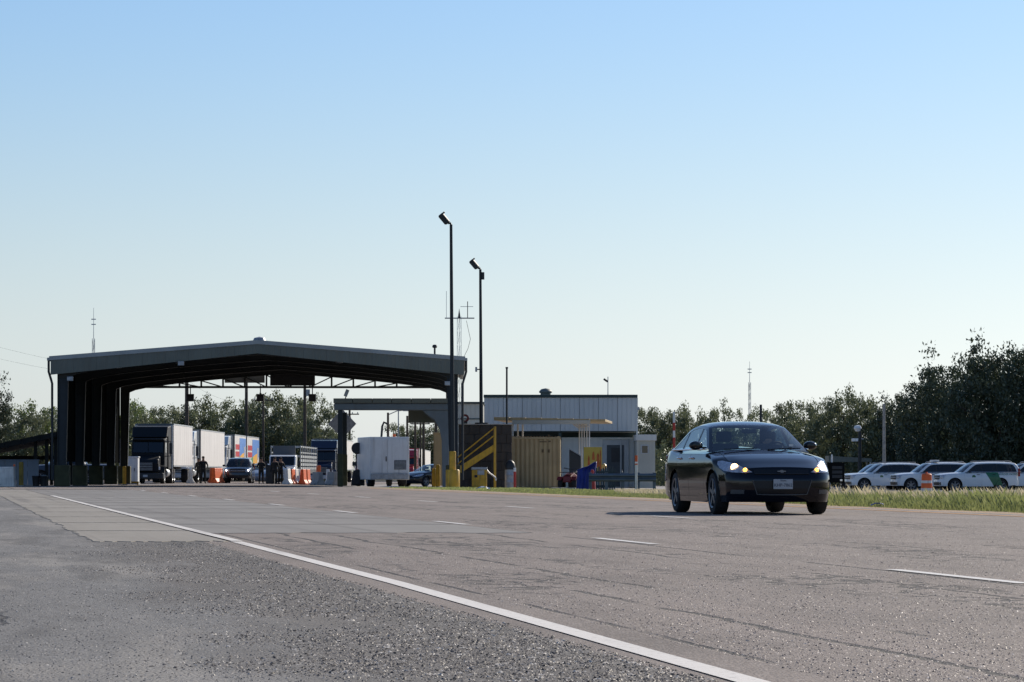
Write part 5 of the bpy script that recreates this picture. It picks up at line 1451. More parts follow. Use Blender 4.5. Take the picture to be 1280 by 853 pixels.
for (y0, ln) in ((8.2, 12.6), (22.0, 15.5)):
    tr = trailer(t3, y0, ln, MATS['trailer_grey'], MATS['trailer_white'])
    xw = 1.316
    def art(pts, mm, nm, lift=0.0):
        MB().prism([(y0 + u * ln, 1.2 + v * 2.85) for u, v in pts], 'x', xw + lift, xw + lift + 0.006).build(nm, MATS[mm], tr)
    art([(0.40, 0.35), (0.93, 0.35), (0.97, 0.92), (0.42, 0.92)], 'art_blue', 'printed_panel')
    art([(0.33, 0.04), (0.80, 0.04), (0.80, 0.47), (0.66, 0.44), (0.33, 0.30)], 'art_orange', 'printed_panel', 0.008)
    art([(0.28, 0.04), (0.45, 0.04), (0.45, 0.36), (0.28, 0.28)], 'art_green', 'printed_panel', 0.016)
    art([(0.78, 0.28), (0.88, 0.28), (0.90, 0.66), (0.80, 0.66)], 'white_clean', 'printed_panel', 0.012)
    for q, (u, wv) in enumerate(((0.06, 0.10), (0.18, 0.08), (0.28, 0.10))):
        art([(u, 0.56), (u + wv, 0.56), (u + wv, 0.72), (u, 0.72)], 'art_red', 'printed_letter', 0.01)
        art([(u, 0.34), (u + wv, 0.34), (u + wv, 0.50), (u, 0.50)], 'art_red', 'printed_letter', 0.01)
    art([(0.05, 0.12), (0.14, 0.12), (0.14, 0.30), (0.05, 0.30)], 'art_red', 'printed_letter', 0.01)
# white flatbed truck with livestock rails
t4 = thing('livestock_truck', (-17.15, 255.0, tz(-17, 255)), 'white truck hauling a silver slatted livestock trailer behind the officers', 'truck')
cab = MB().prism([(0, 0.55), (0.0, 1.05), (0.25, 1.2), (1.25, 1.35), (1.75, 2.05), (2.1, 2.15), (3.2, 2.15), (3.3, 0.55)], 'x', -1.0, 1.0).build('cab', MATS['tractor_white'], t4, bev=0.09, seg=3)
MB().prism([(1.22, 1.39), (1.68, 2.02), (1.70, 2.0), (1.26, 1.36)], 'x', -0.88, 0.88).build('windshield', MATS['dark_glass'], cab).location = (0, -0.03, 0.03)
bp(cab, 'grille', MATS['steel'], -0.5, 0.5, -0.03, 0.0, 0.72, 1.02, 0.01); bp(cab, 'bumper', MATS['steel'], -1.0, 1.0, -0.12, 0.05, 0.40, 0.64, 0.04)
for sx in (-1, 1):
    bp(cab, 'headlight', MATS['lamp_bowl'], min(sx * 0.58, sx * 0.92), max(sx * 0.58, sx * 0.92), -0.03, 0.02, 0.76, 0.98, 0.02)
    bp(cab, 'mirror', MATS['black_plastic'], min(sx * 1.1, sx * 1.35), max(sx * 1.1, sx * 1.35), 1.3, 1.4, 1.35, 1.7, 0.02)
    wheel(cab, (sx * 0.86, 0.85, 0.42), 0.42, 0.28, sx, MATS['steel'], 8, 0.6); wheel(cab, (sx * 0.86, 4.6, 0.42), 0.42, 0.4, sx, MATS['steel'], 8, 0.6)
bp(cab, 'headache_rack', MATS['trailer_grey'], -0.85, 0.85, 3.35, 3.5, 1.2, 2.85, 0.03)
bed = bp(t4, 'livestock_bed', MATS['dark_metal'], -1.08, 1.08, 3.6, 27.0, 0.75, 1.0, 0.02)
for sx in (-1, 1):
    for z in (1.05, 1.35, 1.65, 1.95, 2.3, 2.75): bp(bed, 'slat', MATS['trailer_silver'], min(sx * 1.05, sx * 1.1), max(sx * 1.05, sx * 1.1), 5.2, 27.0, z, z + (0.2 if z < 2 else 0.10), 0)
    for i in range(9): bp(bed, 'stanchion', MATS['trailer_silver'], min(sx * 1.10, sx * 1.15), max(sx * 1.10, sx * 1.15), 5.2 + i * 2.7, 5.32 + i * 2.7, 1.0, 2.9, 0)
for z in (1.05, 1.5, 2.0, 2.7): bp(bed, 'slat', MATS['trailer_silver'], -1.04, 1.04, 5.15, 5.2, z, z + 0.16, 0)
# dark blue truck with a pale trailer
t5 = thing('semi_truck', (-17.25, 312.0, tz(-17, 312)), 'dark blue semi truck with chrome stacks and a pale trailer left of the slim column', 'truck', 'semi trucks queued beyond the canopy')
tractor(t5, MATS['tractor_blue']); trailer(t5, 8.5, 24.0, MATS['trailer_grey'], MATS['trailer_white'])
t6 = thing('semi_truck', (-12.85, 418.0, tz(-12, 418)), 'far red semi truck with a white trailer right of the equipment truck', 'truck', 'semi trucks queued beyond the canopy')
tractor(t6, MATS['tractor_red']); trailer(t6, 8.5, 60.0, MATS['tractor_red'], MATS['trailer_white'], seams=6)

# white equipment truck seen from behind
eq = thing('equipment_truck', G(487, 210), 'white box equipment truck with a rear vent grille below the low canopy', 'truck', rz=R(11))
s = F / 208
box = MB().box(-1.22, 1.22, 0, 5.2, 0.42, 3.05).build('box_body', MATS['white_paint'], eq, bev=0.05)
for (x0, x1) in ((-1.08, -0.18), (-0.12, 1.08)): bp(box, 'rear_door', MATS['white_paint'], x0, x1, -0.035, -0.004, 0.85, 2.92, 0.012)
v = bp(box, 'vent_grille', MATS['door_grey'], 0.28, 1.02, -0.06, -0.036, 1.05, 1.62, 0.01)
for i in range(7): MB().box(0.31, 0.99, -0.072, -0.061, 1.09 + i * 0.075, 1.12 + i * 0.075).build('louvre', MATS['galvanised'], v)
cp(box, 'latch', MATS['dark_metal'], (-0.22, -0.06, 1.55), (-0.22, -0.06, 1.85), 0.03, n=6)
for x in (-0.98, 1.0): bp(box, 'tail_light', MATS['tail_red'], x - 0.12, x + 0.12, -0.03, -0.003, 0.52, 0.68, 0.01)
bp(box, 'rear_bumper', MATS['galvanised'], -1.18, 1.18, -0.12, -0.005, 0.44, 0.80, 0.02)
cabp = MB().prism([(5.3, 0.5), (5.3, 2.5), (6.3, 2.5), (6.8, 1.6), (7.6, 1.4), (7.6, 0.5)], 'x', -1.05, 1.05).build('cab', MATS['tractor_white'], eq, bev=0.06)
for sx in (-1, 1):
    wheel(eq, (sx * 0.98, 1.3, 0.45), 0.45, 0.45, sx, MATS['steel'], 8, 0.6); wheel(eq, (sx * 0.98, 6.4, 0.45), 0.45, 0.3, sx, MATS['steel'], 8, 0.6)
cp(box, 'beacon', MATS['orange_plastic'], (0.7, 2.6, 3.05), (0.7, 2.6, 3.25), 0.10, n=10)
MB().tube([(-0.35, 1.0, 3.05), (-0.30, 1.0, 3.7), (-0.2, 1.0, 3.95), (0.05, 1.0, 3.85)], 0.07, 8).build('sensor_arm', MATS['dark_metal'], box, smooth=True)
fn = thing('drum_fan', G(445.5, 214), 'black round fan on a stand left of the equipment truck', 'fan')
s = F / 200
zc = 1.9 + 0.45; 
MB().lathe([(0.34, -0.12), (0.36, -0.10), (0.36, 0.12), (0.34, 0.14), (0.12, 0.15), (0.001, 0.15)], (0.05, 0, zc), 'y', 24).build('drum', MATS['black_plastic'], fn, smooth=True)
cp(fn, 'stand', MATS['dark_metal'], (0, 0.05, 0.3), (0, 0.05, zc - 0.3), 0.035, n=8)
bp(fn, 'control_box', MATS['black_plastic'], -0.25, 0.0, -0.08, 0.1, 1.25, 1.5, 0.02)
MB().prism([(-0.35, 0.02), (0.5, 0.02), (0.45, 0.85), (0.1, 1.05), (-0.2, 0.95)], 'y', -0.1, 0.7).build('base_cart', MATS['black_plastic'], fn, bev=0.05)
bp(fn, 'battery', MATS['dark_metal'], -0.15, 0.25, -0.28, -0.1, 0.1, 0.6, 0.03)
# road signs and poles
ds = thing('diamond_sign', G(430, 196), 'grey back of a diamond road sign behind the slim column', 'road sign')
s = F / 196; zc = PZ(530, 196) - ds.location.z; r_ = 17.5 / s
MB().prism([(-r_ * 1.0 - 0.1, zc), (-0.06 - 0.06, zc - r_), (0.06 - 0.1, zc - r_), (r_ * 0.88, zc), (-0.05, zc + r_), (-0.15, zc + r_)], 'y', -0.004, 0.004).build('sign_plate', MATS['galvanised'], ds)
for x in (-0.05, 0.12): cp(ds, 'post', MATS['galvanised'], (x, -0.06, 0), (x, -0.06, zc + r_ * 0.6), 0.035, n=8)
for z in (-0.35, 0.35): bp(ds, 'brace', MATS['galvanised'], -0.5, 0.4, -0.03, -0.006, zc + z - 0.03, zc + z + 0.03, 0)
def util_pole(px, d, top, lab, arm=None, r=0.13, mt='wood_pole', lamp=None, group='utility poles behind the checkpoint'):
    g = G(px, d); t = thing('utility_pole', g, lab, 'pole', group)
    h = PZ(top, d) - g.z
    cp(t, 'pole', MATS[mt], (0, 0, 0), (0, 0, h), r * 1.15, r * 0.8, n=10)
    if arm:
        z = PZ(arm, d) - g.z
        bp(t, 'crossarm', MATS[mt], -1.0, 1.0, -0.16, -0.06, z - 0.06, z + 0.06, 0.01)
        for x in (-0.85, -0.3, 0.3, 0.85): cp(t, 'insulator', MATS['galvanised'], (x, -0.11, z + 0.06), (x, -0.11, z + 0.22), 0.05, n=6)
    if lamp:
        MB().tube([(0, 0, h - 0.2), (lamp * 0.8, 0, h + 0.15), (lamp * 1.4, 0, h + 0.2)], 0.04, 6).build('lamp_arm', MATS['steel'], t, smooth=True)
        bp(t, 'lamp_head', MATS['galvanised'], min(lamp * 1.3, lamp * 1.9), max(lamp * 1.3, lamp * 1.9), -0.12, 0.12, h + 0.12, h + 0.26, 0.03)
    return t
util_pole(233.5, 330, 452, 'dark utility pole rising from the foremost truck trailer', r=0.2)
util_pole(308, 340, 455, 'dark utility pole above the printed trailers, between two hanging signal boxes', r=0.17)
tp = util_pole(381, 335, 452, 'utility pole with a transformer seen below the dark sign panel', r=0.16)
cp(tp, 'transformer', MATS['galvanised'], (0.3, 0, PZ(492, 335) + 0.2), (0.3, 0, PZ(485, 335) + 0.3), 0.22, n=12)
util_pole(329, 330, 499, 'short utility pole with crossarm at the top of the trees', arm=500.5, r=0.12)
util_pole(437, 360, 512, 'utility pole with crossarm just right of the diamond sign', arm=518, r=0.14)
util_pole(485, 300, 516, 'utility pole with a lamp arm above the equipment truck', lamp=1.0, r=0.12)
util_pole(498, 330, 514, 'thin pale pole above the beacon of the equipment truck', r=0.07, mt='galvanised')
util_pole(509, 350, 520, 'left of the dark poles standing under the low canopy edge', r=0.13)
util_pole(519, 345, 520, 'middle one of the dark poles standing under the low canopy edge', r=0.13)
util_pole(525.5, 355, 527, 'short pole with crossarm between the dark poles under the low canopy', arm=530, r=0.10)
util_pole(529.5, 330, 520, 'right of the dark poles standing under the low canopy edge', r=0.14)
util_pole(545, 330, 515, 'dark pole beside the curved bracket of the low canopy', r=0.16)
util_pole(951, 240, 506, 'black post with a camera behind the roof of the sedan', r=0.11, mt='pole_dark')
util_pole(1105, 238, 505, 'pale wooden pole in front of the dark trees above the patrol vehicles', r=0.12, mt='pale_wood_pole')
def wire(p0, p1, sag, lab):
    pts = [Vector(p0).lerp(Vector(p1), i / 14) + Vector((0, 0, -4 * sag * (i / 14) * (1 - i / 14))) for i in range(15)]
    tag(MB().tube(pts, 0.009, 4).build('power_line', MATS['wire'], None, smooth=True), lab, 'cable', 'power lines')
wire((PX(-60, 330), 330, PZ(418, 330)), (PX(233, 330), 330, PZ(474, 330)), 0.6, 'upper faint power line crossing the sky left of the canopy')
wire((PX(-60, 330), 330, PZ(434, 330)), (PX(233, 330), 330, PZ(482, 330)), 0.6, 'lower faint power line crossing the sky left of the canopy')
wire((PX(233, 330), 330, PZ(474, 330)), (PX(329, 330), 330, PZ(500, 330)), 1.0, 'sagging power line seen through the canopy')

# ------------------------------------------------------------------ barriers, bollards and small things
def jersey(loc, lab, m, rz=0.0, ln=1.8, h=1.05, name='barrier', group='plastic and concrete lane barriers'):
    t = thing(name, loc, lab, 'barrier', group, rz)
    MB().prism([(-0.30, 0), (0.30, 0), (0.29, 0.10), (0.15, 0.34), (0.11, h), (-0.11, h), (-0.15, 0.34), (-0.29, 0.10)], 'y', -ln / 2, ln / 2).build('body', m, t, bev=0.03)
    for q in (-0.28, 0.28): bp(t, 'forklift_slot', MATS['grille_black'], -0.305, 0.305, q * ln - 0.12, q * ln + 0.12, 0.015, 0.09, 0)
    bp(t, 'coupling', m, -0.04, 0.04, -ln / 2 - 0.05, -ln / 2, 0.3, h - 0.15, 0.01)
    return t
W_, O_ = MATS['white_plastic'], MATS['orange_plastic']
for px, d, m, lab in ((359.5, 236, W_, 'white plastic lane barrier nearest the officers'), (365, 239, O_, 'orange plastic barrier wedged between the white ones'), (369.5, 242, W_, 'white plastic lane barrier in the middle of the row'),
                      (374.5, 246, W_, 'white plastic lane barrier next to the orange pair'), (379, 240, O_, 'orange plastic lane barrier, left one of the bright pair'), (384, 243, O_, 'orange plastic lane barrier, right one of the bright pair')):
    jersey(G(px, d), lab, m, R(-9), 0.95, 1.08)
jersey(G(397, 212), 'grey concrete barrier left of the slim column, supporting an orange one', MATS['concrete'], R(14), 2.2, 0.82)
jersey(G(416, 205), 'grey concrete barrier against the foot of the slim column', MATS['concrete'], R(14), 2.2, 0.82)
jersey(G(398, 226), 'orange barrier raised above the grey concrete one', O_, R(6), 1.6, 1.30)
jersey(G(410, 236), 'narrow white and red barrier between the two concrete ones', W_, R(4), 0.8, 1.1)
jersey(G(271.5, 247), 'orange plastic barrier left of the dark SUV', O_, R(-14), 1.7, 1.08)
jersey(G(264.5, 252), 'orange plastic barrier partly hidden behind a dark officer', O_, R(6), 1.7, 1.08)
jersey(G(238, 238), 'small white and orange barrier beside the foremost truck wheels', W_, R(6), 0.8, 0.95)
def bollard(px, d, h, lab, m='yellow_paint', r=0.11):
    t = thing('bollard', G(px, d), lab, 'bollard', 'yellow bollards')
    MB().lathe([(r, 0), (r, h - 0.06), (r * 0.8, h - 0.015), (0.001, h)], (0, 0, 0), 'z', 14).build('post', MATS[m], t, smooth=True)
    MB().lathe([(r * 1.5, 0), (r * 1.5, 0.04), (r, 0.05)], (0, 0, 0), 'z', 14).build('collar', MATS['concrete'], t, smooth=True)
    return t
bollard(151, 192, 1.08, 'sunlit yellow bollard, left one of the pair by the foremost truck')
bollard(155.5, 189, 1.05, 'sunlit yellow bollard, right one of the pair by the foremost truck')
bollard(547.5, 172, 1.15, 'tall yellow bollard left of the light pole base')
bollard(542.5, 176, 1.0, 'yellow bollard half in the shade of the low canopy')
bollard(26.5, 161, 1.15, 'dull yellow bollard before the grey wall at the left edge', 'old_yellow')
ws = thing('wheel_stop', G(164, 190), 'low pale yellow rail on the ground left of the foremost truck', 'rail')
bp(ws, 'rail', MATS['old_yellow'], -0.42, 0.42, -0.06, 0.06, 0.10, 0.20, 0.01)
for x in (-0.35, 0.35): cp(ws, 'foot', MATS['old_yellow'], (x, 0, 0), (x, 0, 0.1), 0.04, n=8)
ub = thing('utility_cabinet', G(162, 208), 'pale grey utility cabinet between the yellow bollards and foremost truck', 'cabinet')
bp(ub, 'body', MATS['white_paint'], -0.50, 0.50, 0, 0.9, 0.1, 1.62, 0.03); bp(ub, 'lid', MATS['white_clean'], -0.54, 0.54, -0.04, 0.94, 1.62, 1.70, 0.02)
bp(ub, 'door', MATS['white_paint'], -0.42, 0.42, -0.03, -0.004, 0.2, 1.55, 0.01); cp(ub, 'handle', MATS['dark_metal'], (0.3, -0.06, 0.8), (0.3, -0.06, 1.0), 0.02, n=6); bp(ub, 'plinth', MATS['concrete'], -0.55, 0.55, -0.05, 0.95, 0, 0.1, 0.01)
wp = thing('white_post', G(150, 196), 'thin pale post above the sunlit bollards', 'post'); cp(wp, 'post', MATS['galvanised'], (0, 0, 0), (0, 0, 2.6), 0.045, n=8); cp(wp, 'cap', MATS['galvanised'], (0, 0, 2.6), (0, 0, 2.64), 0.06, n=8)
# left edge
mat('shed_dark', (0.020, 0.024, 0.024), 0.7, var=0.2)
mat('grey_wall', (0.26, 0.30, 0.35), 0.7, var=0.12, scale=1.0, dirt=0.25)
sh = thing('lean_to_shed', G(35, 172), 'dark lean-to roof on posts at the left picture edge', 'shed')
s = F / 172; lx = lambda px: (px - 35) / s; zz = lambda py: PZ(py, 172) - sh.location.z
for i in range(6):
    pa, pb = -60 + 131 * i / 6, -60 + 131 * (i + 1) / 6 - 0.4
    za = lambda p: zz(540 + (70 - p) * 0.20)
    MB().prism([(lx(pa), za(pa)), (lx(pb), za(pb)), (lx(pb), za(pb) - 0.26), (lx(pa), za(pa) - 0.30)], 'y', 0, 7).build('roof_panel', MATS['shed_dark'], sh)
for px in (-50, 43, 57, 68):
    for yv in (0.4, 6.4): bp(sh, 'post', MATS['shed_dark'], lx(px) - 0.08, lx(px) + 0.08, yv - 0.08, yv + 0.08, 0, zz(541 + (70 - px) * 0.20) - 0.2, 0.01)
bp(sh, 'beam', MATS['shed_dark'], lx(-55), lx(70), 6.6, 6.75, zz(552) - 0.9, zz(552) - 0.7, 0)
gw = thing('panel_wall', G(10, 166), 'low blue-grey panel wall behind the white barricade at the left edge', 'wall')
s = F / 166; lx = lambda px: (px - 10) / s
for i in range(7):
    bp(gw, 'panel', MATS['grey_wall'], lx(-50) + i * 0.545, lx(-50) + (i + 1) * 0.545 - 0.012, 0, 0.06, 0.06, 1.22, 0.008)
bp(gw, 'cap_rail', MATS['grey_wall'], lx(-51), lx(49), -0.03, 0.09, 1.22, 1.28, 0.01); bp(gw, 'footing', MATS['concrete'], lx(-51), lx(49), -0.08, 0.14, -0.05, 0.06, 0.01)
bc = thing('barricade', G(8, 150), 'white plastic barricade with a pale orange end post at the left edge', 'barricade')
s = F / 150
b_ = bp(bc, 'panel', W_, -26 / s, 10 / s, -0.09, 0.09, 0.0, 0.80, 0.03)
for i in range(5): bp(b_, 'rib', W_, -20 / s + i * 6.2 / s, -18.6 / s + i * 6.2 / s, -0.12, -0.091, 0.1, 0.42, 0.008)
bp(bc, 'top_rail', W_, -26 / s, 10 / s, -0.05, 0.05, 0.80, 0.88, 0.02)
MB().tube([(10.2 / s, -0.1, 0.95), (10.4 / s, -0.1, 0.6), (11.6 / s, -0.1, 0.0)], 0.035, 8).build('end_post', MATS['pale_wood_pole'], bc, smooth=True)
bp(bc, 'end_cap', MATS['orange_plastic'], 9.2 / s, 11.4 / s, -0.16, -0.04, 0.90, 0.99, 0.01)
for px, lab in ((45, 'black bin below the lean-to shed, left one'), (54.5, 'black bin below the lean-to shed, right one')):
    t = thing('rubbish_bin', G(px, 163), lab, 'bin', 'black bins by the shed')
    MB().lathe([(0.15, 0), (0.18, 0.42), (0.19, 0.45)], (0, 0, 0), 'z', 14).build('tub', MATS['black_plastic'], t, smooth=True); MB().lathe([(0.20, 0.45), (0.19, 0.50), (0.001, 0.54)], (0, 0, 0), 'z', 14).build('lid', MATS['black_plastic'], t, smooth=True)
# clutter by the right building
tarp = thing('blue_tarp', G(734, 146), 'bright blue tarp draped over a slanted load in front of the yellow board', 'tarp')
mat('tarp_blue', (0.006, 0.018, 0.20), 0.45, var=0.2, scale=5, bump=0.6, bscale=6)
s = F / 146
out = [(-13.5, 0), (4, 0), (6.5, 14), (11.5, 22), (12, 35), (9, 36), (0, 29), (-5, 27), (-12, 27)]
nrow = 14; ncol = 18; vs = []; fs = []
def edge_at(h):
    L_ = np.interp(h, [0, 27, 30, 36], [-13.2, -12.2, 0.5, 9.5]); R2 = np.interp(h, [0, 14, 22, 36], [4, 7, 11.5, 12.2]); return L_, R2
for i in range(nrow + 1):
    h = 36 * i / nrow; l_, r2 = edge_at(h)
    for j in range(ncol + 1):
        t_ = j / ncol; x = l_ + (r2 - l_) * t_
        fold = 0.05 * math.sin(j * 1.7 + i * 0.25) + 0.03 * math.sin(j * 3.1 - i * 0.4)
        vs.append((x / s, -0.25 + 0.25 * (2 * t_ - 1) ** 2 + fold + 0.25 * h / 36, h / s))
back = [(x, 0.75, z) for x, y, z in vs]
n1 = len(vs)
for i in range(nrow):
    for j in range(ncol):
        a = i * (ncol + 1) + j; fs.append((a, a + 1, a + ncol + 2, a + ncol + 1)); fs.append((n1 + a, n1 + a + ncol + 1, n1 + a + ncol + 2, n1 + a + 1))
for i in range(nrow):
    for j in (0, ncol): a = i * (ncol + 1) + j; b = a + ncol + 1; fs.append((a, b, n1 + b, n1 + a))
for j in range(ncol): a = nrow * (ncol + 1) + j; fs.append((a, a + 1, n1 + a + 1, n1 + a))
MB().add(vs + back, fs).build('sheet', MATS['tarp_blue'], tarp, smooth='all')
bp(tarp, 'skid', MATS['red_paint'], -11 / s, -2 / s, -0.1, 0.6, -0.02, 0.05, 0.01)
yb = thing('notice_board', G(741.5, 150), 'yellow notice board with worn orange figures behind the blue tarp', 'notice board')
mat('board_yellow', (0.50, 0.36, 0.06), 0.6, var=0.12, scale=2, dirt=0.3); mat('board_orange', (0.42, 0.10, 0.02), 0.6, var=0.3, scale=6)
s = F / 150; zz = lambda py: PZ(py, 150) - yb.location.z
bp(yb, 'board', MATS['board_yellow'], -12 / s, 11 / s, 0, 0.05, zz(590), zz(559), 0.008)
for (a, b, c_, d_) in ((-7, -4, 582, 569), (-1.5, 2, 575, 564), (4, 8, 584, 566), (8, 10.2, 590, 562)): MB().prism([(a / s, zz(c_)), (b / s, zz(c_)), ((b - 0.6) / s, zz(d_ + 3)), ((a + b) / 2 / s, zz(d_)), ((a + 0.5) / s, zz(d_ + 3))], 'y', -0.012, -0.002).build('printed_figure', MATS['board_orange'], yb)
for x in (-10.5, 9.5): bp(yb, 'leg', MATS['tan_steel'], x / s - 0.04, x / s + 0.04, 0.055, 0.12, 0, zz(570), 0.005)
co_ = thing('traffic_cone', G(740.5, 142), 'tall red traffic cone between the blue tarp and slatted crate', 'cone')
MB().lathe([(0.14, 0.03), (0.12, 0.35), (0.085, 0.60), (0.06, 0.70), (0.075, 0.78), (0.05, 0.86), (0.001, 0.87)], (0, 0, 0), 'z', 16).build('cone', MATS['red_paint'], co_, smooth=True); bp(co_, 'base', MATS['black_rubber'], -0.19, 0.19, -0.19, 0.19, 0, 0.035, 0.01)
MB().lathe([(0.113, 0.40), (0.096, 0.52)], (0, 0, 0), 'z', 16).build('collar', MATS['white_paint'], co_, smooth=True)
mat('teal_wood', (0.035, 0.055, 0.065), 0.7, var=0.25, scale=4)
sc_ = thing('slatted_crate', G(757, 146), 'dark teal crate of upright slats behind the guardrail end', 'crate')
s = F / 146
for i in range(9): bp(sc_, 'slat', MATS['teal_wood'], -12 / s + i * 2.75 / s, -12 / s + i * 2.75 / s + 0.065, -0.02, 0.02, 0, 0.98 + 0.06 * math.sin(i * 2.1), 0.005)
for z in (0.15, 0.75): bp(sc_, 'rail', MATS['teal_wood'], -12.4 / s, 12.4 / s, 0.022, 0.06, z, z + 0.09, 0.005)
bl = thing('amber_lamp', G(755, 149), 'small lit amber lamp on a post right of the yellow board', 'lamp')
cp(bl, 'post', MATS['dark_metal'], (0, 0, 0), (0, 0, 0.95), 0.03, n=8); mat('amber_plastic', (0.75, 0.42, 0.10), 0.35, var=0.15, scale=20); MB().lathe([(0.06, 0.93), (0.11, 0.98), (0.11, 1.10), (0.05, 1.17), (0.001, 1.18)], (0, 0, 0), 'z', 14).build('lens', MATS['amber_plastic'], bl, smooth=True)
gd = thing('guardrail', G(785, 138), 'dark blue-grey steel guardrail with posts in front of the office', 'guardrail')
mat('rail_blue', (0.10, 0.13, 0.16), 0.5, 0.3, var=0.2, scale=3, dirt=0.2)
s = F / 138
pf = [(0.0, 0.40), (-0.07, 0.45), (-0.07, 0.50), (-0.01, 0.55), (-0.01, 0.57), (-0.07, 0.62), (-0.07, 0.67), (0.0, 0.72), (0.02, 0.72), (-0.05, 0.66), (-0.05, 0.62), (0.01, 0.57), (0.01, 0.55), (-0.05, 0.50), (-0.05, 0.45), (0.02, 0.40)]
for (pa, pb) in ((736, 778), (778.3, 820)): MB().prism(pf, 'x', (pa - 785) / s, (pb - 785) / s).build('rail', MATS['rail_blue'], gd)
for px in (738, 758, 778, 798, 818): bp(gd, 'post', MATS['rail_blue'], (px - 785) / s - 0.06, (px - 785) / s + 0.06, 0.025, 0.17, -0.05, 0.76, 0.008)
for px, d, lab in ((795.3, 134, 'white delineator post with an orange top in front of the guardrail'),):
    t = thing('delineator', G(px, d), lab, 'post'); cp(t, 'tube', MATS['white_plastic'], (0, 0, -0.05), (0, 0, 1.05), 0.05, n=10); cp(t, 'orange_sleeve', MATS['orange_plastic'], (0, 0, 1.05), (0, 0, 1.42), 0.055, n=10); cp(t, 'white_band', MATS['white_clean'], (0, 0, 1.10), (0, 0, 1.17), 0.058, n=10)
rw = thing('striped_pole', G(842.5, 150), 'upright red and white pole just left of the sedan roof', 'pole')
h = PZ(515, 150) - rw.location.z; z = 0; i = 0
for (za, zb2, mm) in ((0, 1.9, 'white_paint'), (1.9, 2.35, 'red_paint'), (2.35, 2.65, 'white_paint'), (2.65, 3.0, 'red_paint'), (3.0, h, 'white_paint')): cp(rw, 'band', MATS[mm], (0, 0, za), (0, 0, zb2), 0.055 if 'red' in mm else 0.052, n=10)
# red machine beside the container
mat('quad_red', (0.16, 0.012, 0.014), 0.5, var=0.2)
at = thing('quad_bike', G(711, 160), 'red and black quad bike between the tan container and blue tarp', 'quad bike', rz=R(-25))
for (x, y) in ((-0.36, 0), (0.36, 0), (-0.36, 1.2), (0.36, 1.2)): wheel(at, (x, y, 0.27), 0.27, 0.22, 1 if x > 0 else -1, MATS['steel'], 5, 0.5)
MB().prism([(-0.3, 0.35), (-0.25, 0.65), (0.2, 0.80), (0.5, 0.70), (1.1, 0.75), (1.5, 0.62), (1.4, 0.4)], 'x', -0.2, 0.2).build('body', MATS['quad_red'], at, bev=0.05)
for x in (-0.36, 0.36):
    for y in (0, 1.2): MB().prism([(y - 0.33, 0.45), (y - 0.2, 0.62), (y + 0.2, 0.62), (y + 0.33, 0.45), (y + 0.18, 0.56), (y - 0.18, 0.56)], 'x', x - 0.12, x + 0.12).build('mudguard', MATS['quad_red'], at)
bp(at, 'seat', MATS['black_plastic'], -0.17, 0.17, 0.5, 1.2, 0.76, 0.88, 0.04)
MB().tube([(-0.4, 0.35, 1.02), (-0.2, 0.25, 1.0), (0, 0.2, 0.95), (0.2, 0.25, 1.0), (0.4, 0.35, 1.02)], 0.022, 8).build('handlebar', MATS['black_plastic'], at, smooth=True)
cp(at, 'steering_stem', MATS['black_plastic'], (0, 0.12, 0.7), (0, 0.2, 0.96), 0.03, n=8)
for y in (-0.1, 1.35): bp(at, 'rack', MATS['dark_metal'], -0.36, 0.36, y - 0.2, y + 0.2, 0.80, 0.83, 0.005)
bb = thing('black_cabinet', G(719, 166), 'black slanted equipment case under the carport posts', 'equipment case')
MB().prism([(-0.28, 0.5), (0.28, 0.5), (0.28, 1.62), (-0.28, 1.95)], 'y', 0, 0.6).build('case', MATS['black_plastic'], bb, bev=0.03)
MB().prism([(-0.30, 1.97), (0.30, 1.62), (0.30, 1.66), (-0.30, 2.01)], 'y', -0.03, 0.63).build('lid', MATS['galvanised'], bb); bp(bb, 'stand', MATS['dark_metal'], -0.2, 0.2, 0.1, 0.5, 0, 0.5, 0.01)
for (px, d, rz, lab) in ((699, 150, 5, 'flat concrete slab lying before the container, left one'), (711, 149, -4, 'flat concrete slab lying before the container, right one')):
    t = thing('ground_slab', G(px, d), lab, 'slab', 'flat slabs before the container', R(rz)); bp(t, 'slab', MATS['concrete'], -0.3, 0.3, -0.4, 0.4, 0, 0.10, 0.02); bp(t, 'lifting_eye', MATS['dark_metal'], -0.05, 0.05, -0.03, 0.03, 0.10, 0.13, 0.005)
mat('dark_red', (0.12, 0.012, 0.014), 0.6, var=0.2)
rv = thing('hose_reel', G(581, 165), 'small dark red hose reel on top of the brown block', 'hose reel')
rv.location.z = PZ(530, 166)
MB().lathe([(0.10, -0.06), (0.20, -0.06), (0.20, 0.06), (0.10, 0.06)], (0, 0.6, 0.26), 'y', 20, closed=True).build('reel', MATS['dark_red'], rv, smooth=True); bp(rv, 'stand', MATS['dark_metal'], -0.12, 0.12, 0.5, 0.7, 0.0, 0.10, 0.01)
cp(rv, 'valve', MATS['dark_metal'], (-0.12, 0.6, 0.1), (-0.12, 0.6, 0.5), 0.03, n=8)
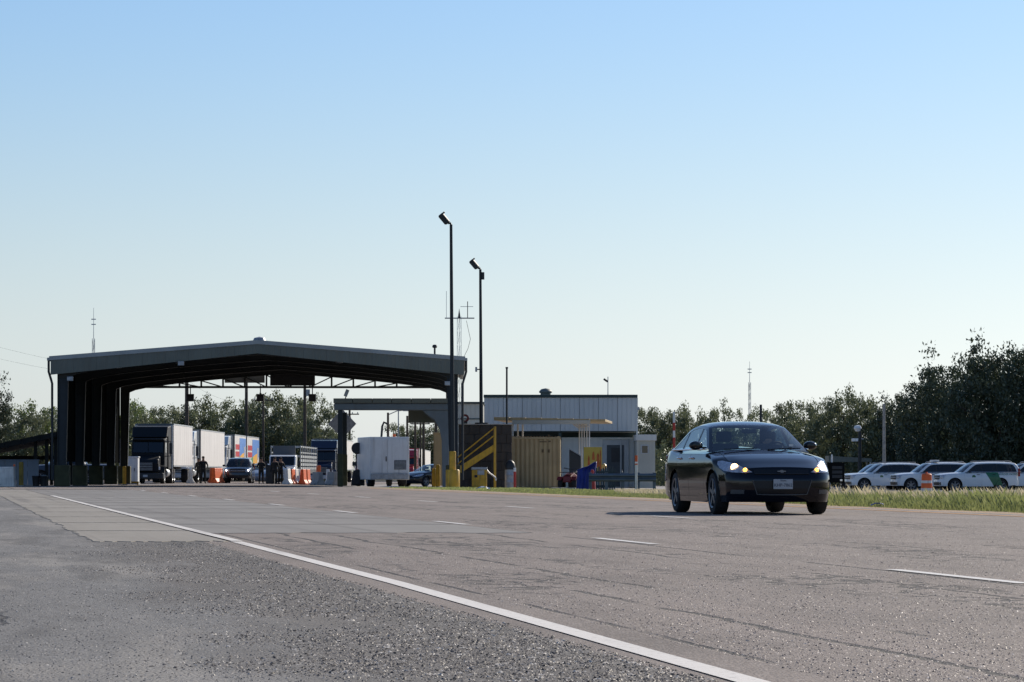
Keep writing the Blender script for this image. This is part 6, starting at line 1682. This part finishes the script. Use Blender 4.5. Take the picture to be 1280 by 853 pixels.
# orange drum and the rest on the right
od = thing('traffic_drum', G(1158.3, 170), 'orange traffic drum with white bands in front of the patrol vehicles', 'traffic drum')
for (z0, z1, r0, r1, mm) in ((0.06, 0.30, 0.29, 0.28, 'white_plastic'), (0.30, 0.55, 0.28, 0.27, 'orange_plastic'), (0.55, 0.68, 0.265, 0.26, 'white_plastic'), (0.68, 0.98, 0.26, 0.25, 'orange_plastic')): MB().lathe([(r0, z0), (r1, z1)], (0, 0, 0), 'z', 20).build('band', MATS[mm], od, smooth=True)
MB().lathe([(0.25, 0.98), (0.20, 1.02), (0.06, 1.03), (0.05, 1.10), (0.001, 1.10)], (0, 0, 0), 'z', 20).build('cap', MATS['orange_plastic'], od, smooth=True); cp(od, 'base', MATS['black_rubber'], (0, 0, 0), (0, 0, 0.06), 0.38, n=20)
sv = thing('surveillance_mast', G(1073, 252), 'surveillance mast with a white dome in front of the trees', 'mast')
s = F / 252; zz = lambda py: PZ(py, 252) - sv.location.z
cp(sv, 'mast', MATS['pole_dark'], (0.1, 0, 0), (0.1, 0, zz(540)), 0.16, 0.12, n=12)
MB().lathe([(0.001, -0.24), (0.18, -0.18), (0.26, -0.02), (0.30, 0.02), (0.22, 0.20), (0.001, 0.26)], (-0.05, 0, zz(536)), 'z', 20).build('dome', MATS['white_clean'], sv, smooth=True)
bp(sv, 'crossbar', MATS['galvanised'], -0.45, 0.4, -0.05, 0.05, zz(549.5), zz(548), 0.01)
for x in (-0.4, -0.15): bp(sv, 'camera', MATS['white_clean'], x - 0.11, x + 0.11, -0.3, 0.1, zz(552), zz(548.5), 0.02)
so_ = thing('shelter', G(1062, 262), 'low open shelter with a pale roof behind the leftmost patrol vehicles', 'shelter')
s = F / 262; zz = lambda py: PZ(py, 262) - so_.location.z
for i in range(5): MB().prism([(-1.6 + i * 0.66, zz(570) - i * 0.04), (-1.6 + (i + 1) * 0.66 - 0.01, zz(570) - (i + 1) * 0.04), (-1.6 + (i + 1) * 0.66 - 0.01, zz(577.5)), (-1.6 + i * 0.66, zz(577.5))], 'y', 0, 3).build('roof_panel', MATS['canopy_panel'], so_)
for x in (-1.5, 1.6):
    for y in (0.2, 2.8): bp(so_, 'post', MATS['steel'], x - 0.05, x + 0.05, y - 0.05, y + 0.05, 0, zz(577.5), 0)
gn = thing('generator_trailer', G(1046, 218), 'dark generator trailer with a pale stack at the sedan corner', 'generator')
s = F / 218
bp(gn, 'housing', MATS['canopy_soffit'], -0.42, 0.50, 0, 2.2, 0.55, 1.85, 0.04); cp(gn, 'stack', MATS['white_paint'], (-0.28, 0.4, 1.85), (-0.28, 0.4, 2.35), 0.06, 0.05, n=8)
for x in (-0.46, 0.54): wheel(gn, (x, 1.1, 0.33), 0.33, 0.2, 1 if x > 0 else -1, MATS['steel'], 5, 0.55)
for i in range(3): bp(gn, 'louvre', MATS['dark_metal'], -0.3, 0.35, -0.02, -0.003, 0.85 + i * 0.28, 1.05 + i * 0.28, 0.01)
bp(gn, 'light', MATS['chrome'], 0.2, 0.35, -0.06, -0.01, 0.65, 0.78, 0.01)
def litter(px, py, m, lab, sz):
    d = CAMH * F / (py - HOR); g = G(px, d)
    t = MB(); n = 7; vs = []; fs = []
    for i in range(n):
        for j in range(n):
            u, v = i / (n - 1) - 0.5, j / (n - 1) - 0.5
            vs.append((g.x + u * sz * 1.6 + random.uniform(-.1, .1) * sz, g.y + v * sz + random.uniform(-.1, .1) * sz, g.z + 0.02 + sz * 0.5 * (0.25 - u * u) * 2 + random.uniform(0, .22) * sz))
    for i in range(n - 1):
        for j in range(n - 1): a = i * n + j; fs.append((a, a + n, a + n + 1, a + 1))
    tag(t.add(vs, fs).build('litter', m, None), lab, 'litter', 'litter on the verge')
mat('litter_blue', (0.03, 0.14, 0.55), 0.4, var=0.2, scale=8)
litter(1097, 634, MATS['litter_blue'], 'crumpled blue plastic scrap at the grass edge', 0.15)
litter(604, 613.5, MATS['white_clean'], 'small white scrap in the grass before the stair', 0.3)

# ------------------------------------------------------------------ people
def person(loc, rz, label, arms='down', height=1.78, cap=True, lean=0.0, seated=False, m='uniform'):
    t = thing('person', loc, label, 'person', None, rz)
    k = height / 1.78
    V = [(0, 0, 0.95), (0, 0.0, 1.12), (0, -0.01, 1.32), (0, 0.0, 1.46), (0, -0.02, 1.53), (0, -0.03, 1.60), (0, -0.03, 1.69), (0, -0.02, 1.765)]
    Rr = [(0.165, 0.115), (0.15, 0.105), (0.185, 0.12), (0.12, 0.09), (0.058, 0.06), (0.075, 0.09), (0.082, 0.098), (0.045, 0.05)]
    E = [(i, i + 1) for i in range(7)]
    for s_ in (-1, 1):
        b = len(V)
        if seated: leg = [(0.10, -0.02, 0.93), (0.13, -0.45, 0.98), (0.13, -0.58, 0.74), (0.13, -0.70, 0.70)]
        else: leg = [(0.095, 0.0, 0.88), (0.115, -0.02, 0.50), (0.13, 0.03, 0.10), (0.145, -0.13, 0.035)]
        V += [(s_ * x, y, z) for x, y, z in leg]; Rr += [(0.10, 0.10), (0.068, 0.068), (0.05, 0.055), (0.045, 0.035)]
        E += [(0, b), (b, b + 1), (b + 1, b + 2), (b + 2, b + 3)]
        b = len(V)
        if arms == 'down': arm = [(0.20, 0, 1.42), (0.27, 0.02, 1.13), (0.27, -0.06, 0.89), (0.265, -0.09, 0.78)]
        elif arms == 'fold': arm = [(0.20, 0, 1.42), (0.27, 0.0, 1.14), (0.12, -0.22, 1.14), (0.02, -0.24, 1.15)]
        else: arm = [(0.20, 0, 1.42), (0.30, -0.05, 1.16), (0.28, -0.30, 1.10 if s_ > 0 else 1.2), (0.22, -0.38, 1.12)]
        V += [(s_ * x, y, z) for x, y, z in arm]; Rr += [(0.062, 0.062), (0.048, 0.048), (0.036, 0.036), (0.042, 0.025)]
        E += [(3, b), (b, b + 1), (b + 1, b + 2), (b + 2, b + 3)]
    me = bpy.data.meshes.new('body'); me.from_pydata([(x * k, (y + lean * z) * k, z * k) for x, y, z in V], E, [])
    o = bpy.data.objects.new('body', me); COL.objects.link(o); o.parent = t
    sk = o.modifiers.new('skin', 'SKIN'); sk.use_smooth_shade = True
    for i, q in enumerate(me.skin_vertices[0].data): q.radius = (Rr[i][0] * k * 1.16, Rr[i][1] * k * 1.16)
    me.skin_vertices[0].data[0].use_root = True
    ss = o.modifiers.new('sub', 'SUBSURF'); ss.levels = 1; ss.render_levels = 2
    # cloth below the neck and over the arms, skin above and at the hands
    if m + '_figure' not in MATS:
        g = NG(m + '_figure'); tc = g.n.new('ShaderNodeTexCoord'); sp = g.n.new('ShaderNodeSeparateXYZ'); g.l.new(tc.outputs['Object'], sp.inputs[0])
        nz = g.noise(tc.outputs['Object'], 9.0, 4); base = MATS[m].node_tree.nodes['Principled BSDF'].inputs['Base Color']
        cl = g.col(nz, (0.3, (0.004, 0.005, 0.006)), (0.7, (0.010, 0.012, 0.012)))
        g.fin(g.mix(g.sm(1.50, 1.515, sp.outputs[2]), cl, (0.30, 0.17, 0.11)), 0.8)
    me.materials.append(MATS[m + '_figure'])
    hz = 1.70 * k
    MB().lathe([(0.098, -0.01), (0.104, 0.03), (0.098, 0.075), (0.06, 0.105), (0.001, 0.115)], (0, (-0.02 + lean * 1.7) * k, hz), 'z', 16).build('cap' if cap else 'hair', MATS['uniform'] if cap else MATS['hair'], t, smooth=True)
    if cap: MB().prism([(-0.075, -0.09), (0.075, -0.09), (0.055, -0.19), (-0.055, -0.19)], 'z', 0.0, 0.012).build('cap_peak', MATS['uniform'], t).location = (0, (-0.02 + lean * 1.7) * k, hz)
    if not seated:
        b = MB().lathe([(0.185, -0.03), (0.19, 0.0), (0.185, 0.03)], (0, 0, 0), 'z', 18).build('duty_belt', MATS['black_plastic'], t); b.scale = (1, 0.72, 1); b.location = (0, lean * 0.95, 1.0 * k)
        for s_ in (-1, 1): MB().prism([(-0.05, 0.06), (0.05, 0.06), (0.05, -0.17), (-0.05, -0.17)], 'z', 0, 0.06).build('boot', MATS['black_rubber'], t, bev=0.02).location = (s_ * 0.14 * k, 0.02, 0)
    for s_ in (-1, 1): pass
    return t
person(G(254, 236), R(10), 'officer in dark uniform beside the foremost truck, reaching forward', 'reach', 1.85)
person(G(248.5, 239), R(-20), 'officer in dark uniform standing against the foremost truck trailer', 'down', 1.75)
person(G(326.5, 243), R(15), 'officer in dark uniform right of the dark SUV', 'fold', 1.82)
person(G(343.5, 238), R(-25), 'officer in dark uniform, left one of the two by the white barriers', 'down', 1.85)
person(G(350.5, 239), R(35), 'officer in dark uniform, right one of the two by the white barriers', 'reach', 1.85)
drv = person((0, 0, 0), 0, 'driver in dark clothes behind the wheel of the sedan', 'reach', 1.72, cap=False, seated=True)
drv.location = car.matrix_basis @ Vector((0.37, 1.58, -0.42)); drv.rotation_euler = (0, 0, TH)
kb = thing('equipment_case', G(338, 240), 'black case standing between the officers', 'case')
bp(kb, 'case', MATS['black_plastic'], -0.33, 0.28, 0, 0.6, 0.03, 1.25, 0.03); bp(kb, 'lid', MATS['black_plastic'], -0.35, 0.30, -0.02, 0.62, 1.25, 1.32, 0.02); bp(kb, 'feet', MATS['dark_metal'], -0.3, 0.25, 0.05, 0.55, 0, 0.03, 0)

# ------------------------------------------------------------------ trees
mat('bark', (0.055, 0.045, 0.035), 0.9, var=0.3, scale=5, bump=0.5)
leaf_mat('leaf_olive', (0.085, 0.105, 0.050), (0.210, 0.225, 0.120), 0.35)
leaf_mat('leaf_green', (0.085, 0.125, 0.035), (0.210, 0.250, 0.075), 0.38)
leaf_mat('leaf_dark', (0.026, 0.038, 0.020), (0.085, 0.105, 0.055), 0.18)
def crown_mesh(name, seed, nclump, per, rx, rz_, m, leaf=0.20, low=0.12, rag=0.22):
    """leaf cards gathered in clumps through an uneven crown 1 unit = 1 m, base at z = 0"""
    rg = np.random.default_rng(seed)
    th = rg.random(nclump) * 2 * math.pi; cz_ = rg.random(nclump) * 2 - 1
    rad = (0.35 + 0.65 * rg.random(nclump) ** 0.45)
    lob = 1 + rag * np.sin(th * 3 + seed) * np.cos(cz_ * 4 + seed * 1.3) + rag * 0.8 * (rg.random(nclump) - 0.5)
    sxy = np.sqrt(1 - cz_ ** 2) ** 0.55
    cx = np.cos(th) * sxy * rad * lob * rx; cy = np.sin(th) * sxy * rad * lob * rx; cz2 = rz_ * (1 + low) + cz_ * rad * lob * rz_
    cr = (0.10 + 0.11 * rg.random(nclump)) * (rx + rz_) * 0.62
    n = nclump * per
    ci = np.repeat(np.arange(nclump), per)
    d = rg.normal(size=(n, 3)); d /= np.linalg.norm(d, axis=1)[:, None]
    r = cr[ci] * rg.random(n) ** 0.5
    p = np.stack([cx[ci], cy[ci], cz2[ci]], 1) + d * r[:, None] * np.array([1, 1, 0.8])
    sz = leaf * (0.5 + 0.9 * rg.random(n))
    a = rg.normal(size=(n, 3)); a /= np.linalg.norm(a, axis=1)[:, None]
    b = np.cross(a, rg.normal(size=(n, 3))); b /= np.linalg.norm(b, axis=1)[:, None]
    co = np.zeros((n, 4, 3))
    co[:, 0] = p - a * sz[:, None]; co[:, 1] = p + b * sz[:, None] * 0.45; co[:, 2] = p + a * sz[:, None]; co[:, 3] = p - b * sz[:, None] * 0.45
    q = np.arange(n)[:, None] * 4
    tri = np.concatenate([q + np.array([[0, 1, 2]]), q + np.array([[0, 2, 3]])], 1).reshape(-1, 3)
    me = bpy.data.meshes.new(name)
    me.vertices.add(n * 4); me.vertices.foreach_set('co', co.astype(np.float32).ravel())
    me.loops.add(tri.size); me.loops.foreach_set('vertex_index', tri.astype(np.int32).ravel())
    me.polygons.add(len(tri)); me.polygons.foreach_set('loop_start', np.arange(0, tri.size, 3, dtype=np.int32)); me.polygons.foreach_set('loop_total', np.full(len(tri), 3, dtype=np.int32))
    me.update(); me.validate(); me.materials.append(m)
    # trunk with limbs to some of the clumps
    tb_ = MB(); r0 = 0.045 * rz_ + 0.04
    fork = (0.1 * math.sin(seed), 0.1 * math.cos(seed), rz_ * 0.55)
    tb_.tube([(0, 0, -0.2), (0.05, 0, rz_ * 0.25), fork], [r0 * 1.3, r0, r0 * 0.85], 8)
    for i in rg.choice(nclump, min(9, nclump), replace=False):
        e = np.array([cx[i], cy[i], cz2[i]]); f_ = np.array(fork); mid = f_ + (e - f_) * 0.5 + np.array([0, 0, 0.12 * rz_])
        tb_.tube([tuple(f_ - np.array([0, 0, 0.1])), tuple(mid), tuple(e)], [r0 * 0.6, r0 * 0.35, r0 * 0.1], 5)
    return me, tb_
VAR = {}
def tree_variant(key):
    if key in VAR: return VAR[key]
    kind, sd2 = key
    if kind == 'brush': a = crown_mesh('crown', sd2, 120, 80, 3.3, 2.9, MATS['leaf_olive'], 0.115, -0.05)
    elif kind == 'green': a = crown_mesh('crown', sd2, 110, 80, 2.8, 2.9, MATS['leaf_green'], 0.115, -0.02, 0.26)
    elif kind == 'dark': a = crown_mesh('crown', sd2, 210, 90, 4.2, 4.4, MATS['leaf_dark'], 0.125, -0.10, 0.2)
    else: a = crown_mesh('crown', sd2, 40, 60, 1.3, 3.0, MATS['leaf_olive'], 0.11, 0.05, 0.4)
    tm = a[1].build('trunk_source', MATS['bark'], None, smooth=True); tmesh = tm.data; bpy.data.objects.remove(tm)
    VAR[key] = (a[0], tmesh)
    return VAR[key]
NOM = {'brush': 5.65, 'green': 5.8, 'dark': 8.5, 'thin': 6.3}
WID = {'brush': 3.3, 'green': 2.8, 'dark': 4.2, 'thin': 1.3}
def tree(px, d, top, lab, kind='brush', sd2=0, wide=None, group=None, name='tree'):
    g = G(px, d); t = thing(name, g, lab, 'tree', group, random.uniform(0, 6.28))
    h = PZ(top, d) - g.z; k = h / NOM[kind]
    cm, tm = tree_variant((kind, sd2))
    w = k if wide is None else (wide / (F / d)) / 2 / WID[kind] * (1.22 if kind != 'thin' else 1.0)
    for nme, me in (('crown', cm), ('trunk', tm)):
        o = bpy.data.objects.new(nme, me); COL.objects.link(o); o.parent = t; o.scale = (w, w, k)
    return t
GL, GC, GR, GD = 'trees left of the canopy', 'trees seen through the canopy', 'trees behind the sedan and patrol vehicles', 'tall dark trees at the right edge'
rows = [
 # px, d, top, kind, width, group, label
 (-25, 200, 478, 'dark', 66, GL, 'darkest tree cut off by the left picture edge'),
 (14, 300, 512, 'brush', 70, GL, 'bushy tree nearest the left edge, above the lean-to shed'),
 (42, 305, 509, 'green', 64, GL, 'light green tree above the middle of the lean-to shed'),
 (66, 298, 515, 'brush', 60, GL, 'bushy tree touching the left canopy column'),
 (95, 330, 512, 'brush', 80, GL, 'bushy tree mostly hidden behind the left canopy columns'),
 (130, 330, 514, 'brush', 80, GL, 'bushy tree wholly in the dark gap between canopy columns'),
 (160, 345, 511, 'green', 56, GC, 'light green tree just right of the shaded canopy wall'),
 (175, 352, 497, 'green', 46, GC, 'tallest light green tree left of the foremost truck'),
 (196, 340, 511, 'brush', 60, GC, 'bushy tree above the left half of the foremost trailer'),
 (218, 348, 505, 'brush', 64, GC, 'bushy tree above the right corner of the foremost trailer'),
 (243, 350, 504, 'brush', 60, GC, 'bushy tree right of the dark pole behind the foremost truck'),
 (264, 345, 512, 'brush', 60, GC, 'lower bushy tree above the blank white trailer'),
 (286, 350, 502, 'brush', 62, GC, 'bushy tree above the white cab of the printed trailers'),
 (309, 352, 505, 'brush', 62, GC, 'bushy tree above the left printed trailer'),
 (330, 346, 499, 'brush', 60, GC, 'bushy tree above the right printed trailer'),
 (350, 350, 493, 'brush', 66, GC, 'tallest olive tree right of the middle signal box'),
 (372, 345, 496, 'brush', 62, GC, 'round olive tree behind the livestock trailer'),
 (392, 340, 504, 'brush', 56, GC, 'olive tree at the right end of the row under the canopy'),
 (408, 352, 526, 'brush', 50, GC, 'low shrub behind the dark blue truck'),
 (506, 560, 529, 'brush', 44, GC, 'low tree at the right top corner of the equipment truck'),
 (522, 560, 535, 'brush', 50, GC, 'low tree above the far red truck'),
 (541, 560, 533, 'brush', 52, GC, 'low tree beside the curved canopy bracket'),
 (560, 560, 536, 'brush', 52, GC, 'low tree mostly hidden behind the tan cabinet'),
 (806, 330, 510, 'brush', 60, GR, 'bushy tree at the right corner of the blue-grey building'),
 (826, 335, 513, 'brush', 60, GR, 'bushy tree behind the small white hut'),
 (848, 330, 512, 'brush', 62, GR, 'bushy tree behind the striped pole'),
 (872, 335, 514, 'brush', 62, GR, 'bushy tree above the rear door of the sedan'),
 (896, 338, 509, 'brush', 54, GR, 'bushy tree with an uneven tip above the sedan windshield corner'),
 (912, 345, 511, 'thin', 26, GR, 'slender pointed tree above the sedan roof'),
 (930, 345, 522, 'brush', 52, GR, 'lowest shrub of the row above the sedan roof'),
 (952, 340, 517, 'brush', 54, GR, 'shrub behind the black camera post'),
 (974, 325, 511, 'brush', 58, GR, 'bushy tree above the right sedan roof edge'),
 (998, 315, 503, 'brush', 64, GR, 'bushy tree above the right sedan mirror'),
 (1022, 305, 498, 'brush', 66, GR, 'bushy tree right of the sedan hood'),
 (1047, 300, 495, 'brush', 66, GR, 'bushy tree above the low shelter'),
 (1072, 298, 494, 'brush', 66, GR, 'bushy tree behind the surveillance mast'),
 (1098, 296, 497, 'brush', 66, GR, 'bushy tree behind the pale wooden pole'),
 (1122, 294, 502, 'brush', 62, GR, 'bushy tree where the row meets the tall dark trees'),
 (1140, 290, 500, 'dark', 70, GD, 'lowest of the dark trees, at the left end of the tall group'),
 (1153, 282, 473, 'thin', 26, GD, 'slender sapling poking up left of the tall dark trees'),
 (1166, 278, 474, 'dark', 84, GD, 'dark tree sloping up behind the middle patrol SUV'),
 (1186, 270, 456, 'dark', 92, GD, 'dark tree above the orange drum, second tallest'),
 (1215, 262, 444, 'dark', 100, GD, 'tall dark tree with a knobbly top left of the tallest'),
 (1246, 256, 431, 'dark', 110, GD, 'tallest dark tree near the right edge'),
 (1280, 258, 430, 'dark', 112, GD, 'tall dark tree cut by the right picture edge'),
 (1320, 256, 440, 'dark', 120, GD, 'dark tree whose branches only reach in from the right edge'),
]
for i, (px, d, top, kind, wd, grp, lab) in enumerate(rows):
    tree(px, d, top, lab, kind, i % (4 if kind == 'brush' else 2), wd, grp)
# scrub filling the feet of the rows
leaf_mat('leaf_scrub', (0.065, 0.085, 0.040), (0.160, 0.175, 0.090), 0.32)
def scrub(name, lab, px0, px1, d0, d1, hpx, n, m):
    rg = np.random.default_rng(int(abs(px0)) + 1000); px = px0 + (px1 - px0) * rg.random(n); d = d0 + (d1 - d0) * rg.random(n)
    x = (px - 640) / F * d; z = gza(x, d) + (hpx * d / F) * rg.random(n) ** 0.8 * (0.75 + 0.25 * np.sin(px * 0.21) * np.cos(d))
    p = np.stack([x, d, z], 1); sz = 0.12 * (0.5 + rg.random(n))
    a = rg.normal(size=(n, 3)); a /= np.linalg.norm(a, axis=1)[:, None]; b = np.cross(a, rg.normal(size=(n, 3))); b /= np.linalg.norm(b, axis=1)[:, None]
    co = np.stack([p - a * sz[:, None], p + b * sz[:, None] * 0.5, p + a * sz[:, None], p - b * sz[:, None] * 0.5], 1).reshape(-1, 3)
    q = np.arange(n)[:, None] * 4
    tri_mesh(name, co, np.concatenate([q + np.array([[0, 1, 2]]), q + np.array([[0, 2, 3]])], 1).reshape(-1, 3), m, 'stuff', lab, 'scrub')
scrub('brushwood', 'dense scrub closing the gaps under the trees behind the canopy', -60, 425, 346, 380, 64, 100000, MATS['leaf_scrub'])
scrub('brushwood', 'dense scrub closing the gaps under the trees behind the sedan', 790, 1150, 300, 345, 58, 80000, MATS['leaf_scrub'])
scrub('brushwood', 'dense dark scrub under the tall trees at the right edge', 1120, 1350, 262, 300, 92, 80000, MATS['leaf_dark'])
scrub('brushwood', 'low scrub on the horizon behind the low canopy', 425, 800, 565, 620, 40, 30000, MATS['leaf_scrub'])

# woodland going on beyond both picture edges, far outside the frame: joined crowns, mirrored in the sedan's doors
def wood(name, lab, spots, m):
    cos = []; tris = []; base = 0
    for i, (px, d, h) in enumerate(spots):
        rg = np.random.default_rng(900 + i); x0 = PX(px, d); z0 = gz(x0, d); n = 2600
        ncl = 46
        th = rg.random(ncl) * 6.283; cz_ = rg.random(ncl) * 2 - 1; sx = np.sqrt(1 - cz_ ** 2) ** 0.6; rr = 0.4 + 0.6 * rg.random(ncl) ** 0.5
        c = np.stack([x0 + np.cos(th) * sx * rr * h * 0.55, d + np.sin(th) * sx * rr * h * 0.55, z0 + h * 0.48 + cz_ * rr * h * 0.42], 1)
        k = rg.integers(0, ncl, n); dv = rg.normal(size=(n, 3)); dv /= np.linalg.norm(dv, axis=1)[:, None]
        p = c[k] + dv * (h * 0.13 * rg.random(n) ** 0.5)[:, None]; sz = 0.30 * (0.5 + rg.random(n))
        a = rg.normal(size=(n, 3)); a /= np.linalg.norm(a, axis=1)[:, None]; b = np.cross(a, rg.normal(size=(n, 3))); b /= np.linalg.norm(b, axis=1)[:, None]
        cos.append(np.stack([p - a * sz[:, None], p + b * sz[:, None] * 0.6, p + a * sz[:, None], p - b * sz[:, None] * 0.6], 1).reshape(-1, 3))
        q = base + np.arange(n)[:, None] * 4; base += n * 4
        tris.append(np.concatenate([q + np.array([[0, 1, 2]]), q + np.array([[0, 2, 3]])], 1).reshape(-1, 3))
    tri_mesh(name, np.concatenate(cos), np.concatenate(tris), m, 'stuff', lab, 'woodland')
wood('woodland', 'woodland going on beside the road beyond the left picture edge', [(-140 - 125 * i, 165 + 14 * math.sin(i * 2.1), 8.5 + 1.5 * math.sin(i * 1.3)) for i in range(26)], MATS['leaf_scrub'])
wood('woodland', 'woodland going on beyond the right picture edge', [(1400 + 95 * i, 262 + 10 * math.sin(i * 1.7), 9.5 + 1.2 * math.sin(i * 1.1)) for i in range(22)], MATS['leaf_dark'])
wood('woodland', 'woodland going on behind the left trees beyond the picture edge', [(-80 - 90 * i, 315 + 12 * math.sin(i * 1.9), 8.0 + 1.2 * math.sin(i * 1.5)) for i in range(16)], MATS['leaf_scrub'])
